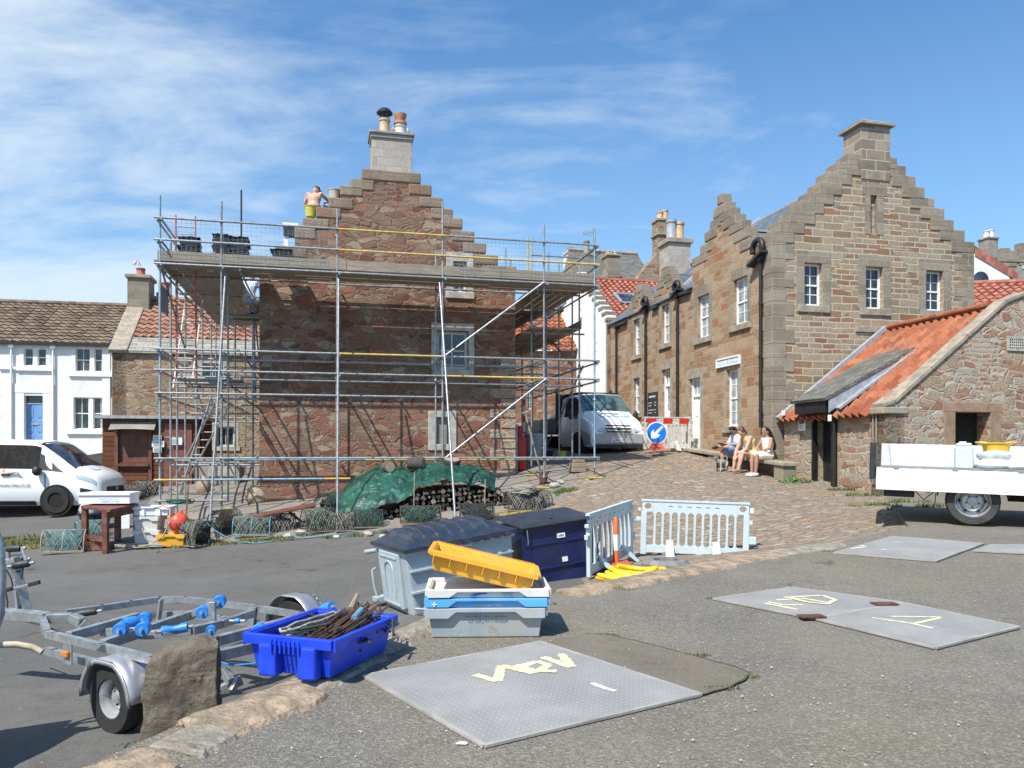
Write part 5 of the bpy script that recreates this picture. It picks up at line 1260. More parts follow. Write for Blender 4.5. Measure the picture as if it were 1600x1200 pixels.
def bucket(name, p, r, h, mat, label, group=None, rz=0, handle=True, cat='bucket'):
    t = thing(name, label, cat, p, rz, group)
    MB().lathe([(r*.76,0),(r*.78,.0),(r*.98,h*.93),(r*1.06,h*.93),(r*1.06,h),(r*.97,h),(r*.75,.02),(.001,.02)], None, 20).build('tub', mat, t, smooth=40)
    if handle:
        q = MB(); q.tube([(r*1.06*math.cos(a), r*.3*math.sin(a)-r*.2, h*.9-abs(math.sin(a))*h*.45) for a in [math.pi*k/10 for k in range(11)]], .006, 5); q.build('handle', 'galv_dull', t)
    return t
plain('yellow_plastic', (.62,.50,.05), .4, var=.08); plain('beige_plastic', (.50,.46,.36), .45, var=.1); plain('lime_plastic', (.55,.52,.09), .45, var=.12)
sA_, zA_ = G1(485.5, 341, .3); bucket('bucket', O1+U*sA_+V*.3+Vector((0,0,zA_+.03)), .155, .27, 'lime_plastic', 'yellow bucket standing on a crow step below the worker')
sA_, zA_ = G1(522.5, 310, .3); bucket('bucket', O1+U*sA_+V*.3+Vector((0,0,G1(522,308.7)[1]+.03)), .155, .26, 'beige_plastic', 'beige bucket standing on a crow step right of the worker')
# ================================================================ VEHICLES
g = NG('van_white'); v = g.vec('Object'); g.fin(g.mix(g.rng(g.noise(v, 2.3, 5, .6), .5, .75, 0, .35), (.86,.87,.87), (.78,.77,.75)), .28, None); g.b.inputs['Coat Weight'].default_value = .4
plain('tyre', (.022,.022,.022), .85, var=.35, sc=10, bump=.3)
plain('tyre_dusty', (.055,.053,.05), .9, var=.3, sc=8, bump=.3)
plain('trim_black', (.025,.026,.028), .55, var=.2, bump=.05)
plain('silver_bumper', (.46,.48,.50), .4, .3, var=.1, bump=.02)
plain('rim_silver', (.50,.51,.52), .35, .5, var=.2)
g = NG('headlamp'); g.fin((.55,.60,.64), .08, None, .3)
plain('orange_lens', (.75,.20,.03), .3, var=.1, bump=0); plain('red_lens', (.6,.03,.02), .3, var=.1, bump=0)
class Loft:
    def __init__(s, st): s.x = [a for a, _ in st]; s.r = [b for _, b in st]; s.m = len(s.r[0])
    def pt(s, x, v, side=1):
        x = max(s.x[0], min(s.x[-1], x)); i = max(k for k in range(len(s.x)) if s.x[k] <= x+1e-9); i = min(i, len(s.x)-2)
        t = (x-s.x[i])/(s.x[i+1]-s.x[i]); v = max(0, min(s.m-1, v)); k = min(int(v), s.m-2); f = v-k
        def q(r): return r[k][0]*(1-f)+r[k+1][0]*f, r[k][1]*(1-f)+r[k+1][1]*f
        a, b = q(s.r[i]), q(s.r[i+1]); return Vector((x, side*(a[0]*(1-t)+b[0]*t), a[1]*(1-t)+b[1]*t))
    def mesh(s, mb):
        m = s.m; vs = []; n = len(s.x)
        for x, r in zip(s.x, s.r):
            vs += [(x, y, z) for y, z in r]+[(x, -y, z) for y, z in r[::-1][1:]]
        w_ = 2*m-1; fs = []
        for i in range(n-1):
            for k in range(w_-1): fs.append((i*w_+k, (i+1)*w_+k, (i+1)*w_+k+1, i*w_+k+1))
            fs.append((i*w_+w_-1, (i+1)*w_+w_-1, (i+1)*w_, i*w_))
        fs.append(tuple(range(w_))); fs.append(tuple((n-1)*w_+k for k in range(w_))[::-1]); mb.add(vs, fs)
    def panel(s, mb, x0, x1, v0, v1, side=1, off=.008, nx=6, nv=4, shape=None):
        vs = []
        for j in range(nv+1):
            for i in range(nx+1):
                a, b = i/nx, j/nv; xa, xb = (x0, x1) if not callable(x0) else (x0(b), x1(b)); x = xa+(xb-xa)*a; v = v0+(v1-v0)*b
                p = s.pt(x, v, side); px_ = s.pt(x+.02, v, side)-s.pt(x-.02, v, side); pv = s.pt(x, v+.05, side)-s.pt(x, v-.05, side)
                nn = px_.cross(pv).normalized() if pv.length > 1e-6 and px_.length > 1e-6 else Vector((0,0,1))
                c = Vector((x, 0, .8)); 
                if nn.dot(p-c) < 0: nn = -nn
                vs.append(p+nn*off)
        mb.add(vs, [(j*(nx+1)+i, j*(nx+1)+i+1, (j+1)*(nx+1)+i+1, (j+1)*(nx+1)+i) for j in range(nv) for i in range(nx)])
def wheel(parent, c, ax, r, w_, rimr, tyre='tyre', rim='rim_silver', spokes=0, hub='trim_black', world=False, holes=8):
    # axle direction ax points outward to the visible face
    ax = Vector(ax).normalized(); c = Vector(c); M = frame3(c, ax.cross(Vector((0,0,1))), ax)
    o = MB().lathe([(rimr*.98,-w_/2),(r*.93,-w_/2),(r,-w_*.32),(r*1.005,0),(r,w_*.32),(r*.94,w_/2),(rimr*1.02,w_/2),(rimr*.98,w_*.4),(rimr*.98,-w_/2)], M, 28, False).build('wheel', tyre, parent, world=world, smooth=35)
    ro = MB().lathe([(rimr,w_*.42),(rimr*.95,w_*.44),(rimr*.90,w_*.30),(rimr*.84,-w_*.25),(rimr*.72,-w_*.28),(rimr*.62,w_*.0),(rimr*.46,w_*.10),(rimr*.30,w_*.06),(rimr*.26,w_*.22),(.001,w_*.24)], M, 28, False).build('rim', rim, o, world=False, smooth=50)
    ro.parent = o
    if world: 
        pass
    q = MB()
    for k in range(holes):
        a = 2*math.pi*k/holes; p = M@Vector((rimr*.66*math.cos(a), rimr*.66*math.sin(a), -w_*.10)); q.ball(p, rimr*.11, 6)
    for k in range(5):
        a = 2*math.pi*k/5+.3; p = M@Vector((rimr*.37*math.cos(a), rimr*.37*math.sin(a), w_*.10)); q.ball(p, rimr*.055, 6)
    h = q.build('wheel_holes', hub, o)
    if world:
        inv = WM[parent.name].inverted()
        for z in (ro, h):
            z.data.transform(inv)
    return o
# ---- white panel van on the left, facing right
gW = P(87, 803, 19.6); vz = gW.z; TV = R(3)
van = thing('white_van', 'white panel van with dark front bumper parked before white house', 'van', Vector((gW.x, gW.y+.06, vz)), TV)
def rg(zb, zbelt, zt, wb=.9, w1=.95, wt=.80, wc=.62): return [(wb*.9, zb), (wb, zb+.12), (w1, zb+(zbelt-zb)*.6), (w1*.985, zbelt), (wt, zt-.09), (wc, zt-.015), (0, zt+.02)]
y0 = .95       # near side of van is -y (towards camera); centre line at y=+.95
st_ = [(-4.0, rg(.22,1.05,1.84)),(-1.6, rg(.2,1.05,1.86)),(-.62, rg(.2,1.04,1.84)),(-.42, rg(.2,1.03,1.78,wt=.79)),(-.1, rg(.2,1.02,1.55,wt=.78)),(.2, rg(.2,1.0,1.31,wt=.80)),(.42, rg(.2,.98,1.16,wt=.83,wc=.7)),(.62, rg(.2,.93,1.09,wt=.84,wc=.7)),(.82, rg(.2,.85,1.0,w1=.90,wt=.80,wc=.66)),(.95, rg(.22,.72,.88,wb=.84,w1=.84,wt=.74,wc=.6)),(1.02, rg(.25,.58,.7,wb=.76,w1=.76,wt=.66,wc=.5))]
lf = Loft(st_); mb = MB(); lf.mesh(mb); MO = Matrix.Translation((0, y0, 0))
mb.v = [MO@p for p in mb.v]; body = mb.build('body', 'van_white', van, smooth=38)
def pn(name, mat, par, args, off=.008, **k):
    q = MB()
    for a in args: lf.panel(q, *a, off=off, **k)
    q.v = [MO@p for p in q.v]; return q.build(name, mat, par, smooth=60)
pn('windscreen', 'glass', van, [(-.5, .38, 4.25, 6, 1), (-.5, .38, 4.25, 6, -1)], nx=8, nv=5)
pn('side_window', 'dark_void', van, [(-1.55, -.45, 3.12, 3.95, -1)], nx=8, nv=5); 
q = MB(); lf.panel(q, lambda b: -.46, lambda b: .18-.46*b, 3.1, 3.7, -1, .0085, 4, 4); q.v = [MO@p for p in q.v]; q.build('quarter_window', 'trim_black', van)
pn('bumper', 'trim_black', van, [(.56, 1.03, .05, 2.0, 1), (.56, 1.03, .05, 2.0, -1)], off=.012)
pn('headlamp', 'headlamp', van, [(.46, .9, 2.72, 3.3, -1)], off=.012); pn('headlamp', 'headlamp', van, [(.52, .9, 3.05, 3.75, 1)], off=.012)
q = MB(); q.box(1.0, 1.045, y0-.52, y0+.52, .50, .66); q.build('grille', 'trim_black', van, bevel=.01); MB().ball((1.05, y0, .6), (.01,.07,.05), 10).build('badge', 'rim_silver', van)
q = MB(); q.box(.86, .9, y0-.7, y0+.7, .72, .84); q.build('upper_grille', 'trim_black', van)
pn('sill_trim', 'trim_black', van, [(-4, -.55, .1, 1.0, -1)], off=.01)
q = MB()
for x in (-1.62, -.3): q.box(x, x+.012, -.012, .02, .3, 1.0)
q.box(-1.35,-1.15,-.03,.0,.95,.99); q.build('door_seams', 'trim_black', van)
q = MB(); q.ball((-.42, -.13, 1.08), (.11,.13,.13), 10); q.tube([(-.4, -.02, 1.03), (-.42,-.12, 1.04)], .03, 6); q.build('wing_mirror', 'trim_black', van, smooth=60)
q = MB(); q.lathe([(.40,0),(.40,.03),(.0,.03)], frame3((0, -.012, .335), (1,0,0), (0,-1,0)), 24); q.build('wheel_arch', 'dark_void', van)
wheel(van, (0, .03, .335), (0,-1,0), .335, .2, .2, rim='trim_black'); wheel(van, (-3.1, .03, .335), (0,-1,0), .335, .2, .2, rim='trim_black')
text(van, 'web_address', 'www.clws.co.uk', .115, Matrix.Translation((-1.02, -.018, .72))@Matrix.Rotation(R(90), 4, 'X'), 'ink')
q = MB(); q.tube([(-.95, y0-.3, 1.87), (-1.1, y0-.3, 2.0)], .006, 5); q.build('aerial', 'trim_black', van)
lgx = [(.45, .05), (.62, .05), (.62, .22), (.45, .22)]
q = MB(); lf.panel(q, .48, .66, 5.4, 5.95, -1, .011, 3, 3); q.v = [MO@p for p in q.v]; q.build('bonnet_logo', 'pale_blue_board', van)
# ---- pickup tipper coming down the street, facing the camera
HD = math.atan2(-.94, .35); nose = Vector((3.30, 24.3, 0)); nose.z = 1.14
fv = thing('tipper_truck', 'white cab tipper truck with grey bumper facing the camera in the street', 'truck', nose, HD, None)
W0 = .96
def rf(zb, zbelt, zt, wb=.93, w1=.96, wt=.82, wc=.65): return [(wb*.92, zb), (wb, zb+.14), (w1, zb+(zbelt-zb)*.6), (w1*.985, zbelt), (wt, zt-.1), (wc, zt-.02), (0, zt+.01)]
st2 = [(-2.35, rf(.3,1.2,2.0)),(-1.6, rf(.3,1.2,2.04)),(-1.28, rf(.3,1.2,2.02)),(-1.15, rf(.3,1.2,1.93)),(-.72, rf(.3,1.17,1.42,wt=.88,wc=.78)),(-.6, rf(.3,1.12,1.33,wt=.89,wc=.79)),(-.3, rf(.3,1.02,1.22,wt=.88,wc=.78)),(-.12, rf(.28,.94,1.11,w1=.94,wt=.86,wc=.76)),(-.03, rf(.28,.78,.92,wb=.92,w1=.92,wt=.84,wc=.7)),(0, rf(.3,.62,.7,wb=.86,w1=.86,wt=.76,wc=.6))]
lf2 = Loft(st2); mb = MB(); lf2.mesh(mb); mb.build('cab', 'van_white', fv, smooth=38)
def pn2(name, mat, args, off=.008, **k):
    q = MB()
    for a in args: lf2.panel(q, *a, off=off, **k)
    return q.build(name, mat, fv, smooth=60)
g = NG('windscreen_green'); v = g.vec('Object'); g.fin(g.mix(g.rng(g.noise(v, 2.2, 3), .4, .6), (.02,.05,.07), (.09,.15,.15)), .05, None); g.b.inputs['Specular IOR Level'].default_value = .9
pn2('windscreen', 'windscreen_green', [(-1.24, -.74, 4.15, 6, 1), (-1.24, -.74, 4.15, 6, -1)], nx=6, nv=6)
pn2('side_window', 'dark_void', [(-2.0, -.98, 3.1, 3.95, -1)]); pn2('side_window', 'dark_void', [(-2.0, -.98, 3.1, 3.95, 1)])
pn2('front_bumper', 'silver_bumper', [(-.8, .0, .75, 2.05, 1)], off=.02); pn2('front_bumper', 'silver_bumper', [(-.8, .0, .75, 2.05, -1)], off=.02)
q = MB(); q.box(.0, .035, -.84, .84, .40, .70); q.build('bumper_bar', 'silver_bumper', fv, bevel=.02); q = MB(); q.box(-.02, .05, -.85, .85, .24, .38); q.build('bumper_skirt', 'trim_black', fv, bevel=.02)
q = MB(); q.add([(.0,-.5,.7),(.0,.5,.7),(-.13,.5,1.02),(-.13,-.5,1.02),(.05,-.5,.7),(.05,.5,.7),(-.08,.5,1.02),(-.08,-.5,1.02)], [(4,5,6,7),(0,4,7,3),(1,2,6,5),(3,7,6,2),(0,1,5,4)]); gr = q.build('grille', 'silver_bumper', fv, bevel=.01)
q = MB()
for z in (.76, .86, .95): x = .052-(z-.7)*.4; q.box(x-.01, x+.014, -.42, .42, z-.022, z+.022)
q.build('grille_slots', 'trim_black', gr); MB().ball((.02, 0, .87), (.02,.09,.04), 12).build('badge', 'ink', gr)
for s_ in (-1, 1):
    q = MB(); q.add([(.01,s_*.52,.76),(-.06,s_*.84,.78),(-.20,s_*.85,1.06),(-.12,s_*.56,1.04)], [(0,1,2,3) if s_ > 0 else (3,2,1,0)]); q.v = [p+Vector((.03,0,.0)) for p in q.v]; q.build('headlamp', 'headlamp', fv)
    q = MB(); q.ball((-1.0, s_*1.16, 1.32), (.06,.1,.17), 10); q.tube([(-1.0, s_*.93, 1.2), (-1.0, s_*1.1, 1.22)], .025, 6); q.build('wing_mirror', 'trim_black', fv, smooth=60)
q = MB(); q.box(.036, .05, -.27, .27, .44, .55); npl = q.build('number_plate', 'white_paint', fv); text(npl, 'lettering', 'AE09 OPP', .1, frame3((.052, 0, .495), (0,1,0), (1,0,0)), 'ink')
text(fv, 'bonnet_name', 'Coastwise', .26, frame3((-.36, .02, 1.275), (0,1,0), (.42,0,.9)), plain('sky_letter', (.08,.42,.70), .5, bump=0), .003)
q = MB(); q.box(-.62,-.58,-.32,.3,1.33,1.36); q.build('bonnet_vent', 'trim_black', fv)
q = MB(); q.tube([(-.8,-.1,1.4),(-.95,.25,1.55)], .012, 5); q.tube([(-.8,.4,1.4),(-.9,.7,1.5)], .012, 5); q.build('wiper', 'trim_black', fv)
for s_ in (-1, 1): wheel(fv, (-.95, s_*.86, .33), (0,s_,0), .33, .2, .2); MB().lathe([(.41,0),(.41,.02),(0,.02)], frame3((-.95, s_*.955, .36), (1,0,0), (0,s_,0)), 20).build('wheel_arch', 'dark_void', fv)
for s_ in (-1, 1): wheel(fv, (-4.3, s_*.8, .33), (0,s_,0), .33, .3, .2)
q = MB(); q.box(-5.6,-2.5,-1.02,1.02,.78,.86); bd = q.build('tray', 'trim_black', fv)
q = MB(); q.box(-5.6,-2.5,-1.04,-1.0,.86,1.26); q.box(-5.6,-2.5,1.0,1.04,.86,1.26); q.box(-5.62,-5.58,-1.02,1.02,.86,1.26); q.build('dropside', 'trim_black', bd)
q = MB(); q.box(-2.5,-2.44,-1.04,1.04,.8,2.05); q.box(-2.5,-2.42,-1.04,-.98,2.05,2.25); q.box(-2.5,-2.42,.98,1.04,2.05,2.25); q.box(-2.5,-1.3,-.7,.7,2.04,2.07); q.build('headboard', 'trim_black', bd)
q = MB(); q.box(-5.4,-2.6,-.4,.4,.4,.7); q.build('chassis', 'dark_void', fv)
bgp = nose+Matrix.Rotation(HD, 3, 'Z')@Vector((-3.2,-.75,.9)); wb_ = thing('white_sack', 'white plastic sack lying in the open back of the tipper', 'sack', bgp); MB().ball((0,0,.25), (.22,.2,.3), 12, .35, 2).build('sack_body', 'van_white', wb_, smooth=60)
# ---- flatbed truck on the right, only its tray and rear wheel in view
TT = -26; fu = Vector((math.cos(R(TT)), math.sin(R(TT)), 0)); pO = P(1367, 730, 11.3)
ft_ = thing('flatbed_truck', 'white flatbed truck with near dropside hanging down at right edge', 'truck', Vector((pO.x, pO.y, .27)), rot=(0, R(1.6), R(TT)))
MB().box(0, 4.2, 0, 2.0, .74, .80).build('tray_floor', 'galv_dull', ft_)
plain('panel_white', (.80,.81,.82), .35, var=.04, sc=2, bump=.02, dirt=(.6,.58,.54), damt=.25)
plain('panel_grey', (.60,.62,.63), .4, var=.08, sc=2, dirt=(.42,.40,.37), damt=.5)
sd = MB().box(0, 4.2, -.045, -.005, .485, .795).build('dropside', 'panel_white', ft_, bevel=.004); sd['label'] = 'near side board hanging down'
q = MB(); q.box(0, 4.2, -.03, .01, .797, .815); 
for x in (.22, .95, 1.72, 2.6): q.box(x, x+.07, -.055, -.02, .79, .812)
q.build('hinge_rail', 'galv_dull', sd)
fs_ = MB().box(.03, 4.2, 2.0, 2.04, .80, 1.16).build('dropside', 'panel_grey', ft_, bevel=.004)
MB().box(-.10, -.02, .25, 1.9, .62, 1.16).build('tailboard', 'trim_black', ft_, bevel=.01)
MB().tube([(.14, 1.98, 1.16), (.18, 1.96, .82)], .006, 5).build('rope', 'galv_blue', ft_)
wc__ = on_t(Vector((pO.x, pO.y, .27)), 1517, 790, .28, R(TT)); wr_ = .335
gx_ = wc__[0]
wheel(ft_, (gx_, .17, wr_+.035), (0,-1,0), wr_, .2, .225, rim='wheel_steel' if 0 else 'rim_silver', tyre='tyre_dusty', holes=6); 
q = MB(); q.box(.5, 4.2, .5, .62, .5, .66); q.box(.5, 4.2, 1.4, 1.52, .5, .66); q.box(gx_-.1, gx_+.1, .3, 1.8, .3, .44); q.box(gx_+.45, 4.2, .35, .5, .38, .5); q.build('chassis', 'dark_void', ft_)
q = MB(); q.box(.1, .5, .2, .45, .38, .5); q.tube([(.5,.3,.48),(.62,.3,.35),(.75,.32,.47)], .008, 5); q.build('rear_lamp_bracket', 'trim_black', ft_)
q = MB(); q.grid(lambda a, b: (gx_-.48+.03*math.sin(b*3), .1+a*.3, .6-b*.42), 3, 5); q.grid(lambda a, b: (gx_+.44*math.cos(math.pi*(.05+.9*a)), .05+b*.36, .36+.40*math.sin(math.pi*(.05+.9*a))), 14, 2); q.build('mudguard', 'trim_black', ft_)
fM = WM[ft_.name]
# load: canister, yellow tub, sacks
def onft(px, t_): return on_t(Vector((pO.x, pO.y, .27)), px, 700, t_, R(TT))[0]
plain('canister_grey', (.55,.60,.62), .35, var=.1)
cn = thing('plastic_canister', 'white plastic canister standing on the flatbed beside yellow tub', 'canister', fM@Vector((onft(1503,.6), .6, .81)), R(TT))
MB().box(-.115,.115,-.1,.1,0,.32).box(-.1,.1,-.085,.085,.32,.37).build('container', 'canister_grey', cn, bevel=.03, bseg=3); MB().lathe([(.035,.34),(.035,.375),(0,.375)], None, 12).build('cap', 'white_paint', cn); MB().tube([(-.06,0,.345),(-.05,0,.38),(.03,-.03,.38)], .012, 6).build('handle', 'white_paint', cn)
yt = bucket('trug', fM@Vector((onft(1553,.9), .9, 1.0)), .19, .2, 'tub_yellow' if 'tub_yellow' in MT else plain('tub_yellow', (.72,.45,.04), .4, var=.08), 'yellow flexible tub standing on sacks on the flatbed', handle=False, cat='tub')
q = MB()
for s_ in (-1, 1): q.tube([(s_*.185,-.08,.19),(s_*.26,-.05,.2),(s_*.26,.05,.2),(s_*.185,.08,.19)], .018, 6)
q.build('handles', 'tub_yellow', yt, smooth=50)
sk_i = 0
for px, t_, z, sx, lab in ((1546,.7,.82,.26,'white sack under the left side of the yellow tub'),(1592,.75,.82,.27,'white sack at the frame edge on the flatbed floor'),(1553,.75,.94,.27,'grey plastic sack directly beneath the yellow tub'),(1598,.8,.95,.28,'upper white sack right of the yellow tub')):
    s_ = thing('sack', lab, 'sack', fM@Vector((onft(px, t_), t_, z)), R(TT)+.1*sk_i, 'sacks loaded on the flatbed truck')
    mb = MB(); mb.ball((0,0,.065), (sx,.17,.085), 14, .25, sk_i+4); mb.v = [Vector((p.x, p.y, max(p.z, 0))) for p in mb.v]; mb.build('sack_body', 'van_white' if sk_i != 2 else plain('grey_film', (.50,.53,.55), .3, var=.2), s_, smooth=60); sk_i += 1

# ================================================================ BOAT TRAILER
ax = Vector((.85,-.527,0)); ay = Vector((.527,.85,0))
tO = Vector((-2.15, 5.9, -.5))
tr = thing('boat_trailer', 'galvanised boat trailer with blue rollers parked below the quay edge', 'trailer', tO, math.atan2(ax.y, ax.x))
def Z(px, py, z=0): return PZ(px, py, z)
def bar(name, pts, w_=.05, h_=.06, mat='galv', par=None):
    mb = MB()
    for a, b in zip(pts, pts[1:]): mb.beam(a, b, w_, h_)
    return mb.build(name, mat, par or tr, world=True, bevel=.004)
far_u = [Z(105,957), Z(160,950), Z(205,943), Z(250,936.5), Z(290,936.5), Z(345,943), Z(400,950), Z(470,961), Z(520,971), Z(600,984)]
far_l = [p-Vector((0,0,.13)) for p in far_u[1:]]
near_u = [Z(66,966), Z(74,990), Z(85,993), Z(160,1011), Z(240,1031), Z(300,1046)]
near_l = [p-Vector((0,0,.12)) for p in near_u[1:5]]
def smooth_bar(name, pts, w_, h_):
    mb = MB()
    for k in range(len(pts)-1):
        a, b = pts[k], pts[k+1]; d = (b-a).normalized()*.01; mb.beam(a-d, b+d, w_, h_)
    return mb.build(name, 'galv', tr, world=True)
smooth_bar('side_rail', far_u, .045, .05); smooth_bar('side_rail', far_l, .045, .05); smooth_bar('side_rail', near_u, .045, .05); smooth_bar('side_rail', near_l, .045, .05)
bar('drawbar', [Z(-60,952), Z(0,958), Z(45,962), Z(74,966)], .09, .08)
bar('front_beam', [Z(74,966), Z(112,965), Z(128,972,-.03), Z(150,988,-.12)], .07, .07)
for a, b in (((107,995),(215,964)),((160,1008),(300,960)),((332,1003),(470,966)),((332,1026),(510,985))): bar('cross_beam', [Z(*a, -.01), Z(*b, -.01)], .055, .07)
bar('cross_beam', [Z(300,960,-.01), P(332,948,5.95)], .05, .06); bar('roller_post', [P(332,975,5.9), P(332,940,5.9)], .04, .05)
bar('keel_beam', [Z(160,987,-.05), Z(232,992,-.03), Z(300,985), Z(345,975), Z(395,958)], .05, .06)
for px in (250, 398): a = Z(px+2, 940 if px == 250 else 951); bar('bracket', [a+Vector((0,0,.02)), a-Vector((.03,0,.2))], .07, .02)
MB().ball((0,0,0), 0).v
def roller(px, py, Y, ax_, L=.1, r=.048, two=False, mat='roller_blue'):
    c = P(px, py, Y); d = Vector(ax_).normalized(); M = frame3(c, d.orthogonal(), d)
    pr_ = [(.014,-L/2),(r,-L/2),(r,-L*.32),(r*.78,-L*.15),(r*.7,0),(r*.78,L*.15),(r,L*.32),(r,L/2),(.014,L/2)] if two else [(.016,-L/2),(r*.6,-L/2+.003),(r*.9,-L/2),(r,-L*.4),(r,L*.4),(r*.9,L/2),(r*.6,L/2-.003),(.016,L/2)]
    o = MB().lathe(pr_, M, 18).build('roller', mat, tr, world=True, smooth=40)
    q = MB(); q.cyl(c-d*(L/2+.04), c+d*(L/2+.04), .012, n=8); ob = q.build('axle', 'galv', o); ob.data.transform(WM[tr.name].inverted()); return o
plain('roller_blue', (.03,.22,.62), .4, var=.12); plain('roller_black', (.03,.03,.032), .5)
rd = Vector((.88,.3,.1))
roller(189,983,5.5,(.2,-.97,0),.10); roller(224,982,5.45,(.2,-.97,0),.10); roller(203,974,5.75,ay,.10); roller(226,967,5.9,(.2,-.97,0),.11)
bar('roller_arm', [P(188,984,5.6), P(228,983,5.6)], .02, .03); bar('roller_arm', [P(206,973,5.8), P(232,966,5.95)], .02, .03)
roller(273,983,5.55,(.96,.25,.12),.17,.035,True); bar('roller_arm', [P(255,992,5.5), P(292,984,5.6)], .02, .03)
roller(317,956,5.95,(.2,-.97,0),.10); roller(343,940,6.05,(.2,-.97,0),.10); bar('roller_arm', [P(316,955,6.0), P(345,941,6.1)], .02, .02)
roller(330,985,5.6,(.2,-.97,0),.07,.035); roller(405,985,5.45,(.1,-.99,0),.10); roller(512,951,6.1,(.7,-.5,.3),.11); roller(371,970,5.9,(1,0,0),.04,.02)
roller(137,957,6.3,(.9,.2,.1),.13,.028, mat='roller_black'); bar('roller_arm', [P(127,965,6.3), P(122,988,6.0)], .02, .03)
# winch post
bar('winch_post', [Z(44,958), P(27,893,6.25), P(20,872,6.25)], .09, .06); bar('winch_post', [Z(30,957), P(25,905,6.3)], .04, .04)
bar('winch_handle', [P(8,923,6.2), P(60,910,6.2)], .022, .022); bar('handle_grip', [P(45,914,6.19), P(62,909.5,6.19)], .032, .032, 'roller_black'); bar('handle_grip', [P(3,924,6.19), P(20,919.5,6.19)], .032, .032, 'roller_black')
roller(22,857,6.25,(.97,0,.05),.11,.028, mat='roller_black'); roller(33,882,6.2,(.97,.1,.15),.12,.03, mat='roller_black'); roller(27,874,6.4,(.97,.1,.05),.12,.04, mat='roller_black')
bar('winch_frame', [P(13,862,6.25), P(14,880,6.25), P(22,892,6.25)], .03, .02); bar('winch_frame', [P(33,855,6.25), P(43,880,6.2)], .02, .03); bar('winch_frame', [P(3,880,6.2), P(24,876,6.2)], .03, .05)
MB().tube([P(36,885,6.2), P(35,898,6.2), P(33,905,6.2)], .006, 5).build('cable', 'roller_black', tr, world=True); MB().tube([P(10,890,6.2), P(18,905,6.2), P(20,916,6.2)], .006, 5).build('cable', 'roller_black', tr, world=True)
MB().tube([P(8,920,6.3), P(12,940,6.3), P(11,955,6.3)], .006, 5).build('cable', 'roller_black', tr, world=True)
# side lamp on near rail
c = Z(114, 1008); M = frame3(c-ay*.03+Vector((0,0,-.05)), ax, -ay)
q = MB(); q.box(-.05,.05,-.07,.07,0,.008, M); lb = q.build('lamp_bracket', 'galv', tr, world=True); q = MB(); q.box(-.032,.032,-.02,.02,.008,.03, M); q.build('side_lamp', 'orange_lens', tr, world=True, bevel=.008)
# axle, wheels, mudguards
nw = P(186, 1089, 5.03); fw_ = P(462, 975, 6.75)
bar('axle', [nw, fw_], .06, .06, 'galv_dull')
def guard(c, out, w_=.2):
    q = MB(); n_ = 16
    def f(a, b):
        t = math.pi*(-.02+1.0*a); r_ = .275
        x = -r_*math.cos(t); z = r_*math.sin(t)*.98
        z = min(z, .255); x *= 1.0
        return c+ax*x+out*(-w_/2+b*w_)+Vector((0,0,z))
    q.grid(f, n_, 3); 
    q.grid(lambda a, b: c+ax*(-(.275-.03*b)*math.cos(math.pi*a))+out*(w_/2)+Vector((0,0,min(.275*.98*math.sin(math.pi*a), .255)-.03*b*math.sin(math.pi*a))), n_, 1)
    o = q.build('mudguard', 'mudguard_silver', tr, world=True, smooth=60); md = o.modifiers.new('s', 'SOLIDIFY'); md.thickness = .006
g = NG('mudguard_silver'); g.fin((.42,.42,.44), .36, None, .55)
guard(nw-ay*.0, -ay); guard(fw_, ay); 
wheel(tr, nw, -ay, .222, .14, .125, world=True, holes=8, tyre='tyre'); wheel(tr, fw_, ay, .222, .14, .125, world=True)
bar('wheel_bracket', [nw-ax*.28+Vector((0,0,-.02)), nw-ax*.24+ay*.12+Vector((0,0,.1))], .05, .03)
bar('leaf_spring', [P(350,1047,5.2), P(362,1068,5.15)], .05, .05); bar('rear_coupling', [P(345,1078,5.15), P(378,1062,5.2)], .05, .06, 'galv'); bar('rear_coupling', [P(362,1080,5.1), P(374,1058,5.15)], .03, .04)
MB().tube([P(338,1033,5.2), P(365,1040,5.1), P(400,1036,5.05)], .006, 6).build('blue_cable', 'roller_blue', tr, world=True)
MB().tube([Z(0,962,-.1), P(60,975,6.0), P(100,990,5.8), Z(150,1005,-.15)], .008, 6).build('cable', 'roller_black', tr, world=True)
# boat hull mostly beyond the left edge (casts the round shadow)
bt = thing('dinghy', 'pale hull of a small boat just entering at the left edge', 'boat', Vector((-3.6, 4.2, -.5)), R(52))
stb = []
for k in range(11):
    x = -2.6+k*.32; w_ = .62*math.sqrt(max(0, 1-(max(0, (k-4)/6.2))**2.2)); stb.append((x, [(w_*.25, .12+.03*max(0, k-5)), (w_*.75, .3), (w_*.97, .55), (w_, .74+.01*k), (w_*.93, .76+.01*k), (0, .72)]))
lfb = Loft(stb); mb = MB(); lfb.mesh(mb); mb.build('hull', plain('hull_blue', (.45,.55,.62), .35, var=.15), bt, smooth=50)
q = MB(); q.tube([(-2.2,-.6,.8),(-1,-.62,.84),(0,-.45,.86),(.55,0,.88),(0,.45,.86),(-1,.62,.84)], .04, 8); q.build('gunwale', 'white_paint', bt, smooth=50)
q = MB(); A = Vector((-.2,-.1,.8)); q.tube([P(-190,1040,4.25), P(-60,1015,4.5), P(-12,995,4.6), P(0,960,4.6), P(2,900,4.6), P(-1,850,4.6), P(-14,815,4.6), P(-70,790,4.55), P(-170,800,4.4), P(-240,900,4.2), P(-260,1010,4.1)], .026, 10); q.build('rail_hoop', 'galv', bt, world=True, smooth=50)
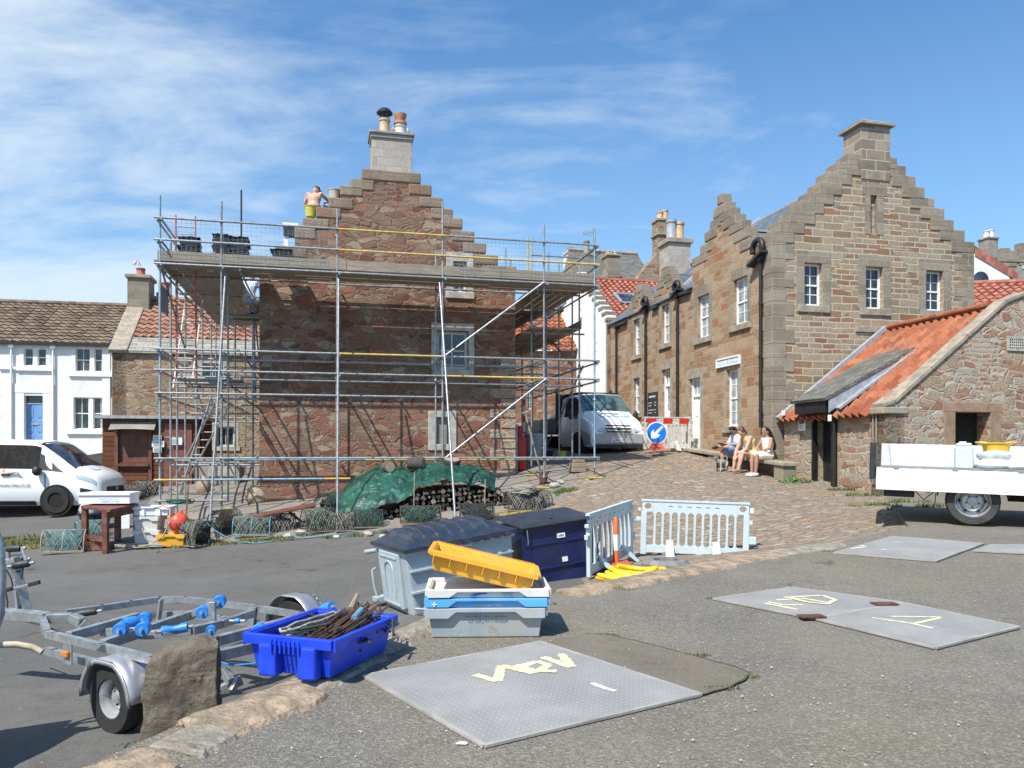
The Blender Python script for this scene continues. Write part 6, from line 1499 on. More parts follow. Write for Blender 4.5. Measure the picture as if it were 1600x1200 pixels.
hs = MB(); hs.tube([P(-10,1008,4.8), P(25,1007,4.85), P(50,1011,4.9), P(66,1019,4.9)], .020, 10); hs.build('hose_end', 'hose_cream' if 0 else plain('hose_cream', (.55,.47,.33), .6), smooth=50, label='cream hose end sticking out from the left edge above trailer shadow', cat='hose')
# standing boulder between trailer and kerb
bo = P(280, 1148, 4.5); bz = gz(bo.x, bo.y); bp = Vector((bo.x, bo.y, -.62))
t = thing('standing_boulder', 'upright weathered boulder standing between trailer wheel and kerb', 'boulder', bp, R(18))
bm = bmesh.new(); bmesh.ops.create_cube(bm, size=1); bmesh.ops.subdivide_edges(bm, edges=bm.edges, cuts=31, use_grid_fill=True)
for v_ in bm.verts:
    x, y, z = v_.co; 
    r_ = 1-.10*max(0, abs(x)*2)**6*max(0, abs(z)*2)**4
    w_ = .40-.03*(z+.5); zz_ = (z+.5)*.84
    X_ = x*w_*r_+.03*(z+.5); Y_ = y*.30*(1-.25*(z+.5)**2)
    if z > .3: zz_ -= .07*max(0, -x-.1)*2*((z-.3)/.2)+.03*abs(y)*2
    if z > .35 and x < -.3: zz_ -= .02
    p = Vector((X_, Y_, zz_)); d = Vector((x, y, z*.6)).normalized()
    p += d*(.012*nz(X_*3.5+3, Y_*3.5, 0)+.028*noise.noise(p*3.5)+.022*noise.noise(p*9)+.011*noise.noise(p*22)+.006*noise.noise(p*45)); v_.co = p
me = bpy.data.meshes.new('rock'); bm.to_mesh(me); bm.free(); me.polygons.foreach_set('use_smooth', [True]*len(me.polygons))
g = NG('boulder'); v = g.vec('Object'); a = g.noise(v, 4, 7, .65); c = g.ramp(a, [(.3,(.12,.10,.07)),(.5,(.23,.195,.15)),(.7,(.33,.29,.235))]); c = g.mix(g.rng(g.noise(v, 16, 6, .75), .6, .7, 0, .7), c, (.46,.43,.37)); c = g.mix(g.rng(g.noise(v, 2.4, 3), .6, .75, 0, .5), c, (.33,.17,.10))
c = g.mix(g.rng(g.noise(v, 9, 4), .58, .7, 0, .5), c, (.11,.10,.045)); g.fin(c, .93, g.bump(g.math('ADD', g.noise(v, 28, 8, .75), g.math('MULTIPLY', g.voro(g.warp(v, 5, .2), 7, 'DISTANCE_TO_EDGE').outputs['Distance'], 1.2)), 1, .045), spec=.2)
me.materials.append(MT['boulder']); ob = bpy.data.objects.new('rock', me); COL.objects.link(ob); ob.parent = t
# ================================================================ PLATES, BOXES, BINS
g = NG('checker_plate'); v = g.vec('Object'); m1 = g.n('ShaderNodeMapping'); g.l(v, m1.inputs[0]); m1.inputs['Scale'].default_value = (30, 30, 30)
sx = g.n('ShaderNodeSeparateXYZ'); g.l(m1.outputs[0], sx.inputs[0])
fx = g.math('FRACT', sx.outputs[0]); fy = g.math('FRACT', sx.outputs[1])
par = g.math('MODULO', g.math('ADD', g.math('FLOOR', sx.outputs[0]), g.math('FLOOR', sx.outputs[1])), 2.0); par = g.math('ABSOLUTE', par)
dx = g.math('ABSOLUTE', g.math('SUBTRACT', fx, .5)); dy = g.math('ABSOLUTE', g.math('SUBTRACT', fy, .5))
l1 = g.math('ADD', g.math('MULTIPLY', dx, 1.0), g.math('MULTIPLY', dy, 3.2)); l2 = g.math('ADD', g.math('MULTIPLY', dx, 3.2), g.math('MULTIPLY', dy, 1.0))
loz = g.mix(par, g.rng(l1, .38, .52, 1, 0), g.rng(l2, .38, .52, 1, 0))
sc_ = g.n('ShaderNodeSeparateColor'); g.l(loz, sc_.inputs[0]); lz = sc_.outputs[0]
base = g.mix(g.rng(g.noise(v, 1.7, 5, .6), .35, .7), (.30,.292,.28), (.41,.40,.38)); base = g.mix(g.rng(g.noise(v, 5, 6, .7), .5, .75, 0, .45), base, (.30,.255,.21)); base = g.mix(g.rng(g.noise(v, .9, 7, .7, .5), .55, .72, 0, .6), base, (.27,.245,.215)); base = g.mix(g.rng(g.noise(v, 7, 7, .75, .5), .66, .76, 0, .5), base, (.30,.16,.09))
col = g.mix(g.math('MULTIPLY', lz, .55), g.mix(.32, base, (.14,.137,.13)), (.46,.46,.45)); g.fin(col, .5, g.bump(lz, .8, .004), 0)
plain('paint_cream', (.66,.62,.38), .8, var=.1, sc=20, bump=.2, dirt=(.46,.44,.38), dsc=25, damt=.9); plain('paint_pale', (.58,.56,.50), .85, var=.15, sc=20, dirt=(.42,.41,.39), dsc=22, damt=1)
def plate(cs, label, group='steel checker plates set in the quay', h=.012):
    pts = [QP(*c)+Vector((0,0,h)) for c in cs]; c = sum(pts, Vector())/len(pts); d = pts[1]-pts[0]
    t = thing('steel_plate', label, 'steel plate', c, math.atan2(d.y, d.x), group)
    n_ = len(pts); lo = [p-Vector((0,0,h+.02)) for p in pts]
    MB().add(pts+lo, [tuple(range(n_))]+[(i, n_+i, n_+(i+1) % n_, (i+1) % n_) for i in range(n_)]).build('plate', 'checker_plate', t, world=True)
    fr = MB()
    for a, b in zip(pts, pts[1:]+pts[:1]): fr.beam(a-Vector((0,0,.005)), b-Vector((0,0,.005)), .022, .012)
    fr.build('frame', 'concrete', t, world=True)
    return t, h
def strokes(t, lines, wd, mat='paint_cream', h=.0138, name='painted_letter'):
    for ln in lines:
        mb = MB(); k = 0
        for a, b in zip(ln, ln[1:]):
            A = QP(*a)+Vector((0,0,h+k*.0007)); B = QP(*b)+Vector((0,0,h+k*.0007)); d = (B-A); L_ = d.length; d.normalize(); s_ = Vector((-d.y, d.x, 0)); n_ = max(2, int(L_/.008)); k += 1
            for i in range(n_):
                p0 = A+d*L_*i/n_; p1 = A+d*L_*(i+1)/n_; w0 = wd/2*(1.15+.5*nz(p0.x*40, p0.y*40)+.3*nz(p0.x*140, p0.y*140)); w1 = wd/2*(1.15+.5*nz(p1.x*40, p1.y*40)+.3*nz(p1.x*140, p1.y*140)); mb.add([p0-s_*w0, p0+s_*w0, p1+s_*w1, p1-s_*w1], [(0,3,2,1)])
        mb.build(name, mat, t, world=True)
t1, _ = plate([(568,1058),(757,1168),(1095,1087),(845,1005)], 'large checker plate in the foreground painted NRV')
strokes(t1, [[(742,1058),(778,1068),(783,1044),(834,1056)],[(805,1043),(842,1054)],[(812,1046),(838,1037),(858,1043),(842,1052),(870,1053)],[(848,1030),(893,1046),(877,1025)]], .048)
strokes(t1, [[(925,1071),(950,1081),(962,1084)]], .035, 'paint_pale')
t2, _ = plate([(1115,937),(1273,968),(1411,943),(1237,919)], 'left half of middle checker plate pair with rusty hinge tabs and circular paint marks')
t3, _ = plate([(1276,969),(1462,1014),(1592,981),(1414,944)], 'right half of middle checker plate pair painted with an angled mark')
strokes(t2, [[(1194,945),(1246,955)],[(1200,943),(1225,948),(1255,948)],[(1213,940),(1250,938)],[(1225,936),(1262,934),(1285,933),(1305,940),(1292,947),(1262,944),(1240,939)],[(1235,936),(1262,944)],[(1252,937),(1292,944)]], .035)
strokes(t3, [[(1362,968),(1418,976),(1458,985)],[(1392,966),(1470,967)],[(1470,968),(1425,978)]], .03)
for c_, tt in (((1268,967),t2),((1382,947),t3)):
    p = QP(*c_)+Vector((0,0,.02)); M = Matrix.Translation(p)@Matrix.Rotation(.1, 4, 'Z'); MB().box(-.09,.09,-.05,.05,-.003,.004, M).build('hinge_tab', 'rust', tt, world=True)
t4, _ = plate([(1303,865),(1462,878),(1537,850),(1395,839)], 'checker plate nearest to the flatbed truck with faint numbers')
strokes(t4, [[(1330,859),(1352,856),(1345,854)],[(1392,849),(1410,849)],[(1375,860),(1385,861)]], .05, 'paint_pale')
t5, _ = plate([(1522,862),(1640,868),(1660,853),(1550,852)], 'checker plate cut by the right edge of picture')
# ---- fish boxes
def fishbox(t, L_, W_, H_, mat, rim=.07, rim2=.032, cut=.14, tp=.035, th_=.012, feet=False, ribs=0, cutx=None):
    mb = MB(); 
    def ring(dx, z): return [(-L_/2+dx,-W_/2+dx,z),(L_/2-dx,-W_/2+dx,z),(L_/2-dx,W_/2-dx,z),(-L_/2+dx,W_/2-dx,z)]
    o = ring(tp, 0)+ring(.012, H_)+ring(.012+th_, H_)+ring(tp+th_, .02)
    fs = [(3,2,1,0),(12,13,14,15)]
    for a, b in ((0,4),(4,8),(8,12)): fs += [(a+i, a+(i+1) % 4, b+(i+1) % 4, b+i) for i in range(4)]
    mb.add(o, fs); mb.build('tub', mat, t, bevel=.008)
    q = MB(); e = .016
    for s_ in (-1, 1):     # long sides: rim band deeper at both ends with sloping shoulders
        y = s_*W_/2; c_ = cut; zt = H_+.004
        poly = [(-L_/2, zt), (-L_/2, H_-rim), (-L_/2+c_-.0, H_-rim), (-L_/2+c_+.05, H_-rim2), (L_/2-c_-.05, H_-rim2), (L_/2-c_, H_-rim), (L_/2, H_-rim), (L_/2, zt)]
        q.prism(poly, y-(e if s_ < 0 else 0)+(.0), y+(e if s_ > 0 else 0)+.0)
        x = s_*L_/2
        q.box(min(x, x+s_*e), max(x, x+s_*e), -W_/2, W_/2, H_-rim*.8, zt)
    for s_ in (-1, 1):
        q.box(-L_/2, L_/2, s_*W_/2-.014, s_*W_/2+.014, H_-.004, H_+.006); q.box(s_*L_/2-.014, s_*L_/2+.014, -W_/2, W_/2, H_-.004, H_+.0055)
    if ribs:
        for k in range(ribs+1):
            x = -L_/2+.03+(L_-.06)*k/ribs
            for s_ in (-1, 1): q.box(x-.003, x+.003, min(s_*(W_/2-.03), s_*(W_/2+e)), max(s_*(W_/2-.03), s_*(W_/2+e)), H_-rim-.05, H_-.01)
    q.build('rim', mat, t, bevel=.003)
    if feet:
        q = MB()
        for x in (-L_*.23, L_*.2):
            q.box(x-.05, x+.05, -W_/2-.004, -W_/2+.06, -.004, H_-rim+.002); q.box(x-.05, x+.05, W_/2-.06, W_/2+.004, -.004, H_-rim+.002)
        q.build('side_pillar', mat, t, bevel=.012)
plain('box_grey', (.33,.37,.39), .5, var=.1, sc=4, bump=.05, dirt=(.40,.35,.27), dsc=3, damt=.6)
plain('box_white', (.62,.62,.58), .5, var=.08, sc=4, dirt=(.45,.36,.28), dsc=6, damt=.5)
plain('box_sky', (.09,.36,.74), .45, var=.08, sc=5, dirt=(.3,.45,.6), damt=.3)
plain('box_yellow', (.78,.38,.03), .45, var=.08, sc=5, dirt=(.45,.30,.08), dsc=4, damt=.5)
plain('box_blue', (.012,.055,.60), .38, var=.12, sc=5, bump=.04, dirt=(.03,.10,.55), damt=.5)
sO_ = P(757, 997, 5.0); sO_.z = qz(0, 5.0)+.003; sO_.y += .24; syaw = R(2)
b1 = thing('fish_box', 'grey plastic fish box at the bottom of the stack on the quay', 'fish box', sO_, syaw, 'stacked plastic fish boxes'); 
sc1 = 5.0/1225
fishbox(b1, .76, .46, .19, 'box_grey', rim=.06, rim2=.02)
text(b1, 'lettering', 'TLF (DK) 9711 878204', .028, frame3((.0,-.2225,.13), (1,0,0), (0,-1,.07)), 'ink', .001); p2 = sO_+Vector((.008,0,.197)); b2 = thing('fish_box', 'sky blue fish box nested in the middle of the stack', 'fish box', p2, R(2), 'stacked plastic fish boxes'); fishbox(b2, .77, .465, .055, 'box_sky', rim=.05, rim2=.012, tp=.01)
text(b2, 'lettering', 'e NORDSJO FISK', .024, frame3((.0,-.230,.022), (1,0,0), (0,-1,.0)), 'pale_blue_board', .001)
mbq = MB(); mbq.beam((-.335,-.252,.012),(-.335,-.252,.04),.006,.006); mbq.beam((-.35,-.252,.026),(-.32,-.252,.026),.006,.006); mbq.build('star_mark', 'white_paint', b2)
p3 = p2+Vector((.004,0,.064)); b3 = thing('fish_box', 'white fish box with blue print on top of the stack', 'fish box', p3, R(3), 'stacked plastic fish boxes'); fishbox(b3, .775, .47, .05, 'box_white', rim=.046, rim2=.012, tp=.008)
text(b3, 'lettering', 'PROPERTY\nOF URK', .016, frame3((.13,-.2365,.022), (1,0,0), (0,-1,0)), 'ink', .001)
q = MB(); q.add([(-.12,-.237,.006),(-.10,-.237,.022),(-.06,-.237,.034),(-.01,-.237,.036),(-.005,-.237,.026),(-.04,-.237,.024),(-.07,-.237,.018),(-.085,-.237,.006)], [tuple(range(8))]); q.build('logo', plain('logo_blue', (.05,.10,.55), .6, bump=0), b3)
yb = thing('fish_box', 'yellow fish box tipped on its side over the white one', 'fish box', p3+Vector((-.045,.03,.090)), rot=(R(1), R(13.5), R(1)))
fishbox(yb, .72, .38, .13, 'box_yellow', rim=.03, rim2=.03, cut=.1, tp=.04, ribs=6)
q = MB()
for k in range(58): q.box(-.35+k*.0121, -.344+k*.0121, .202, .212, .13, .142)
q.build('serrated_edge', 'box_yellow', yb)
# blue crate with rusty gear
cs = {'F': (-.92,3.97), 'L': (-1.44,4.24), 'R': (-.70,4.64), 'B': (-1.19,4.89)}
F_, L__, R__, B_ = [Vector((*cs[k], 0)) for k in 'FLRB']; cc_ = (F_+L__+R__+B_)/4; e1_ = ((R__-F_)+(B_-L__)).normalized(); 
bc = thing('blue_crate', 'bright blue fish crate full of rusty rods on the kerb', 'crate', Vector((cc_.x, cc_.y, qz(0, 4.4)+.035)), math.atan2(e1_.y, e1_.x))
fishbox(bc, .68, .545, .205, 'box_blue', rim=.06, rim2=.03, cut=.10, tp=.045)
for y in (-.13, .11): MB().box(-.375,-.30,y-.055,y+.055,-.004,.17).build('end_pillar', 'box_blue', bc, bevel=.015); MB().box(.30,.372,y-.055,y+.055,-.004,.17).build('end_pillar', 'box_blue', bc, bevel=.015)
q = MB()
for k in range(7): q.box(-.388,-.376,-.1+k*.028,-.09+k*.028,.13,.195)
q.build('end_ribs', 'box_blue', bc)
rs = random.Random(9)
for k in range(60):
    y = rs.uniform(-.19,.02); z = .13+rs.uniform(0,.06); mb = MB(); L2 = rs.uniform(.5,.74); x0 = -.33+rs.uniform(0,.12)
    dy = rs.uniform(-.015,.03)+.01; up = rs.uniform(.02,.10)
    pts = [(x0,y,z),(x0+L2*.5,y+dy,z+up*.4),(x0+L2,y+dy*2,z+up)]
    if k % 3 == 0: pts += [(x0+L2+.04,y+dy*2+.03,z+up+.02)]
    mb.tube(pts, rs.choice((.003,.004,.006)), 5)
    o = mb.build('rusty_rod', rs.choice(['rust','rust','dark_rod']) if 'dark_rod' in MT else 'rust', None, label='rusty iron rod lying among others in the blue crate', cat='iron rod', group='rusty rods bundled in the blue crate'); o.matrix_world = Matrix.Translation(bc.location)@Matrix.Rotation(bc.rotation_euler.z, 4, 'Z')
    if k == 3: plain('dark_rod', (.06,.04,.03), .8, var=.4)
def placeit(o, M): o.matrix_world = M; return o
MBC = WM[bc.name]
plain('rope_white', (.36,.33,.27), .95, var=.3, sc=30, bump=.6, bsc=120); plain('rope_green', (.05,.15,.11), .95, var=.3, sc=20, bump=.6, bsc=120); plain('rope_blue', (.12,.28,.38), .9, var=.3, sc=20, bump=.6, bsc=120); plain('net_dark', (.04,.045,.04), .95, var=.4, sc=20)
def rope(name, c, rx, ry, turns, r, mat, seed, h=.05, **k):
    rr_ = random.Random(seed); pts = []; n_ = int(turns*16)
    for i in range(n_): a = 2*math.pi*i/16; f_ = 1+.18*nz(i*.37, seed); pts.append(Vector((rx*math.cos(a)*f_*(.55+.45*abs(math.sin(i*.11+seed))), ry*math.sin(a)*f_, r+h*i/n_+.02*abs(nz(i*.5, seed, 7)))))
    mb = MB(); mb.tube(pts, r, 6); o = mb.build(name, mat, smooth=60, **k); o.location = c; return o
o = rope('frayed_rope', MBC@Vector((-.02,.06,.17)), .30, .05, 5, .008, 'rope_white', 3, .05, label='white frayed rope coiled behind the rods in the blue crate', cat='rope'); o.rotation_euler.z = bc.rotation_euler.z
mb = MB(); rs = random.Random(2)
for k in range(90):
    p = Vector((rs.uniform(-.2,.3), rs.uniform(-.2,.16), .07+rs.uniform(0,.1))); pts = [p+Vector((rs.uniform(-.06,.06), rs.uniform(-.06,.06), rs.uniform(-.02,.03)))*j for j in range(4)]; mb.tube(pts, .008, 5)
o = mb.build('tangled_net', 'net_dark', label='dark tangled netting filling the blue crate', cat='netting', kind='stuff'); o.matrix_world = MBC
mb = MB(); mb.tube([(.12,-.12,.22),(.24,-.1,.245)], .02, 8); o = mb.build('blue_float', 'rope_blue', label='turquoise tube lying on the rods in blue crate', cat='tube'); o.matrix_world = MBC
mb = MB(); mb.tube([(.2,-.05,.25),(.36,.0,.31)], [.02,.012], 8); o = mb.build('pale_stick', 'old_wood', label='pale stick poking out of the blue crate', cat='stick'); o.matrix_world = MBC
mb = MB(); mb.tube([(.36,-.14,.2),(.39,-.15,.12),(.385,-.15,.03),(.37,-.1,0)], .006, 5); o = mb.build('hanging_rope', 'roller_black', label='black cord hanging over the right end of blue crate', cat='rope'); o.matrix_world = MBC
# ---- wheeled bins
plain('bin_grey', (.36,.42,.45), .5, var=.08, sc=3, bump=.04, dirt=(.28,.32,.33), dsc=5, damt=.3)
plain('lid_navy', (.025,.035,.055), .4, var=.15, sc=5, bump=.05, dirt=(.09,.095,.10), dsc=7, damt=.4)
plain('bin_navy', (.008,.018,.085), .35, var=.2, sc=4, bump=.05, dirt=(.03,.04,.14), damt=.4)
gb = thing('grey_bin', 'large grey wheeled bin with dark domed ribbed lid', 'bin', Vector((-1.19, 9.4, -.72)), rot=(0, R(-6.5), R(31)))
L_, W_, H_ = 1.5, 1.0, .81
def taper(mb, x0, x1, y0, y1, z0, z1, d=.05):
    return mb.hexa([Vector(p) for p in ((x0+d,y0+d,z0),(x1-d,y0+d,z0),(x1-d,y1-d,z0),(x0+d,y1-d,z0),(x0,y0,z1),(x1,y0,z1),(x1,y1,z1),(x0,y1,z1))])
taper(MB(), 0, L_, 0, W_, .0, H_, .035).build('body', 'bin_grey', gb, bevel=.04, bseg=3)
q = MB(); q.box(-.02, L_+.02, -.025, W_+.02, H_-.05, H_+.0)
q.build('rim', 'bin_grey', gb, bevel=.01)
q = MB()
for z in (.3, .56): q.box(.03, L_-.03, -.0-.03+ (H_-z)*.0, .05, z, z+.022); q.box(-.008, .1, .2, W_-.2, z, z+.02)
q.build('body_ribs', 'bin_grey', gb)
q = MB(); 
q.box(-.035, .06, .18, .82, .08, .78); e_ = q.build('end_panel', 'bin_grey', gb, bevel=.025, bseg=3)
q = MB(); pts = [(-.045,.34+.3*0,.2)]; 
arch = [(.36,.22),(.36,.55),(.40,.63),(.50,.66),(.60,.63),(.64,.55),(.64,.22)]; q.tube([(-.04, a, b) for a, b in arch], .012, 6); q.build('arch_moulding', 'bin_grey', e_, smooth=50)
q = MB()
for z in (.12, .70): q.box(-.046,-.02,.24,.76,z,z+.02)
q.build('end_ribs', 'bin_grey', e_)
q = MB(); q.tube([(-.07,.93,.12),(-.09,.95,.3),(-.09,.95,.5),(-.05,.93,.52)], .016, 6); q.box(-.12,.02,.84,.99,.1,.15); q.build('foot_lever', 'bin_grey', gb, smooth=50)
q = MB(); q.tube([(-.02,.95,.74),(-.16,.98,.74)], .03, 8); q.build('lifting_pin', 'bin_grey', gb, smooth=50)
# lid: hipped dome with ribs
def lidp(a, b):
    x = -.04+a*(L_+.08); y = -.05+b*(W_+.09); fx_ = min(a, 1-a)/.17; fy_ = min(b, 1-b)/.30; h_ = min(1, fx_, fy_)
    rib = .02*(1 if math.sin(a*math.pi*18) > .2 else 0)*(1 if .12 < a < .9 and min(fx_, fy_) > .45 else 0)
    return Vector((x, y, H_+.03+.19*h_*(.75+.25*b)+rib))
q = MB(); q.grid(lidp, 108, 24); q.box(-.045, L_+.045, -.055, W_+.045, H_+.002, H_+.045)
ld = q.build('lid', 'lid_navy', gb, smooth=50)
q = MB()
for k in range(8): x = .3+k*.15; q.beam((x, -.052, H_+.0), (x+.08, -.052, H_+.0), .05, .04)
q.build('lid_catches', 'lid_navy', ld, bevel=.005)
q = MB()
for x, z in ((.36,.76),(.72,.78),(1.0,.8)): q.box(x, x+.16, -.018, .02, z-.03, z-.012)
q.build('white_slots', 'white_paint', gb); MB().box(.7,.84,-.022,.02,.62,.71).build('sticker', 'box_white', gb)
q = MB(); q.box(.735,.745,-.02,.02,.42,.56); q.box(.70,.78,-.02,.02,.52,.535); q.ball((.74,-.01,.585), (.015,.008,.02), 8); q.build('tidyman_sign', 'dirty_white', gb)
q = MB(); q.tube([(.3,-.06,.9),(.31,-.07,.8),(.3,-.06,.74)], .02, 6); q.build('latch', 'rust', gb)
q = MB(); q.tube([(.04,-.02,.13),(.1,-.08,.12),(.3,-.08,.12),(.34,-.02,.13)], .014, 6); q.build('handle', 'bin_grey', gb, smooth=50)
for x, y in ((.15,.15),(1.35,.15),(.15,.85),(1.35,.85)): MB().cyl((x-.03,y,-.0),(x+.03,y,-.0),.09,n=12).build('wheel', 'tyre', gb)
nb = thing('navy_bin', 'dark blue steel wheeled bin with flat black lid', 'bin', Vector((.22, 10.15, -.57)), rot=(0, R(-6.5), R(21)))
L_, W_, H_ = 1.02, .85, .86
taper(MB(), 0, L_, 0, W_, .0, H_, .02).build('body', 'bin_navy', nb, bevel=.015)
q = MB()
for z in (.30, .62): q.box(.01, L_-.01, -.012, .03, z, z+.03)
q.box(-.012, L_+.012, -.02, W_, H_-.04, H_+.01)
q.build('body_ribs', 'bin_navy', nb, bevel=.006)
q = MB(); q.hexa([Vector(p) for p in ((-.03,-.03,H_+.012),(L_+.02,-.03,H_+.012),(L_+.02,W_+.03,H_+.06),(-.03,W_+.03,H_+.06),(-.02,-.02,H_+.045),(L_+.01,-.02,H_+.045),(L_+.01,W_+.02,H_+.1),(-.02,W_+.02,H_+.1))])
q.ball((.5,.2,H_+.07), (.03,.03,.02), 8); ld2 = q.build('lid', 'lid_navy', nb, bevel=.008); MB().tube([(-.02,-.045,H_+.02),(L_+.01,-.045,H_+.02)], .022, 8).build('lid_bar', 'trim_black', ld2, smooth=50)
q = MB(); q.box(.48,.59,-.016,.0,.68,.74); q.build('sticker', 'white_paint', nb); q = MB(); q.box(.52,.595,-.016,.0,.36,.42); q.build('sticker', 'white_paint', nb)
text(nb, 'lettering', 'biffo', .045, frame3((.535,-.018,.71), (1,0,0), (0,-1,0)), 'ink', .001)
q = MB(); q.tube([(.05,-.05,.88),(.05,-.05,.7),(.045,-.04,.66)], .008, 5); q.tube([(L_+.01,-.02,.9),(L_+.03,-.03,.8)], .03, 6); q.build('lid_strap', 'galv_dull', nb)
for x, y in ((.12,.12),(.9,.12),(.12,.74),(.9,.74)): MB().cyl((x-.03,y,-.0),(x+.03,y,-.0),.09,n=12).build('wheel', 'tyre', nb)
# ---- plastic barriers
plain('barrier_plastic', (.52,.60,.62), .5, var=.07, sc=3, bump=.05, dirt=(.40,.45,.45), damt=.3)
def barrier(loc, rz, label, L_=2.0, mat='barrier_plastic', red=False, nb_=11, group='plastic pedestrian barriers', tilt=0, sc_=1, scz=1):
    t = thing('barrier', label, 'barrier', loc, group=group, rot=(0, tilt, rz)); T_ = .045
    t.scale = (sc_, sc_, scz)
    top = [(0,.80),(L_,.80),(L_,.98),(L_-.03,1.0),(.03,1.0),(0,.98)]
    # panel with round holes at both ends: built from strips
    q = MB()
    q.box(.19, L_-.19, -.018, .018, .80, 1.0); q.box(0, L_, -.03, .03, .985, 1.02)
    for x0, s_ in ((0, 1), (L_, -1)):
        cx_, cz_, r_ = x0+s_*.105, .90, .055; n_ = 16; vs = []; out_ = []
        for k in range(n_):
            a = 2*math.pi*k/n_; dx, dz = math.cos(a), math.sin(a); m_ = max(abs(dx)/.09, abs(dz)/.1); out_.append((cx_+dx/m_, cz_+dz/m_)); vs.append((cx_+r_*dx, cz_+r_*dz))
        for y in (-.018, .018):
            b = [(a, y, c) for a, c in vs]+[(a, y, c) for a, c in out_]; q.add(b, [(k, (k+1) % n_, n_+(k+1) % n_, n_+k) for k in range(n_)])
        q.add([(a, -.018, c) for a, c in vs]+[(a, .018, c) for a, c in vs], [(k, n_+k, n_+(k+1) % n_, (k+1) % n_) for k in range(n_)])
    q.build('top_panel', mat, t)
    q = MB()
    for k in range(6): x = .42+k*(L_-.95)/5; q.box(x, x+.07, -.021, -.019, .90, .908)
    q.build('panel_slots', 'dark_void', t)
    MB().box(0, .09, -.028, .028, .03, .80).build('end_post', mat, t, bevel=.01); MB().box(L_-.09, L_, -.028, .028, .03, .80).build('end_post', mat, t, bevel=.01)
    q = MB()
    for k in range(nb_):
        x = .09+(L_-.18)*(k+1)/(nb_+1); w_ = .016
        q.box(x-w_, x+w_, -.02, .02, .20, .80)
        for s_ in (-1, 1):
            q.add([(x+s_*w_, -.019, .80), (x+s_*(w_+.03), -.019, .80), (x+s_*w_, -.019, .76)], [(0,1,2)])
            q.add([(x+s_*w_, -.019, .20), (x+s_*(w_+.03), -.019, .20), (x+s_*w_, -.019, .24)], [(0,1,2)])
    q.build('bars', mat, t)
    q = MB(); q.box(.09, L_-.09, -.024, .024, .07, .20); q.build('bottom_rail', mat, t)
    for x in (.45, L_-.5):
        q = MB()
        for s_ in (-1, 1): q.add([(x-.05, 0, .3), (x+.05, 0, .3), (x+.07, s_*.25, 0), (x-.07, s_*.25, 0), (x-.05, s_*.02, .2), (x+.05, s_*.02, .2)], [(0,1,2,3),(4,5,2,3),(0,4,3),(1,5,2)])
        q.build('foot', mat, t)
    q = MB(); q.box(L_, L_+.05, -.03, .03, .62, .7); q.box(L_, L_+.11, -.03, .03, .28, .42); q.box(L_, L_+.07, -.025, .025, .82, .92); q.box(-.05, 0, -.03, .03, .8, .86); q.box(-.08, 0, -.025, .025, .62, .7); q.build('hinge_lugs', mat, t, bevel=.012)
    if red:
        q = MB()
        for k in range(3): x = .1+k*(L_-.5)/2; q.box(x, x+.3, -.024, -.0195, .82, .97)
        q.build('red_reflector', 'red_lens', t)
    return t
A = P(1000, 868, 12.0); B = P(1166, 874, 11.8); d_ = B-A
barrier(A, math.atan2(d_.y, d_.x), 'pale blue grey plastic barrier standing alone right of the cone', L_=1.66, tilt=R(1.6), sc_=.97, scz=.85)
A2 = P(987, 866, 12.0); dd_ = Vector((-.42,-.907,0)); e2 = A2+dd_*2
barrier(Vector((e2.x, e2.y, A2.z-.09)), math.atan2(-dd_.y, -dd_.x), 'pale plastic barrier partly hidden behind the navy bin', L_=2.0, nb_=8, tilt=R(-2), scz=.84)
bA = P(1006, 704, 23.6); barrier(bA, R(14), 'white barrier with red panels beside tipper truck, behind the arrow sign', L_=1.55, red=True, mat='dirty_white', group='plastic pedestrian barriers'); 
bB = P(1077, 703, 24.0); barrier(bB, R(100), 'grey barrier end-on between arrow sign and white street door', L_=1.8, mat='dirty_white')
# arrow sign
sg_ = P(1026, 703, 23.0)
t = thing('arrow_sign', 'round blue keep left sign with white arrow on orange foot', 'sign', sg_, R(12), None)
r_ = 17.5/FX*23.0; M = frame3((0,0,.50), (1,0,0), (0,-1,0))
MB().lathe([(r_,0),(r_,.012),(0,.012)], M, 40).build('rim_disc', 'white_paint', t); MB().lathe([(r_*.9,.012),(r_*.9,.016),(0,.016)], M, 40).build('disc', plain('sign_blue', (.01,.20,.75), .35, var=.03, bump=0), t)
ap = [(.52,.66),(.66,.52),(-.1,-.2),(.22,-.24),(-.02,-.56),(-.66,-.64),(-.58,0),(-.38,.28),(-.22,-.02)]
ap = [(.50,.68),(.66,.54),(.02,-.12),(.34,-.16),(.1,-.48),(-.60,-.56),(-.58,.06),(-.34,.32),(-.26,.02)]
MB().add([M@Vector((a*r_*.95, b*r_*.95, .0175)) for a, b in ap], [tuple(range(len(ap)))]).build('arrow', 'white_paint', t)
q = MB(); q.hexa([Vector(p) for p in ((-.2,-.2,0),(.2,-.2,0),(.2,.2,0),(-.2,.2,0),(-.12,-.05,.2),(.12,-.05,.2),(.12,.05,.2),(-.12,.05,.2))]); q.build('foot', 'red_paint', t); MB().tube([(0,.03,.1),(0,.03,.5)], .03, 8).build('post', 'galv_dull', t)
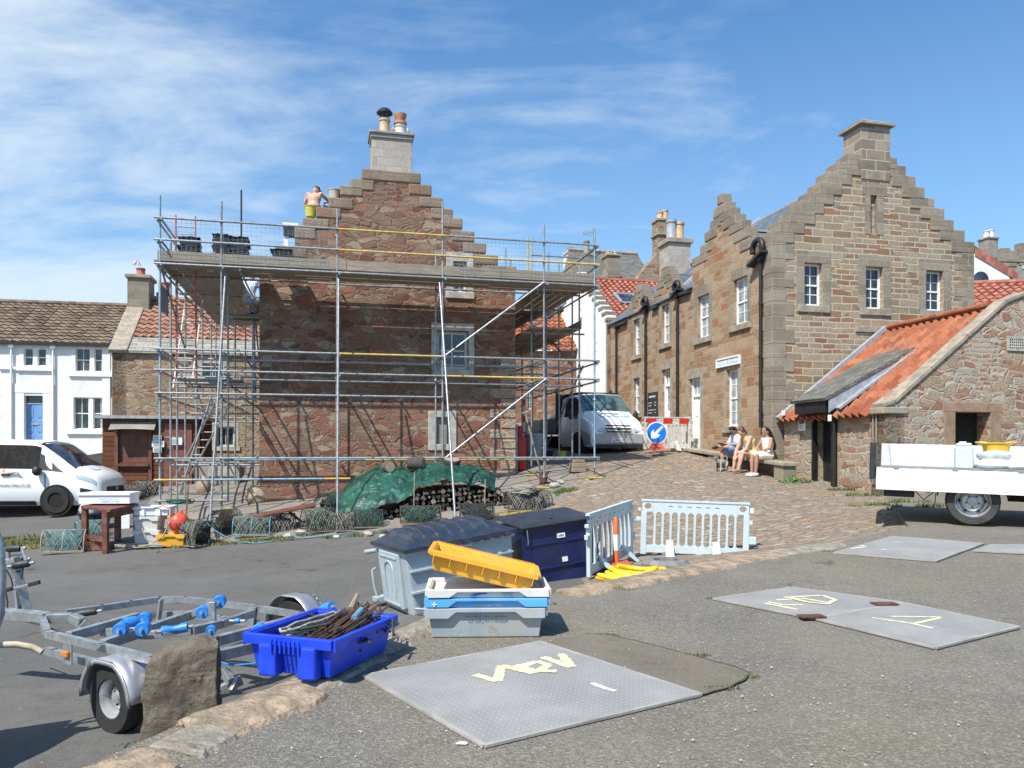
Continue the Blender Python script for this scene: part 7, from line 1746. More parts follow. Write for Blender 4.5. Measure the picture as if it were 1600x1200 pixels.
# traffic cone (cylinder post) and its base
cp = P(962, 880, 10.9)
t = thing('traffic_post', 'orange and white traffic post standing behind the left barrier', 'traffic post', Vector((cp.x, cp.y, cp.z)))
MB().lathe([(.045,.0),(.042,.2),(.038,.40)], None, 16).build('lower_body', 'orange_plastic' if 'orange_plastic' in MT else plain('orange_plastic', (.75,.17,.04), .45, var=.08), t, smooth=40)
MB().lathe([(.0625,.15),(.0595,.40)], Matrix.Translation((0,0,.0)), 16).v
MB().lathe([(.0445,.18),(.0405,.40)], None, 16).build('white_band', 'white_paint', t, smooth=40); MB().lathe([(.038,.4),(.032,.62),(.022,.64),(0,.64)], None, 16).build('upper_body', 'orange_plastic', t, smooth=40); MB().box(-.2,.2,-.2,.2,-.03,.02).build('base', 'red_paint', t, bevel=.02)
# yellow hose coil
mb = MB(); hc = P(1000, 903, 9.3); hz = tz(hc.x, hc.y)-.01; rs = random.Random(4)
pts = []
for k in range(140):
    a = k*2*math.pi/26; r_ = .44+.06*math.sin(k*.19)-.0012*k; pts.append(Vector((hc.x+r_*1.0*math.cos(a), hc.y+.35+r_*.85*math.sin(a), hz+.03+.0009*k+.03*math.sin(k*.5))))
mb.tube(pts, .032, 8); mb.build('hose_coil', plain('hose_yellow', (.80,.55,.03), .4, var=.08), smooth=60, label='thick yellow hose lying in a coil behind the kerb', cat='hose')
t = thing('worn_tyre', 'pale grey worn tyre lying behind the barrier feet', 'tyre', P(1040, 893, 10.8)); MB().lathe([(.17,0),(.28,.0),(.33,.05),(.33,.12),(.28,.17),(.17,.17),(.17,0)], None, 24, False).build('tread', 'tyre_pale' if 0 else plain('tyre_pale', (.20,.20,.19), .9, var=.3, sc=9, bump=.5), t, smooth=40)
q = MB(); A = P(1036, 882, 11.9); 
t = thing('concrete_block', 'dark concrete block lying under the plastic barrier', 'concrete block', A, R(10)); MB().box(0,.78,0,.35,-.1,.19).build('block', 'grey_render', t, bevel=.015)
t = thing('dark_mat', 'black rubber mat propped beside the right end of navy bin', 'mat', P(936, 905, 11.1), R(40)); MB().box(-.2,.1,0,.04,0,.5, Matrix.Rotation(R(-12),4,'Y')).build('rubber_sheet', 'trim_black', t)
# ================================================================ WOODPILE AND HARBOUR CLUTTER
def lw(px, py): return WM[scf.name].inverted()@gp(px, py)
def H1W(s_, t_, z_): return O1+U*s_+V*t_+Vector((0,0,z_))
tf = lw(650, 806).y
def SP(px, t=tf): return on_t(O1, px, 700, t)[0]
def ZP(px, py, t=tf): return on_t(O1, px, py, t)[1]
s_a, s_b = SP(528), SP(850)
topc = [(528,826),(560,812),(600,800),(622,792),(640,782),(655,768),(700,760),(760,760),(778,766),(800,770),(830,778),(852,788)]
def topz(s_):
    pts = [(SP(a), ZP(a, b)) for a, b in topc]
    for (x0, z0), (x1, z1) in zip(pts, pts[1:]):
        if x0 <= s_ <= x1: return z0+(z1-z0)*(s_-x0)/(x1-x0)
    return pts[0][1] if s_ < pts[0][0] else pts[-1][1]
g = NG('log_wood'); v = g.vec('Object'); a = g.noise(v, 9, 5, .7)
gi = g.n('ShaderNodeObjectInfo').outputs['Random']; c = g.ramp(gi, [(0,(.06,.052,.045)),(.3,(.11,.093,.077)),(.6,(.18,.15,.12)),(.85,(.25,.20,.16)),(1,(.34,.28,.21))])
g.fin(g.mix(g.rng(a, .3, .7, 0, .6), c, g.mix(1, c, (.45,.42,.4), 'MULTIPLY')), .9, g.bump(g.noise(v, 30, 5, .7), .8, .01))
rs = random.Random(31); lms = []
for k in range(7):
    n_ = rs.choice((3, 4, 4, 5)); r_ = .062; L2 = .42; mb = MB(); a0 = rs.uniform(0, 6)
    pr_ = [(r_*rs.uniform(.75, 1.15)*math.cos(a0+2*math.pi*i/n_), r_*rs.uniform(.75, 1.15)*math.sin(a0+2*math.pi*i/n_)) for i in range(n_)]
    mb.prism(pr_, 0, L2); me = bpy.data.meshes.new('log'); me.from_pydata([tuple(p) for p in mb.v], [], mb.f); me.materials.append(MT['log_wood']); lms.append(me)
nl = 0; s_ = s_a+.02
while s_ < s_b:
    zg = gl(s_, tf); zt = topz(s_); z = zg+.05
    while z < zt-.03 and nl < 292:
        o = bpy.data.objects.new('log', rs.choice(lms)); COL.objects.link(o); p = H1W(s_+rs.uniform(-.03,.03), tf+rs.uniform(-.13,.04), z+rs.uniform(-.01,.01))
        o.location = p; o.rotation_euler = (rs.uniform(-.12,.12), rs.uniform(0, 6.28), TH+rs.uniform(-.25,.25)); o.scale = (rs.uniform(.75,1.15),)*3
        o['label'] = 'dark split log stacked in the firewood pile beneath the green tarpaulin'; o['category'] = 'log'; o['group'] = 'split logs in the firewood pile'; nl += 1; z += .105
    s_ += .115
mb = MB()      # mass of logs behind the visible face
for k in range(24):
    a = s_a+.15+(s_b-s_a-.35)*k/24; b = a+(s_b-s_a-.3)/24+.01; zt = topz((a+b)/2)-.09; zg = min(gl(a, -1.2), 0)-.2; mb.box(a, b, tf+.35, -.55, zg, zt+.05)
mb.build('firewood', 'net_dark', scf and None, label='rest of the firewood pile behind its front logs', cat='firewood', kind='stuff').matrix_world = Matrix.Translation(O1)@Matrix.Rotation(TH, 4, 'Z')
g = NG('tarp_green'); v = g.vec('Object'); w1 = g.noise(v, 3.5, 6, .6, .8); g.fin(g.mix(g.rng(g.noise(v, 1.5, 4), .4, .65), (.009,.055,.040), (.020,.105,.075)), .36, g.bump(w1, 1, .07)); g.b.inputs['Specular IOR Level'].default_value = .6
fr_ = [(528,812),(540,815),(556,806),(575,797),(600,790),(622,783),(643,775),(652,760),(668,757),(690,752),(712,752),(735,757),(752,752),(765,765),(774,768)]
bk_ = [(532,770),(545,752),(562,742),(585,730),(604,724),(622,728),(643,733),(655,728),(670,724),(690,724),(712,726),(735,727),(752,731),(765,740),(772,748)]
def ev(c_, a):
    x = a*(len(c_)-1); i = min(int(x), len(c_)-2); f = x-i; return (c_[i][0]*(1-f)+c_[i+1][0]*f, c_[i][1]*(1-f)+c_[i+1][1]*f)
def tarp(a, b):
    p0, p1 = ev(bk_, a), ev(fr_, a); tb, tt = -1.15, tf-.09-.05*(1-a)
    A_ = (on_t(O1, p0[0], 700, tb)[0], tb, on_t(O1, p0[0], p0[1], tb)[1]); B__ = (on_t(O1, p1[0], 700, tt)[0], tt, on_t(O1, p1[0], p1[1], tt)[1])
    s1 = A_[0]*(1-b)+B__[0]*b; e = b**1.0; t1 = A_[1]*(1-e)+B__[1]*e-.10*math.sin(math.pi*b); z1 = A_[2]*(1-b)+B__[2]*b+.20*math.sin(math.pi*min(1, b*1.0))*(.7 if b > .5 else 1)*.55
    d = .06*nz(s1*3, b*5, 2)+.05*nz(s1*8, b*10, 5)+.025*nz(s1*19, b*21, 8)
    return Vector((s1+d*.6, t1-abs(d)*.5-.03*math.sin(a*40+3*b)*b, z1+d*1.1))
tp = MB(); tp.grid(tarp, 110, 34); to_ = tp.build('tarpaulin', 'tarp_green', smooth=180, label='crumpled green tarpaulin draped over the firewood pile', cat='tarpaulin'); to_.matrix_world = Matrix.Translation(O1)@Matrix.Rotation(TH, 4, 'Z')
def roundlog(px, py, r, L2, ax_, label, t=-1.7):
    a = on_t(O1, px, py, t); p = H1W(a[0], t, a[1]); th_ = thing('log_round', label, 'log', p); d = Vector(ax_).normalized()
    mb = MB(); mb.tube([-d*L2/2, -d*L2/4, d*L2/4, d*L2/2], [r*.95, r, r*1.03, r*.97], 14); mb.v = [q_*(1+.09*nz(q_.x*8, q_.y*8, q_.z*8)) for q_ in mb.v]; mb.build('bark', 'log_wood', th_, smooth=50)
    mb = MB(); mb.tube([d*(L2/2-.01), d*(L2/2+.004)], r*.88, 14); mb.build('cut_end', 'old_wood', th_)
roundlog(651, 724, .15, .36, (1,-.25,.02), 'grey round log lying on the tarpaulin crest'); roundlog(706, 722, .21, .15, (.1,-.3,1), 'flat wide log disc on the tarpaulin right of round log'); roundlog(606, 730, .14, .25, (.5,-.8,.1), 'orange brown sawn log lying near the top left of tarpaulin')
for k, (px, y0_, y1_) in enumerate(((645,738,800),(754,748,800))):
    mb = MB(); mb.tube([H1W(SP(px+1), tf-.25, ZP(px, y0_)), H1W(SP(px), tf-.26, ZP(px, (y0_+y1_)/2)), H1W(SP(px), tf-.24, ZP(px, y1_))], .012, 6); mb.build('tie_rope', 'rope_white', label=['pale rope tied down the middle of the tarpaulin','pale rope hanging at the right end of the tarpaulin'][k], cat='rope')
# creels (lobster pots)
def creel(loc, rz, label, L_=.7, W_=.48, H_=.38, fr='rust', nets=('rope_green','rope_blue','rope_white'), seed=0, rough=.012, dens=13):
    t = thing('lobster_pot', label, 'lobster pot', loc, rz, 'lobster pots and creels'); r_ = random.Random(seed); q = MB()
    def arc(x, n_=12): return [Vector((x, -W_/2*math.cos(math.pi*i/n_)*(1 if 1 else 0), .03+H_*math.sin(math.pi*i/n_)**.8)) for i in range(n_+1)]
    for x in (-L_/2, 0, L_/2): q.tube(arc(x), .011, 6)
    for y in (-W_/2, W_/2): q.tube([(-L_/2,y,.03),(L_/2,y,.03)], .012, 6)
    q.tube([(-L_/2,0,.03+H_),(L_/2,0,.03+H_)], .011, 6); q.build('frame', fr, t, smooth=60)
    q = MB()
    for k in range(5): y = -W_/2+W_*k/4; q.box(-L_/2, L_/2, y-.025, y+.025, 0, .02)
    q.build('base_slats', 'old_wood', t)
    for m_i, m_ in enumerate(nets):
        q = MB()
        for k in range(dens):
            for sg in (-1, 1):
                pts = []; ph = (k+m_i/len(nets)+r_.uniform(-.3,.3))/dens
                for i in range(13):
                    a = i/12; x = -L_/2+L_*((ph+sg*a*.9) % 1.0); th_ = math.pi*a
                    if pts and abs(x-pts[-1].x) > L_*.5: break
                    pts.append(Vector((x+r_.uniform(-rough, rough), -W_/2*math.cos(th_)+r_.uniform(-rough, rough)*.5, .03+H_*math.sin(th_)**.8+r_.uniform(-rough, rough)*.6)))
                if len(pts) > 2: q.tube(pts, .0045, 4, caps=False)
        for e in (-1, 1):
            for k in range(4): z = .06+H_*.2*k; y = W_/2*math.sqrt(max(0, 1-(k*.22)**2)); q.tube([(e*L_/2, -y, z), (e*(L_/2-.06), 0, z+.02), (e*L_/2, y, z)], .005, 4)
        q.build('netting', m_, t)
    MB().ball((0,0,.03+H_*.4), (L_*.42, W_*.38, H_*.42), 14, .5, seed).build('inner_net', nets[0] if seed in (1, 2) else 'net_dark', t)
    return t
def G_(px, py): p = gp(px, py); return p
creel(G_(102,862), R(18), 'green netted lobster pot lying left of the brown table', .75, .55, .40, fr='rope_white', seed=1, dens=14)
creel(G_(122,845)+Vector((.1,.3,0)), R(25), 'second green netted pot behind the first, touching the table', .6, .5, .38, seed=2, fr='rope_green')
creel(G_(310,852), R(-35), 'black round creel left of the grey raking tube', .62, .55, .48, nets=('net_dark','net_dark','rope_white'), fr='net_dark', seed=3, dens=16)
creel(G_(338,838)+Vector((.1,.25,0)), R(60), 'black creel behind the raking tube with frayed netting', .6, .5, .52, nets=('net_dark','net_dark','rust'), fr='net_dark', seed=4, dens=16)
creel(G_(395,836), R(10), 'creel with pale ropes lying beneath the left half of slanted bench', .75, .5, .36, nets=('rope_white','rope_green','net_dark'), fr='rope_blue', seed=5)
creel(G_(428,833)+Vector((.05,.3,0)), R(20), 'creel lying beneath the right half of slanted bench', .6, .5, .36, nets=('rope_white','net_dark'), fr='net_dark', seed=6)
creel(G_(498,830), R(30), 'heap-like creel at the left foot of the firewood pile', .65, .55, .45, nets=('net_dark','rope_green','rope_white'), fr='net_dark', seed=7, rough=.02, dens=12)
creel(G_(512,812)+Vector((0,.2,.1)), R(70), 'creel stacked behind the heap beside the tarpaulin corner', .6, .5, .45, nets=('rope_green','net_dark'), fr='net_dark', seed=8, rough=.02)
creel(G_(575,824), R(15), 'creel with teal net in front of the left tarpaulin edge', .6, .45, .34, nets=('rope_green','net_dark'), fr='net_dark', seed=9, rough=.02)
creel(G_(657,818), R(8), 'rusty square framed creel in front of the firewood', .85, .45, .34, nets=('rope_green','net_dark'), fr='rust', seed=10)
creel(G_(818,797), R(10), 'dark creel with coiled rope at the right end of firewood', .75, .55, .38, nets=('net_dark','net_dark','rope_white'), fr='net_dark', seed=11, dens=14)
creel(G_(745,815), R(5), 'dark creel under the right end of the tarpaulin', .7, .5, .34, nets=('net_dark','net_dark'), fr='net_dark', seed=12, dens=14)
creel(G_(195,785)+Vector((0,.2,0)), R(12), 'weathered creel on the ground behind the white box', .9, .5, .42, nets=('net_dark','rope_white'), fr='net_dark', seed=13, dens=12)
creel(G_(222,778)+Vector((0,.3,0)), R(12), 'weathered creel against the shed foot left of scaffold', .7, .5, .42, nets=('net_dark','rope_white'), fr='net_dark', seed=14)
for k, (px, py, rz_) in enumerate(((545,830,5),(838,795,40))):
    creel(G_(px,py)+Vector((0,.12,0)), R(rz_), ['low dark creel at the left corner of the tarpaulin','dark creel tipped beside the shovel blade'][k], .55, .5, .36, nets=('net_dark','net_dark','rope_white'), fr='net_dark', seed=20+k, dens=13)
rp = G_(818, 797); rope('rope_coil', rp+Vector((0,-.05,.36)), .3, .24, 11, .011, 'rope_white', 5, .16, label='pale coil of rope heaped on the dark creel by the shovel', cat='rope')
rope('rope_coil', G_(545,820)+Vector((0,0,.02)), .28, .2, 6, .012, 'rope_green', 6, .25, label='teal rope tangle below the tarpaulin corner', cat='rope')
rope('rope_coil', G_(515,822)+Vector((0,0,.0)), .35, .2, 7, .010, 'rope_white', 7, .3, label='tangle of pale rope beside the foot of middle raking tube', cat='rope')
for k, (a_, b_) in enumerate((((770,806),(852,792)),((775,802),(842,790)),((768,809),(830,801)))):
    MB().beam(gp(*a_)+Vector((0,0,.03)), gp(*b_)+Vector((0,0,.04)), .045, .025).build('wood_batten', 'galv_yellow' if k else 'old_wood', label=['grey batten lying nearest the road in front of the creels','long yellow batten lying behind the grey batten','yellow batten lying farthest from the road by the creels'][k], cat='batten')
# tables and bench
plain('red_wood', (.15,.045,.03), .7, var=.35, sc=7, bump=.3, dirt=(.30,.20,.15), damt=.45)
def table(label, pts, h, legs, mat, topm=None, low=False, name='table', tw=.45):
    A, B = pts; d = (B-A); t = thing(name, label, name.replace('_', ' '), Vector((A.x, A.y, min(A.z, B.z)-h)), 0); d2 = Vector((-d.y, d.x, 0)).normalized()*tw
    MB().hexa([A-Vector((0,0,.05)), B-Vector((0,0,.05)), B+d2-Vector((0,0,.05)), A+d2-Vector((0,0,.05)), A, B, B+d2, A+d2]).build('top', topm or mat, t, world=True, bevel=.008)
    for f_, e in legs:
        p = A.lerp(B, f_)+d2*e-Vector((0,0,.05)); g0 = Vector((p.x, p.y, gz(p.x, p.y))); MB().beam(p, g0+(p-g0)*0+d.normalized()*(.04 if f_ < .5 else .03), .09, .09, up=d).build('leg', mat, t, world=True)
    if low:
        for e in (.08, .92):
            p = A.lerp(B, .08)+d2*e; q_ = A.lerp(B, .92)+d2*e; z = -h*.62; MB().beam(p+Vector((0,0,z)), q_+Vector((0,0,z)), .05, .08).build('stretcher', mat, t, world=True)
        MB().beam(A+d*.04+d2*.08-Vector((0,0,.12)), A+d*.96+d2*.08-Vector((0,0,.12)), .03, .1).build('apron', mat, t, world=True)
    return t
tY = gp(150,858).y; A = P(127,791,tY); B = P(172,795,tY-.15)
A = P(126,790,15.7); B = P(166,797,15.2)
tb1 = thing('table', 'brown slatted work table carrying a white fish box', 'table', gp(165,855)); 
c4 = [P(126,790,15.8), P(172,796,15.3), P(217,787,16.2), P(180,782,16.8)]; q = MB(); q.hexa([p-Vector((0,0,.06)) for p in c4]+c4); q.build('top', 'red_wood', tb1, world=True, bevel=.01)
for px, py, yy in ((133,848,15.85),(165,856,15.4),(214,838,16.2),(184,830,16.6)):
    top_ = P(px, {133:792,165:797,214:790,184:788}[px], yy); MB().beam(top_-Vector((0,0,.03)), Vector((top_.x, top_.y, gz(top_.x, top_.y))), .1, .1, up=(0,1,0)).build('leg', 'red_wood', tb1, world=True)
MB().beam(P(135,838,15.8), P(165,843,15.4), .05, .08).build('stretcher', 'red_wood', tb1, world=True); MB().beam(P(167,806,15.4), P(214,796,16.2), .03, .12).build('apron', 'red_wood', tb1, world=True)
bl = gp(148,860); ob = thing('timber_block', 'low red brown timber block on the ground before the table', 'block', bl, R(5)); MB().box(-.33,.33,-.12,.12,0,.17).build('block', 'red_wood', ob, bevel=.01)
c4 = [P(368,812,16.6), P(492,789,17.0), P(489,785,17.5), P(376,808,17.1)]; bn = thing('bench', 'weathered red brown bench standing slanted at the road edge', 'bench', gp(430,833)); q = MB(); q.hexa([p-Vector((0,0,.05)) for p in c4]+c4); q.build('seat', 'red_wood', bn, world=True, bevel=.01)
MB().beam(P(376,812,16.7), P(383,843,16.65), .11, .07, up=(0,1,0)).build('leg', 'red_wood', bn, world=True); MB().beam(P(486,793,17.1), P(493,836,17.1), .09, .07, up=(0,1,0)).build('leg', 'red_wood', bn, world=True)
MB().beam(P(403,812,16.9), P(386,838,16.7), .05, .04, up=(0,1,0)).build('brace', 'red_wood', bn, world=True); MB().beam(P(452,800,17.1), P(480,822,17.1), .05, .04, up=(0,1,0)).build('brace', 'red_wood', bn, world=True)
MB().beam(P(434,806,17.1), P(438,836,17.1), .07, .05, up=(0,1,0)).build('leg', 'old_wood', bn, world=True)
c = P(171,786,16.1); wb1 = thing('foam_box', 'white polystyrene fish box lying on the brown table', 'box', c, R(4)); fishbox(wb1, 1.02, .5, .22, 'poly_white' if 0 else 'panel_white', rim=.05, rim2=.05, tp=.01)
text(wb1, 'lettering', 'HARBOUR FISH', .055, frame3((.1,-.27,.09), (1,0,0), (0,-1,0)), 'box_sky', .001)
def simple_box(px, py, L_, W_, H_, mat, label, rz=0, dz=0, dy=0, **k):
    p = gp(px, py)+Vector((0,dy,dz)); t = thing('fish_crate', label, 'crate', p, rz); fishbox(t, L_, W_, H_, mat, rim=H_*.3, rim2=H_*.15, **k); return t
simple_box(234, 850, .52, .42, .30, 'box_white', 'lowest pale plastic crate in the stack left of the orange buoy', R(5)); simple_box(234, 850, .52, .42, .28, 'box_white', 'middle pale plastic crate in the stack left of the orange buoy', R(2), .30); simple_box(240, 850, .72, .5, .18, 'panel_white', 'white crate on top of the stack with two feet and hanging ropes', R(6), .60, .05, feet=True)
simple_box(272, 853, .56, .42, .25, 'box_yellow', 'small yellow crate on the grass under the orange buoy', R(3))
p = gp(276, 851)+Vector((0,.1,.25)); by = thing('buoy', 'round orange red buoy resting on the yellow crate', 'buoy', p); MB().ball((0,0,.19), .21, 24).build('float', plain('buoy_red', (.80,.09,.05), .4, var=.05, bump=.02), by, smooth=180); text(by, 'lettering', 'FR 127', .09, frame3((-.03,-.212,.18), (1,0,0), (0,-1,.0)), 'ink', .004); MB().cyl((.05,0,.38),(.06,0,.44),.04,.03).build('eye', 'buoy_red', by)
p = gp(277, 851)+Vector((0,.35,0)); MB().beam(p, WS(297, 725, -1.2), .03, .03).build('iron_bar', 'rust', label='thin rusty bar standing upright behind the orange buoy', cat='bar')
bk = gp(130,835)+Vector((0,.5,0)); bb = bucket('black_tub', bk, .34, .45, 'trim_black', 'round black tub behind the brown table legs', cat='tub'); p = bk+Vector((-.05,-.1,.45)); sb_ = thing('grey_sack', 'shiny grey plastic sack in the black tub', 'sack', p); MB().ball((0,0,.06), (.24,.2,.3), 12, .5, 3).build('film', 'grey_film', sb_, smooth=60)
p = gp(178,833)+Vector((0,.4,0)); wc2 = thing('white_board', 'white board standing under the brown table', 'board', p, R(10)); MB().box(-.12,.14,0,.03,0,.5).build('panel', 'panel_white', wc2)
mb = MB(); pts = [gp(125,851)]+[gp(a, b) for a, b in ((175,852),(210,848),(240,851))]; mb.tube([q_+Vector((0,0,.05+.1*(k in (1,))+.12*(k == 0))) for k, q_ in enumerate(pts)]+[P(282,838,15.9), P(300,818,16.3), P(318,812,16.2), P(336,829,16.0), P(365,846,16.1)]+[gp(a,b)+Vector((0,0,.02)) for a,b in ((400,851),(440,845),(480,842),(560,833))], .012, 6); mb.build('blue_rope', 'rope_blue', smooth=60, label='long thin blue rope running from the table past the buoy to the road edge', cat='rope')
rope('white_rope', gp(222,856)+Vector((0,-.05,0)), .55, .16, 4, .013, 'rope_white', 8, .05, label='loose white rope loops on grass before the pale crates', cat='rope')
mb = MB(); mb.tube([P(222,825,15.4), P(228,842,15.3), P(240,848,15.3), P(255,838,15.3), P(265,815,15.4), P(266,796,15.6), P(255,790,15.8), P(240,794,15.9)], .014, 6); mb.build('white_rope', 'rope_white', smooth=60, label='thick pale rope drooping over the front of crate stack', cat='rope')
rope('white_rope', gp(272,835)+Vector((0,.3,.62)), .3, .2, 5, .012, 'rope_green', 9, .1, label='pale green rope heaped behind the white top crate', cat='rope')
# stone bin / planter, post stones, ladder foot etc. near cottage
p = gp(343,758); pl_ = thing('concrete_trough', 'pale concrete trough with picture panel beside the scaffold foot', 'trough', p, TH); MB().box(-.55,.55,0,.6,0,.75).build('trough', 'concrete', pl_, bevel=.02); MB().box(-.3,.4,-.03,-.003,.25,.62).build('panel', 'pale_dressing', pl_); MB().box(-.5,.6,.02,.55,.75,.80).build('lid', 'trim_black', pl_)
for px, py, r_, lb in ((318,768,.2,'rounded corner stone at the end of timber shed'),(402,784,.28,'rounded guard stone at the left foot of the house gable')):
    p = gp(px, py); t = thing('guard_stone', lb, 'stone', p); MB().ball((0,0,.12), (r_,r_*.8,.3), 14, .25, px).build('stone', 'hut_rubble', t, smooth=60)
p = gp(352,778); t = thing('green_bar', 'short bright green tube lying near the scaffold foot', 'tube', p+Vector((0,.3,.03))); MB().tube([(-.25,0,0),(.3,.02,.01)], .025, 8).build('tube', plain('mint', (.05,.55,.35), .5, bump=0), t)
dk = WS(382, 770, 2.0); MB().box(-.6,.5,0,.1,-2,.0).v
# things under right side scaffold
p = H1W(6.72, .5, gl(6.72, .5)); rb = thing('gas_bottle', 'tall red gas bottle standing at the right corner of the gable', 'gas bottle', p); MB().lathe([(.17,0),(.18,.03),(.18,.75),(.15,.9),(.07,.98),(.06,1.05),(.09,1.06),(.09,1.2),(.0,1.2)], None, 20).build('bottle', 'red_bottle', rb, smooth=40)
p = H1W(6.98, .4, gl(6.98, .4)); gx2 = thing('gutter_post', 'grey upright board against the right corner of gable', 'board', H1W(6.55, .2, gl(6.55,.2)), TH); MB().box(-.04,.05,0,.04,0,1.3).build('plank', 'galv_dull', gx2)
p = gp(835,722); wbn = thing('pale_bin', 'pale blue plastic bin behind the scaffold at the street corner', 'bin', p+Vector((0,.6,0))); MB().lathe([(.22,0),(.27,.75),(.29,.76),(.29,.82),(.2,.84),(0,.84)], None, 16).build('tub', 'bin_grey', wbn, smooth=40)
bucket('bucket', gp(878,719)+Vector((0,.5,0)), .17, .26, 'lime_plastic', 'yellow bucket on the ground between scaffold and tipper truck'); bucket('bucket', gp(858,717)+Vector((0,.8,0)), .17, .25, 'bin_navy', 'dark blue bucket beside the yellow bucket by the tipper')
p = gp(902,738); cb_ = thing('wood_block', 'chunky sawn timber block on the cobbles by the scaffold', 'block', p, R(20)); MB().box(-.2,.2,-.15,.15,0,.12).box(-.18,.19,-.14,.15,.125,.24).box(-.16,.17,-.12,.13,.245,.33).build('stacked_timber', 'old_wood', cb_, bevel=.015)
a = gp(849,757); b = P(821,646, a.y+.15); t = thing('shovel', 'wooden handled shovel leaning beside the right scaffold standards', 'shovel', a); MB().tube([a+Vector((0,0,.05)), a.lerp(b, .5), b], .02, 8).build('handle', 'old_wood', t, world=True); MB().box(-.1,.1,-.03,.01,-.02,.3, Matrix.Translation(a)).build('blade', 'rust', t, world=True); MB().tube([b-Vector((.08,0,0)), b+Vector((.06,0,.03))], .03, 8).build('grip', 'old_wood', t, world=True)
for k, (px, py) in enumerate(((866,762),(875,757),(598,842),(612,838),(575,838),(452,842),(470,838),(525,842))):
    p = gp(px, py); r_ = [.13,.11,.09,.07,.1,.12,.14,.08][k]; t = thing('loose_stone', ['pale broken stone right of the shovel blade','second pale stone behind the one by shovel','small pale stone on the road edge left of navy lid','tiny stone right of another on the road edge','stone on the verge in front of teal creel','tan stone beneath the slanted bench','larger tan stone beneath the slanted bench end','pale stone at the foot of middle raking tube'][k], 'stone', p); MB().ball((0,0,r_*.45), (r_,r_*.7,r_*.55), 10, .5, k*3).build('stone', 'pale_dressing', t, smooth=50)
# signal-red and white posts beyond
for k, (px, y0_, y1_) in enumerate(((818,640,655),(826.5,622,690))):
    p = P(px, y1_+20, 24); t = thing('striped_post', ['short red and white striped post beyond the gable corner','taller red and white striped post beyond the gable corner'][k], 'post', p); MB().box(-.05,.05,-.03,.03,0,1.1).build('post', 'white_paint', t); q = MB(); q.box(-.055,.055,-.035,.035,.3,.5); q.build('red_stripe', 'red_lens', t); MB().box(-.055,.055,-.035,.035,.8,1.0).build('red_stripe', 'red_lens', t)
# grass and weeds
plain('grass_green', (.13,.155,.045), .9, var=.45, sc=3, bump=0); plain('grass_dry', (.24,.22,.07), .9, var=.4, sc=3, bump=0); plain('weed_green', (.10,.24,.04), .8, var=.3, sc=9, bump=0)
def tufts(name, label, areas, n_, h, mat, seed, spread=1):
    r_ = random.Random(seed); mb = MB()
    for (px, py, rx, ry), m_ in zip(areas, n_):
        c = gp(px, py)
        for k in range(m_):
            a = r_.uniform(0, 6.28); q_ = math.sqrt(r_.random()); x = c.x+rx*q_*math.cos(a); y = c.y+ry*q_*math.sin(a)
            if nz(x*3, y*3, seed) < -.12: continue
            z = gz(x, y)-.005; hh = h*r_.uniform(.4, 1.2); w_ = r_.uniform(.008, .018)*spread; b = r_.uniform(0, 6.28); dx, dy = math.cos(b)*w_, math.sin(b)*w_; lx, ly = r_.uniform(-.6,.6)*hh, r_.uniform(-.6,.6)*hh
            mb.add([(x-dx,y-dy,z),(x+dx,y+dy,z),(x+lx,y+ly,z+hh)], [(0,1,2)])
    mb.build(name, mat, label=label, cat='grass', kind='stuff')
tufts('grass', 'dry yellowish grass on the verge near the lobster pots', [(70,850,1.2,.6),(55,842,1.0,.4),(115,838,.8,.4),(230,856,.9,.18),(262,855,.7,.15),(350,850,.8,.15),(395,848,.8,.15),(430,843,.7,.2)], [2200,1200,900,900,500,450,450,500], .07, 'grass_dry', 1)
tufts('grass', 'green grass along the verge from bench to firewood', [(75,846,1.1,.5),(400,846,.6,.12),(620,838,.5,.1),(560,838,.7,.12),(760,810,.5,.12),(870,772,.35,.3),(885,768,.3,.25),(835,802,.4,.1)], [900,400,200,400,350,350,300,200], .08, 'grass_green', 2)
tufts('grass', 'small weeds growing along kerb stones and hut foot', [(1310,767,.4,.12),(1345,775,.6,.12),(1390,785,.8,.12),(1430,792,.5,.1)], [200,250,400,200], .09, 'grass_green', 3)
tufts('grass', 'moss and weeds in the joints of the quay edge', [(700,965,.12,.08),(820,945,.25,.05),(950,922,.3,.03),(1000,910,.3,.03),(205,1165,.1,.05),(300,1138,.1,.04),(843,1002,.05,.02),(660,985,.06,.04),(1085,1026,.10,.03),(1170,1057,.06,.03),(950,993,.08,.02),(1130,1079,.1,.03),(575,1060,.06,.02),(1120,937,.1,.04),(1300,862,.15,.03)], [60,60,90,90,40,60,40,60,50,30,40,50,30,40,50], .022, 'grass_green', 4, .5)
r_ = random.Random(8); mb = MB(); c = gp(1242, 754)
for k in range(170):
    a = r_.uniform(0, 6.28); q_ = math.sqrt(r_.random()); p = c+Vector((.42*q_*math.cos(a), .2*q_*math.sin(a), .03+.16*(1-q_)*r_.random())); s_ = r_.uniform(.02,.05); u1 = Vector((r_.uniform(-1,1), r_.uniform(-1,1), r_.uniform(-.3,.5))).normalized()*s_; v1 = u1.cross(Vector((r_.uniform(-1,1), r_.uniform(-1,1), 1))).normalized()*s_*.6
    mb.add([p-u1, p+v1, p+u1, p-v1], [(0,1,2,3)])
mb.build('leafy_weed', 'weed_green', label='bright green leafy weed growing at the hut corner by the stone seat', cat='plant')
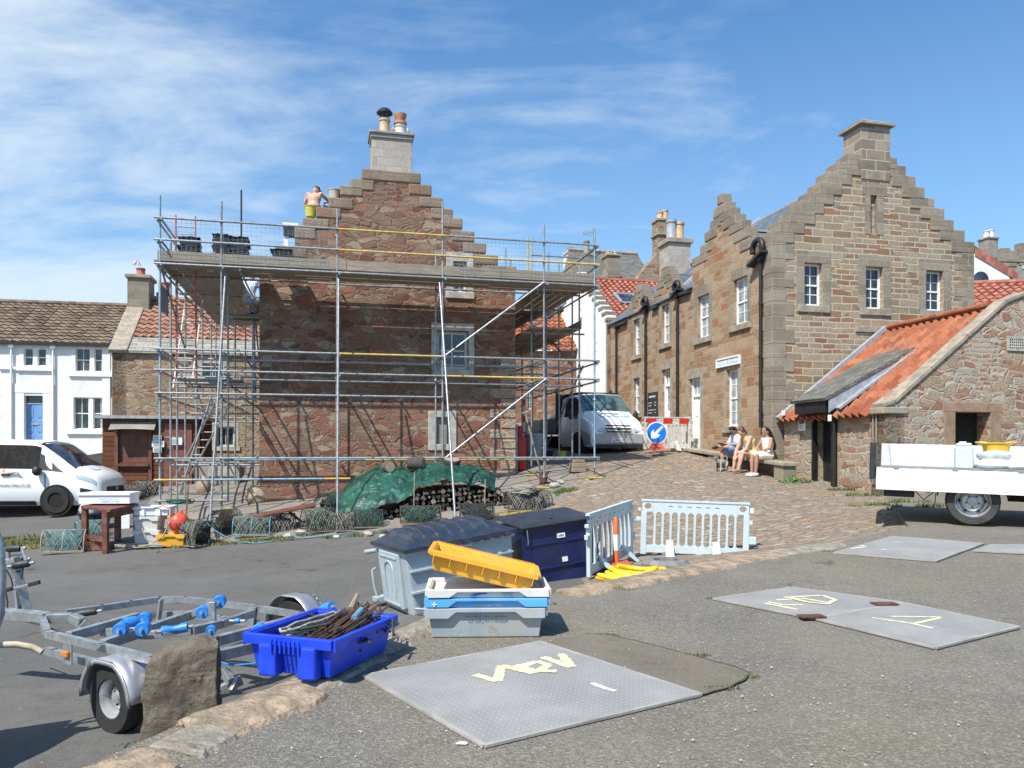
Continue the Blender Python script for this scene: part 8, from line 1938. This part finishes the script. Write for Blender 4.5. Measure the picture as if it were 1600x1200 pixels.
# gravel crumbs and litter on the quay
r_ = random.Random(77); mb = MB()
for k in range(520):
    px = r_.uniform(150, 1600); py = r_.uniform(930, 1199); p = QP(px, py)
    if not inpoly(p.x, p.y, QPOLY): continue
    s_ = r_.uniform(.002,.006)*(1.6 if r_.random() < .06 else 1); mb.ball(p+Vector((0,0,s_*.5)), (s_, s_*.8, s_*.6), 5, .3, k)
mb.build('gravel', 'pale_dressing', label='loose pale grit scattered over the quay tarmac', cat='gravel', kind='stuff')
t = QP(722, 1163); MB().ball(t+Vector((0,0,.005)), (.028,.012,.006), 8, .4, 2).build('litter_scrap', 'white_paint', label='white scrap of litter left of the big plate corner', cat='litter')
# ================================================================ PEOPLE
plain('skin', (.56,.33,.24), .6, var=.08, sc=6, bump=.05); plain('skin_tan', (.40,.22,.15), .6, var=.08, sc=6, bump=.05); plain('hair_black', (.012,.010,.010), .5, var=.2, sc=20, bump=.4); plain('hair_red', (.10,.035,.025), .5, var=.3, sc=20, bump=.4)
plain('shirt_blue', (.60,.66,.78), .8, var=.12, sc=7); plain('shorts_blue', (.20,.33,.60), .8, var=.1); plain('top_yellow', (.72,.60,.27), .8, var=.15, sc=12); plain('dress_cream', (.72,.68,.58), .8, var=.08, sc=10); plain('shoe_white', (.75,.75,.74), .5, var=.05); plain('cloth_dark', (.03,.032,.04), .8)
def cap(mb, pts, rad):
    mb.tube(pts, rad, 10)
    for p, r_ in zip(pts, rad): mb.ball(p, r_*.995, 8)
def vox(mb, name, mat, par, vs=.010, sm_=3):
    o = mb.build(name, mat, par, smooth=180); m_ = o.modifiers.new('remesh', 'REMESH'); m_.mode = 'VOXEL'; m_.voxel_size = vs; m_.use_smooth_shade = True
    s_ = o.modifiers.new('smooth', 'SMOOTH'); s_.factor = .5; s_.iterations = sm_; return o
def hand(mb, w_, d, side, up=Vector((0,0,1)), curl=.3, sc_=1):
    d = Vector(d).normalized(); s_ = d.cross(up).normalized(); n_ = s_.cross(d)
    palm = w_+d*.05*sc_; mb.ball(w_+d*.045*sc_, (.034,.034,.028), 8)
    for k, L_ in enumerate((.066,.078,.072,.056)):
        b = w_+d*.075*sc_+s_*(.027-.018*k)*sc_; m_ = b+d*L_*.55-n_*curl*.02; e = m_+d*L_*.45*(1-curl*.5)-n_*curl*.03; mb.tube([b-d*.03, b, m_, e], [.0095,.0092,.0085,.0068], 6)
    b = w_+d*.03*sc_+s_*side*.03; mb.tube([w_+d*.01, b, b+d*.03+s_*side*.022, b+d*.055+s_*side*.026-n_*.008], [.014,.012,.010,.008], 6)
def person(label, loc, rz, J, skin='skin', shirt=None, sleeves=.5, bottom=None, bl=.6, shoes=None, hair=None, hstyle='short', cat='person', dress=False, build_=1.0, cap_=None, fcurl=.5):
    t = thing('person', label, cat, loc, rz); V3 = {k: Vector(v_) for k, v_ in J.items()}; g_ = V3.get; B_ = build_
    b = MB(); pel, che, nec, hd = g_('pelvis'), g_('chest'), g_('neck'), g_('head')
    shl, shr = g_('shL'), g_('shR'); sp = (pel+che)/2
    lat = (shl-shr).normalized(); tor = (nec-pel).normalized()
    # torso as stacked flattened discs
    def torso(mb, grow=0, z0=0, z1=1):
        nn = 9; fw = lat.cross(tor).normalized(); vs = []; fs = []; m_ = 14
        for i in range(nn):
            f_ = z0+(z1-z0)*i/(nn-1); c = pel.lerp(che, min(1, f_*1.35)) if f_ < .74 else che.lerp(nec, (f_-.74)/.26)
            wd = (.165,.16,.145,.14,.15,.165,.175,.165,.075)[min(8, int(round(f_*8)))]*B_+grow; dp = (.115,.12,.11,.10,.105,.11,.11,.085,.06)[min(8, int(round(f_*8)))]*B_+grow
            for k in range(m_): a = 2*math.pi*k/m_; vs.append(c+lat*wd*math.cos(a)+fw*dp*math.sin(a))
        for i in range(nn-1):
            for k in range(m_): l = (k+1) % m_; fs.append((i*m_+k, i*m_+l, (i+1)*m_+l, (i+1)*m_+k))
        fs.append(tuple(range(m_))[::-1]); fs.append(tuple((nn-1)*m_+k for k in range(m_))); mb.add(vs, fs)
    torso(b); cap(b, [che.lerp(nec, .6), nec, nec.lerp(hd, .5)], [.07,.055,.052])
    fw = Vector(J.get('face', (1,0,0))).normalized(); up_ = (hd-nec).normalized(); sd = up_.cross(fw).normalized()
    M = Matrix((fw, sd, up_)).transposed().to_4x4(); M.translation = hd
    hb = MB(); hb.ball((0,0,.0), (.094,.076,.115), 16); hb.ball((.03,0,-.06), (.06,.052,.055), 12); hb.ball((-.02,0,.02), (.085,.078,.09), 12)
    hb.tube([(.085,0,.02),(.105,0,-.012),(.112,0,-.028),(.09,0,-.034)], [.008,.012,.014,.01], 6); hb.ball((.088,0,-.056), (.014,.024,.007), 8); hb.ball((.088,0,-.068), (.012,.02,.007), 8); hb.ball((.07,0,-.095), (.024,.026,.02), 8)
    for s_ in (-1, 1): hb.ball((-.005, s_*.078, -.012), (.018,.010,.028), 8); hb.ball((.08, s_*.03, .026), (.012,.022,.008), 8)
    b.add([M@p for p in hb.v], hb.f)
    for s_, n_ in ((1, 'L'), (-1, 'R')):
        sh_, el, ha = g_('sh'+n_), g_('el'+n_), g_('ha'+n_); hp, kn, an, to = g_('hip'+n_), g_('kn'+n_), g_('an'+n_), g_('toe'+n_)
        cap(b, [che.lerp(nec, .5), sh_, sh_.lerp(el, .5), el, el.lerp(ha, .35), ha], [.05*B_,.056*B_,.048*B_,.040*B_,.040*B_,.026]); hand(b, ha, ha-el, s_, curl=fcurl)
        if hp: cap(b, [pel.lerp(hp, .5), hp, hp.lerp(kn, .5), kn, kn.lerp(an, .35), an], [.1*B_,.095*B_,.082*B_,.056*B_,.057*B_,.036]); cap(b, [an+(an-kn).normalized()*.03-(to-an).normalized()*.03, an+(to-an)*.4, to], [.036,.038,.026])
    vox(b, 'body', skin, t, .0105, 2)
    for s_ in (-1, 1): q = MB(); q.ball(M@Vector((.0865, s_*.031, .013)), .0085, 8); q.build('eye', 'hair_black', t)
    if shirt:
        q = MB(); torso(q, .016, .0 if not dress else .0, .97)
        for n_ in 'LR':
            sh_, el = g_('sh'+n_), g_('el'+n_); cap(q, [che.lerp(nec, .5), sh_, sh_.lerp(el, sleeves)], [.062*B_,.070*B_,.064*B_] if sleeves > .2 else [.055*B_,.055*B_,.045*B_])
        if dress:
            for n_ in 'LR': hp, kn = g_('hip'+n_), g_('kn'+n_); cap(q, [pel, hp, hp.lerp(kn, bl)], [.135*B_,.128*B_,.115*B_])
            cap(q, [(g_('hipL')+g_('hipR'))/2, ((g_('hipL')+g_('hipR'))/2).lerp((g_('knL')+g_('knR'))/2, bl)], [.12,.1])
        vox(q, 'dress' if dress else 'shirt', shirt, t, .012)
    if bottom:
        q = MB()
        for n_ in 'LR': hp, kn, an = g_('hip'+n_), g_('kn'+n_), g_('an'+n_); cap(q, [pel, hp, hp.lerp(kn, min(1, bl))]+([kn.lerp(an, .9)] if bl > 1 else []), [.125*B_,.112*B_,(.098 if bl < 1 else .075)*B_]+([.055] if bl > 1 else []))
        vox(q, 'shorts' if bl < 1 else 'trousers', bottom, t, .012)
    if shoes:
        for n_ in 'LR':
            kn, an, to = g_('kn'+n_), g_('an'+n_), g_('toe'+n_); q = MB(); cap(q, [an-(to-an).normalized()*.04+Vector((0,0,-.02)), an.lerp(to, .4)+Vector((0,0,-.01)), to], [.047,.048,.036]); q.ball(an+Vector((0,0,0)), .046, 8); vox(q, 'shoe', shoes, t, .010)
    if hair:
        q = MB(); hb = MB(); hb.ball((-.018,0,.03), (.096,.088,.105), 14, .08, 1)
        hb.v = [Vector((min(p.x, .055+.2*max(0, p.z-.06)), p.y, p.z)) for p in hb.v]
        if hstyle == 'bun': hb.ball((-.06,0,.10), (.07,.065,.05), 10, .2, 3); hb.ball((-.05,0,-.03), (.06,.085,.075), 10, .1, 5)
        if hstyle == 'long': hb.tube([(-.04,0,.05),(-.09,0,-.05),(-.13,0,-.18),(-.17,0,-.33),(-.17,0,-.46)], [.085,.09,.085,.075,.03], 10)
        if hstyle == 'short': hb.ball((.0,0,.085), (.085,.08,.045), 12, .2, 2)
        q.add([M@p for p in hb.v], hb.f); vox(q, 'hair', hair, t, .009, 2)
    if hstyle == 'beard': q = MB(); q.add([M@p for p in MB().ball((.045,0,-.085), (.05,.06,.045), 12).v], MB().ball((.045,0,-.085), (.05,.06,.045), 12).f); q.build('beard', hair, t, smooth=60)
    if cap_: q = MB(); hb = MB().ball((-.005,0,.05), (.104,.09,.085), 14).box(.05,.17,-.06,.06,.045,.055); hb.v = [Vector((p.x, p.y, max(p.z, .035))) for p in hb.v]; q.add([M@p for p in hb.v], hb.f); q.build('cap', cap_, t, smooth=50)
    return t
def seat_at(t_, zseat, s_=-.30):
    p = Vector((6.64, 20, 0))+U*s_+V*t_; return Vector((p.x, p.y, zseat))
def bz_(t_): return 1.03+.07*(t_+1.2)
# bench along the street wall
bt0 = Vector((6.64,20,0))
sbn = thing('stone_bench', 'long stone slab bench against the sandstone street wall', 'bench', seat_at(1.5, .6), TH)
q = MB(); q.hexa([seat_at(a, bz_(a)-d, s_) for d in (.09, 0) for a, s_ in ((-1.25,-.5),(-1.25,-.06),(4.25,-.06),(4.25,-.5))]); q.build('seat', 'dressing', sbn, world=True, bevel=.015)
for k, a in enumerate((-1.0, .9, 2.4, 3.9)):
    p0 = seat_at(a, 0); q = MB(); q.hexa([seat_at(a+da, z, s_) for z in (gz(p0.x, p0.y)-.2, bz_(a)-.095) for da, s_ in ((-.2,-.46),(-.2,-.1),(.2,-.1),(.2,-.46))]); q.build('support_block', 'step_stone', sbn, world=True, bevel=.02)
def sit(lean=.0, kx=.42, fx=.44, spread=.1, foot=-.45):
    J = dict(pelvis=(0,0,.10), chest=(lean*.7-.02,0,.42), neck=(lean,0,.56), head=(lean+.06,0,.69), shL=(lean-.0,.17,.50), shR=(lean-.0,-.17,.50),
        hipL=(.02,.09,.09), hipR=(.02,-.09,.09), knL=(kx,spread+.03,.10), knR=(kx,-spread-.03,.10), anL=(fx,spread,foot+.07), anR=(fx,-spread,foot+.07), toeL=(fx+.15,spread,foot+.035), toeR=(fx+.15,-spread,foot+.035),
        elL=(.10+lean,.24,.28), elR=(.10+lean,-.24,.28), haL=(.30,.10,.20), haR=(.30,-.10,.20))
    return J
RZ = TH+math.pi
def fz(t_, x=.55): p = seat_at(t_, 0, -.3-x); return gz(p.x, p.y)
J = sit(.03, .40, .42, .07, fz(-.28)-bz_(-.28)); J.update(haL=(.24,.02,.19), haR=(.25,-.02,.21), face=(1,0,.12), head=(.06,0,.70)); 
person('seated woman in sleeveless cream dress with long black hair', seat_at(-.28, bz_(-.28)), RZ+.12, J, 'skin_tan', 'dress_cream', .1, None, .72, 'shoe_white', 'hair_black', 'long', dress=True, build_=.95)
J = sit(.20, .42, .50, .12, fz(.42)-bz_(.42)); J.update(haR=(.52,-.02,.02), haL=(.55,.05,-.02), elL=(.36,.2,.2), elR=(.36,-.2,.2), head=(.33,0,.64), neck=(.24,0,.53), face=(.9,0,-.5), knL=(.44,.16,.1), anL=(.55,.15,fz(.42)-bz_(.42)+.07), toeL=(.70,.15,fz(.42)-bz_(.42)+.035))
person('seated woman in yellow top leaning down towards the small dog', seat_at(.42, bz_(.42)), RZ+.1, J, 'skin', 'top_yellow', .12, 'top_yellow', .45, 'skin_tan', 'hair_red', 'bun', build_=1.1)
J = sit(.10, .44, .46, .1, fz(1.1)-bz_(1.1)); J.update(knL=(.42,.10,.22), anL=(.60,-.12,.24), toeL=(.74,-.10,.20), haL=(.42,.06,.30), haR=(.40,-.12,.28), head=(.19,0,.66), face=(.9,0,-.45))
mn = person('seated bearded man in pale blue shirt and blue shorts holding a tablet', seat_at(1.1, bz_(1.1)), RZ+.05, J, 'skin_tan', 'shirt_blue', .75, 'shorts_blue', .8, 'cloth_dark', 'hair_black', 'short', build_=1.05)
q = MB(); q.ball((.265,0,.585), (.035,.055,.045), 10); q.build('beard', 'hair_black', mn, smooth=60)
tbp = WM[mn.name]@Vector((.50,-.03,.30)); tt = thing('tablet', 'flat dark tablet held by the seated man', 'tablet', tbp, RZ); MB().box(-.1,.1,-.13,.13,-.006,.006, Matrix.Rotation(R(-15), 4, 'Y')).build('slab', 'cloth_dark', tt, bevel=.003)
# small dog
dp = seat_at(.62, 0, -1.08); dz = gz(dp.x, dp.y); dg = thing('dog', 'small grey and brown terrier standing at the seated woman knees', 'dog', Vector((dp.x, dp.y, dz)), RZ+.5)
b = MB(); cap(b, [(-.17,0,.24),(-.05,0,.235),(.10,0,.24),(.17,0,.27)], [.065,.066,.082,.06]); cap(b, [(.17,0,.27),(.22,0,.34),(.24,0,.37)], [.055,.045,.05]); cap(b, [(.24,0,.38),(.30,0,.365),(.345,0,.35)], [.055,.036,.022])
for s_ in (-1, 1):
    cap(b, [(.13,s_*.05,.22),(.12,s_*.055,.12),(.135,s_*.055,.02),(.155,s_*.055,.012)], [.035,.022,.016,.018]); cap(b, [(-.16,s_*.05,.22),(-.12,s_*.055,.14),(-.19,s_*.055,.085),(-.175,s_*.055,.02),(-.15,s_*.055,.012)], [.045,.032,.018,.015,.018]); b.tube([(.22,s_*.04,.40),(.225,s_*.05,.45),(.235,s_*.045,.46)], [.022,.014,.004], 6)
cap(b, [(-.21,0,.27),(-.26,0,.33),(-.27,0,.38)], [.018,.014,.010])
g = NG('dog_fur'); v = g.vec('Object'); g.fin(g.mix(g.rng(g.noise(v, 6, 3), .47, .53), (.42,.40,.38), (.17,.085,.05)), .9, g.bump(g.noise(v, 60, 4), .7, .01)); vox(b, 'body', 'dog_fur', dg, .008, 2)
# worker on the roof seen from behind, bare back
sA_, zA_ = G1(490, 323, .8); wp = H1W(sA_, .8, zA_-.14)
J = sit(.10, .30, .30, .12, -.2); J.update(pelvis=(0,0,.10), haL=(.2,.12,.2), haR=(.42,-.22,.38), elR=(.26,-.34,.36), elL=(.12,.26,.28), chest=(.05,0,.38), neck=(.12,0,.50), head=(.17,-.02,.62), face=(.8,-.3,-.2), anL=(.35,.13,-.2), anR=(.35,-.13,-.2), toeL=(.48,.13,-.22), toeR=(.48,-.13,-.22))
person('shirtless roofer in camouflage cap working behind the crow steps', wp, TH+R(75), J, 'skin', None, 0, 'cloth_dark', .95, 'cloth_dark', None, 'none', cap_=plain('camo', (.10,.11,.06), .9, var=.6, sc=30), build_=1.08)
sA_, zA_ = G1(507, 320, .5); t = thing('grey_bag', 'dark grey tool bag on the crow step between worker and beige bucket', 'bag', H1W(sA_, .45, G1(505,323.7)[1]+.02), TH); MB().ball((0,0,.07), (.16,.12,.09), 12, .3, 4).build('bag_body', 'lid_navy', t, smooth=60)
plain('pale_jeans', (.40,.47,.58), .8)
# worker on the left return, pale check shirt
g = NG('check_shirt'); v = g.vec('Object'); c, f = g.brick(v, .045, .045, .006, off=0); g.fin(g.mix(f, (.62,.70,.78), (.22,.32,.45)), .85)
pz_ = GS(391, 466, 1.1)[1]; J = dict(pelvis=(0,0,.0), chest=(.06,0,.30), neck=(.1,0,.46), head=(.15,0,.60), shL=(.08,.18,.41), shR=(.08,-.18,.41), elL=(.2,.3,.22), elR=(.22,-.28,.2), haL=(.4,.2,.3), haR=(.42,-.15,.25), hipL=(0,.09,-.03), hipR=(0,-.09,-.03), knL=(.38,.14,-.06), knR=(.30,-.12,-.28), anL=(.12,.12,-.40), anR=(-.05,-.12,-.40), toeL=(.28,.12,-.44), toeR=(.1,-.12,-.44), face=(1,0,0))
sw_ = GS(389, 462, 1.1)[0]
person('worker in pale check shirt crouching below the deck at the left gable corner', H1W(sw_, 1.1, pz_), TH+R(60), J, 'skin', 'check_shirt', .8, 'pale_jeans', 1.1, 'cloth_dark', 'hair_black', 'short')
ladder('alloy pole ladder behind the crouching worker at the gable corner', H1W(sw_+.14, 1.35, LV['c']), H1W(sw_+.06, 1.5, zP+.3), .38, V, 'galv', 'galv', 12)
for k in range(3): MB().box(-.75, .02, .75+k*.23, .965+k*.23, pz_-.505, pz_-.467).build('board', 'plank', scf)
pole('transom', (-1.0, .8, pz_-.53), (.05, .8, pz_-.53)); pole('transom', (-1.0, 1.4, pz_-.53), (.05, 1.4, pz_-.53))
# van driver resting a forearm on the window sill
J = sit(.0, .4, .45, .1, -.3); J.update(shR=(.0,-.17,.50), elR=(-.02,-.36,.155), haR=(.27,-.40,.185), face=(1,-.2,0))
person('van driver resting a bare forearm out of the side window', WM[van.name]@Vector((-1.30,.36,.85)), TV, J, 'skin', 'cloth_dark', .4, 'cloth_dark', .9, 'cloth_dark', 'hair_black', 'short')
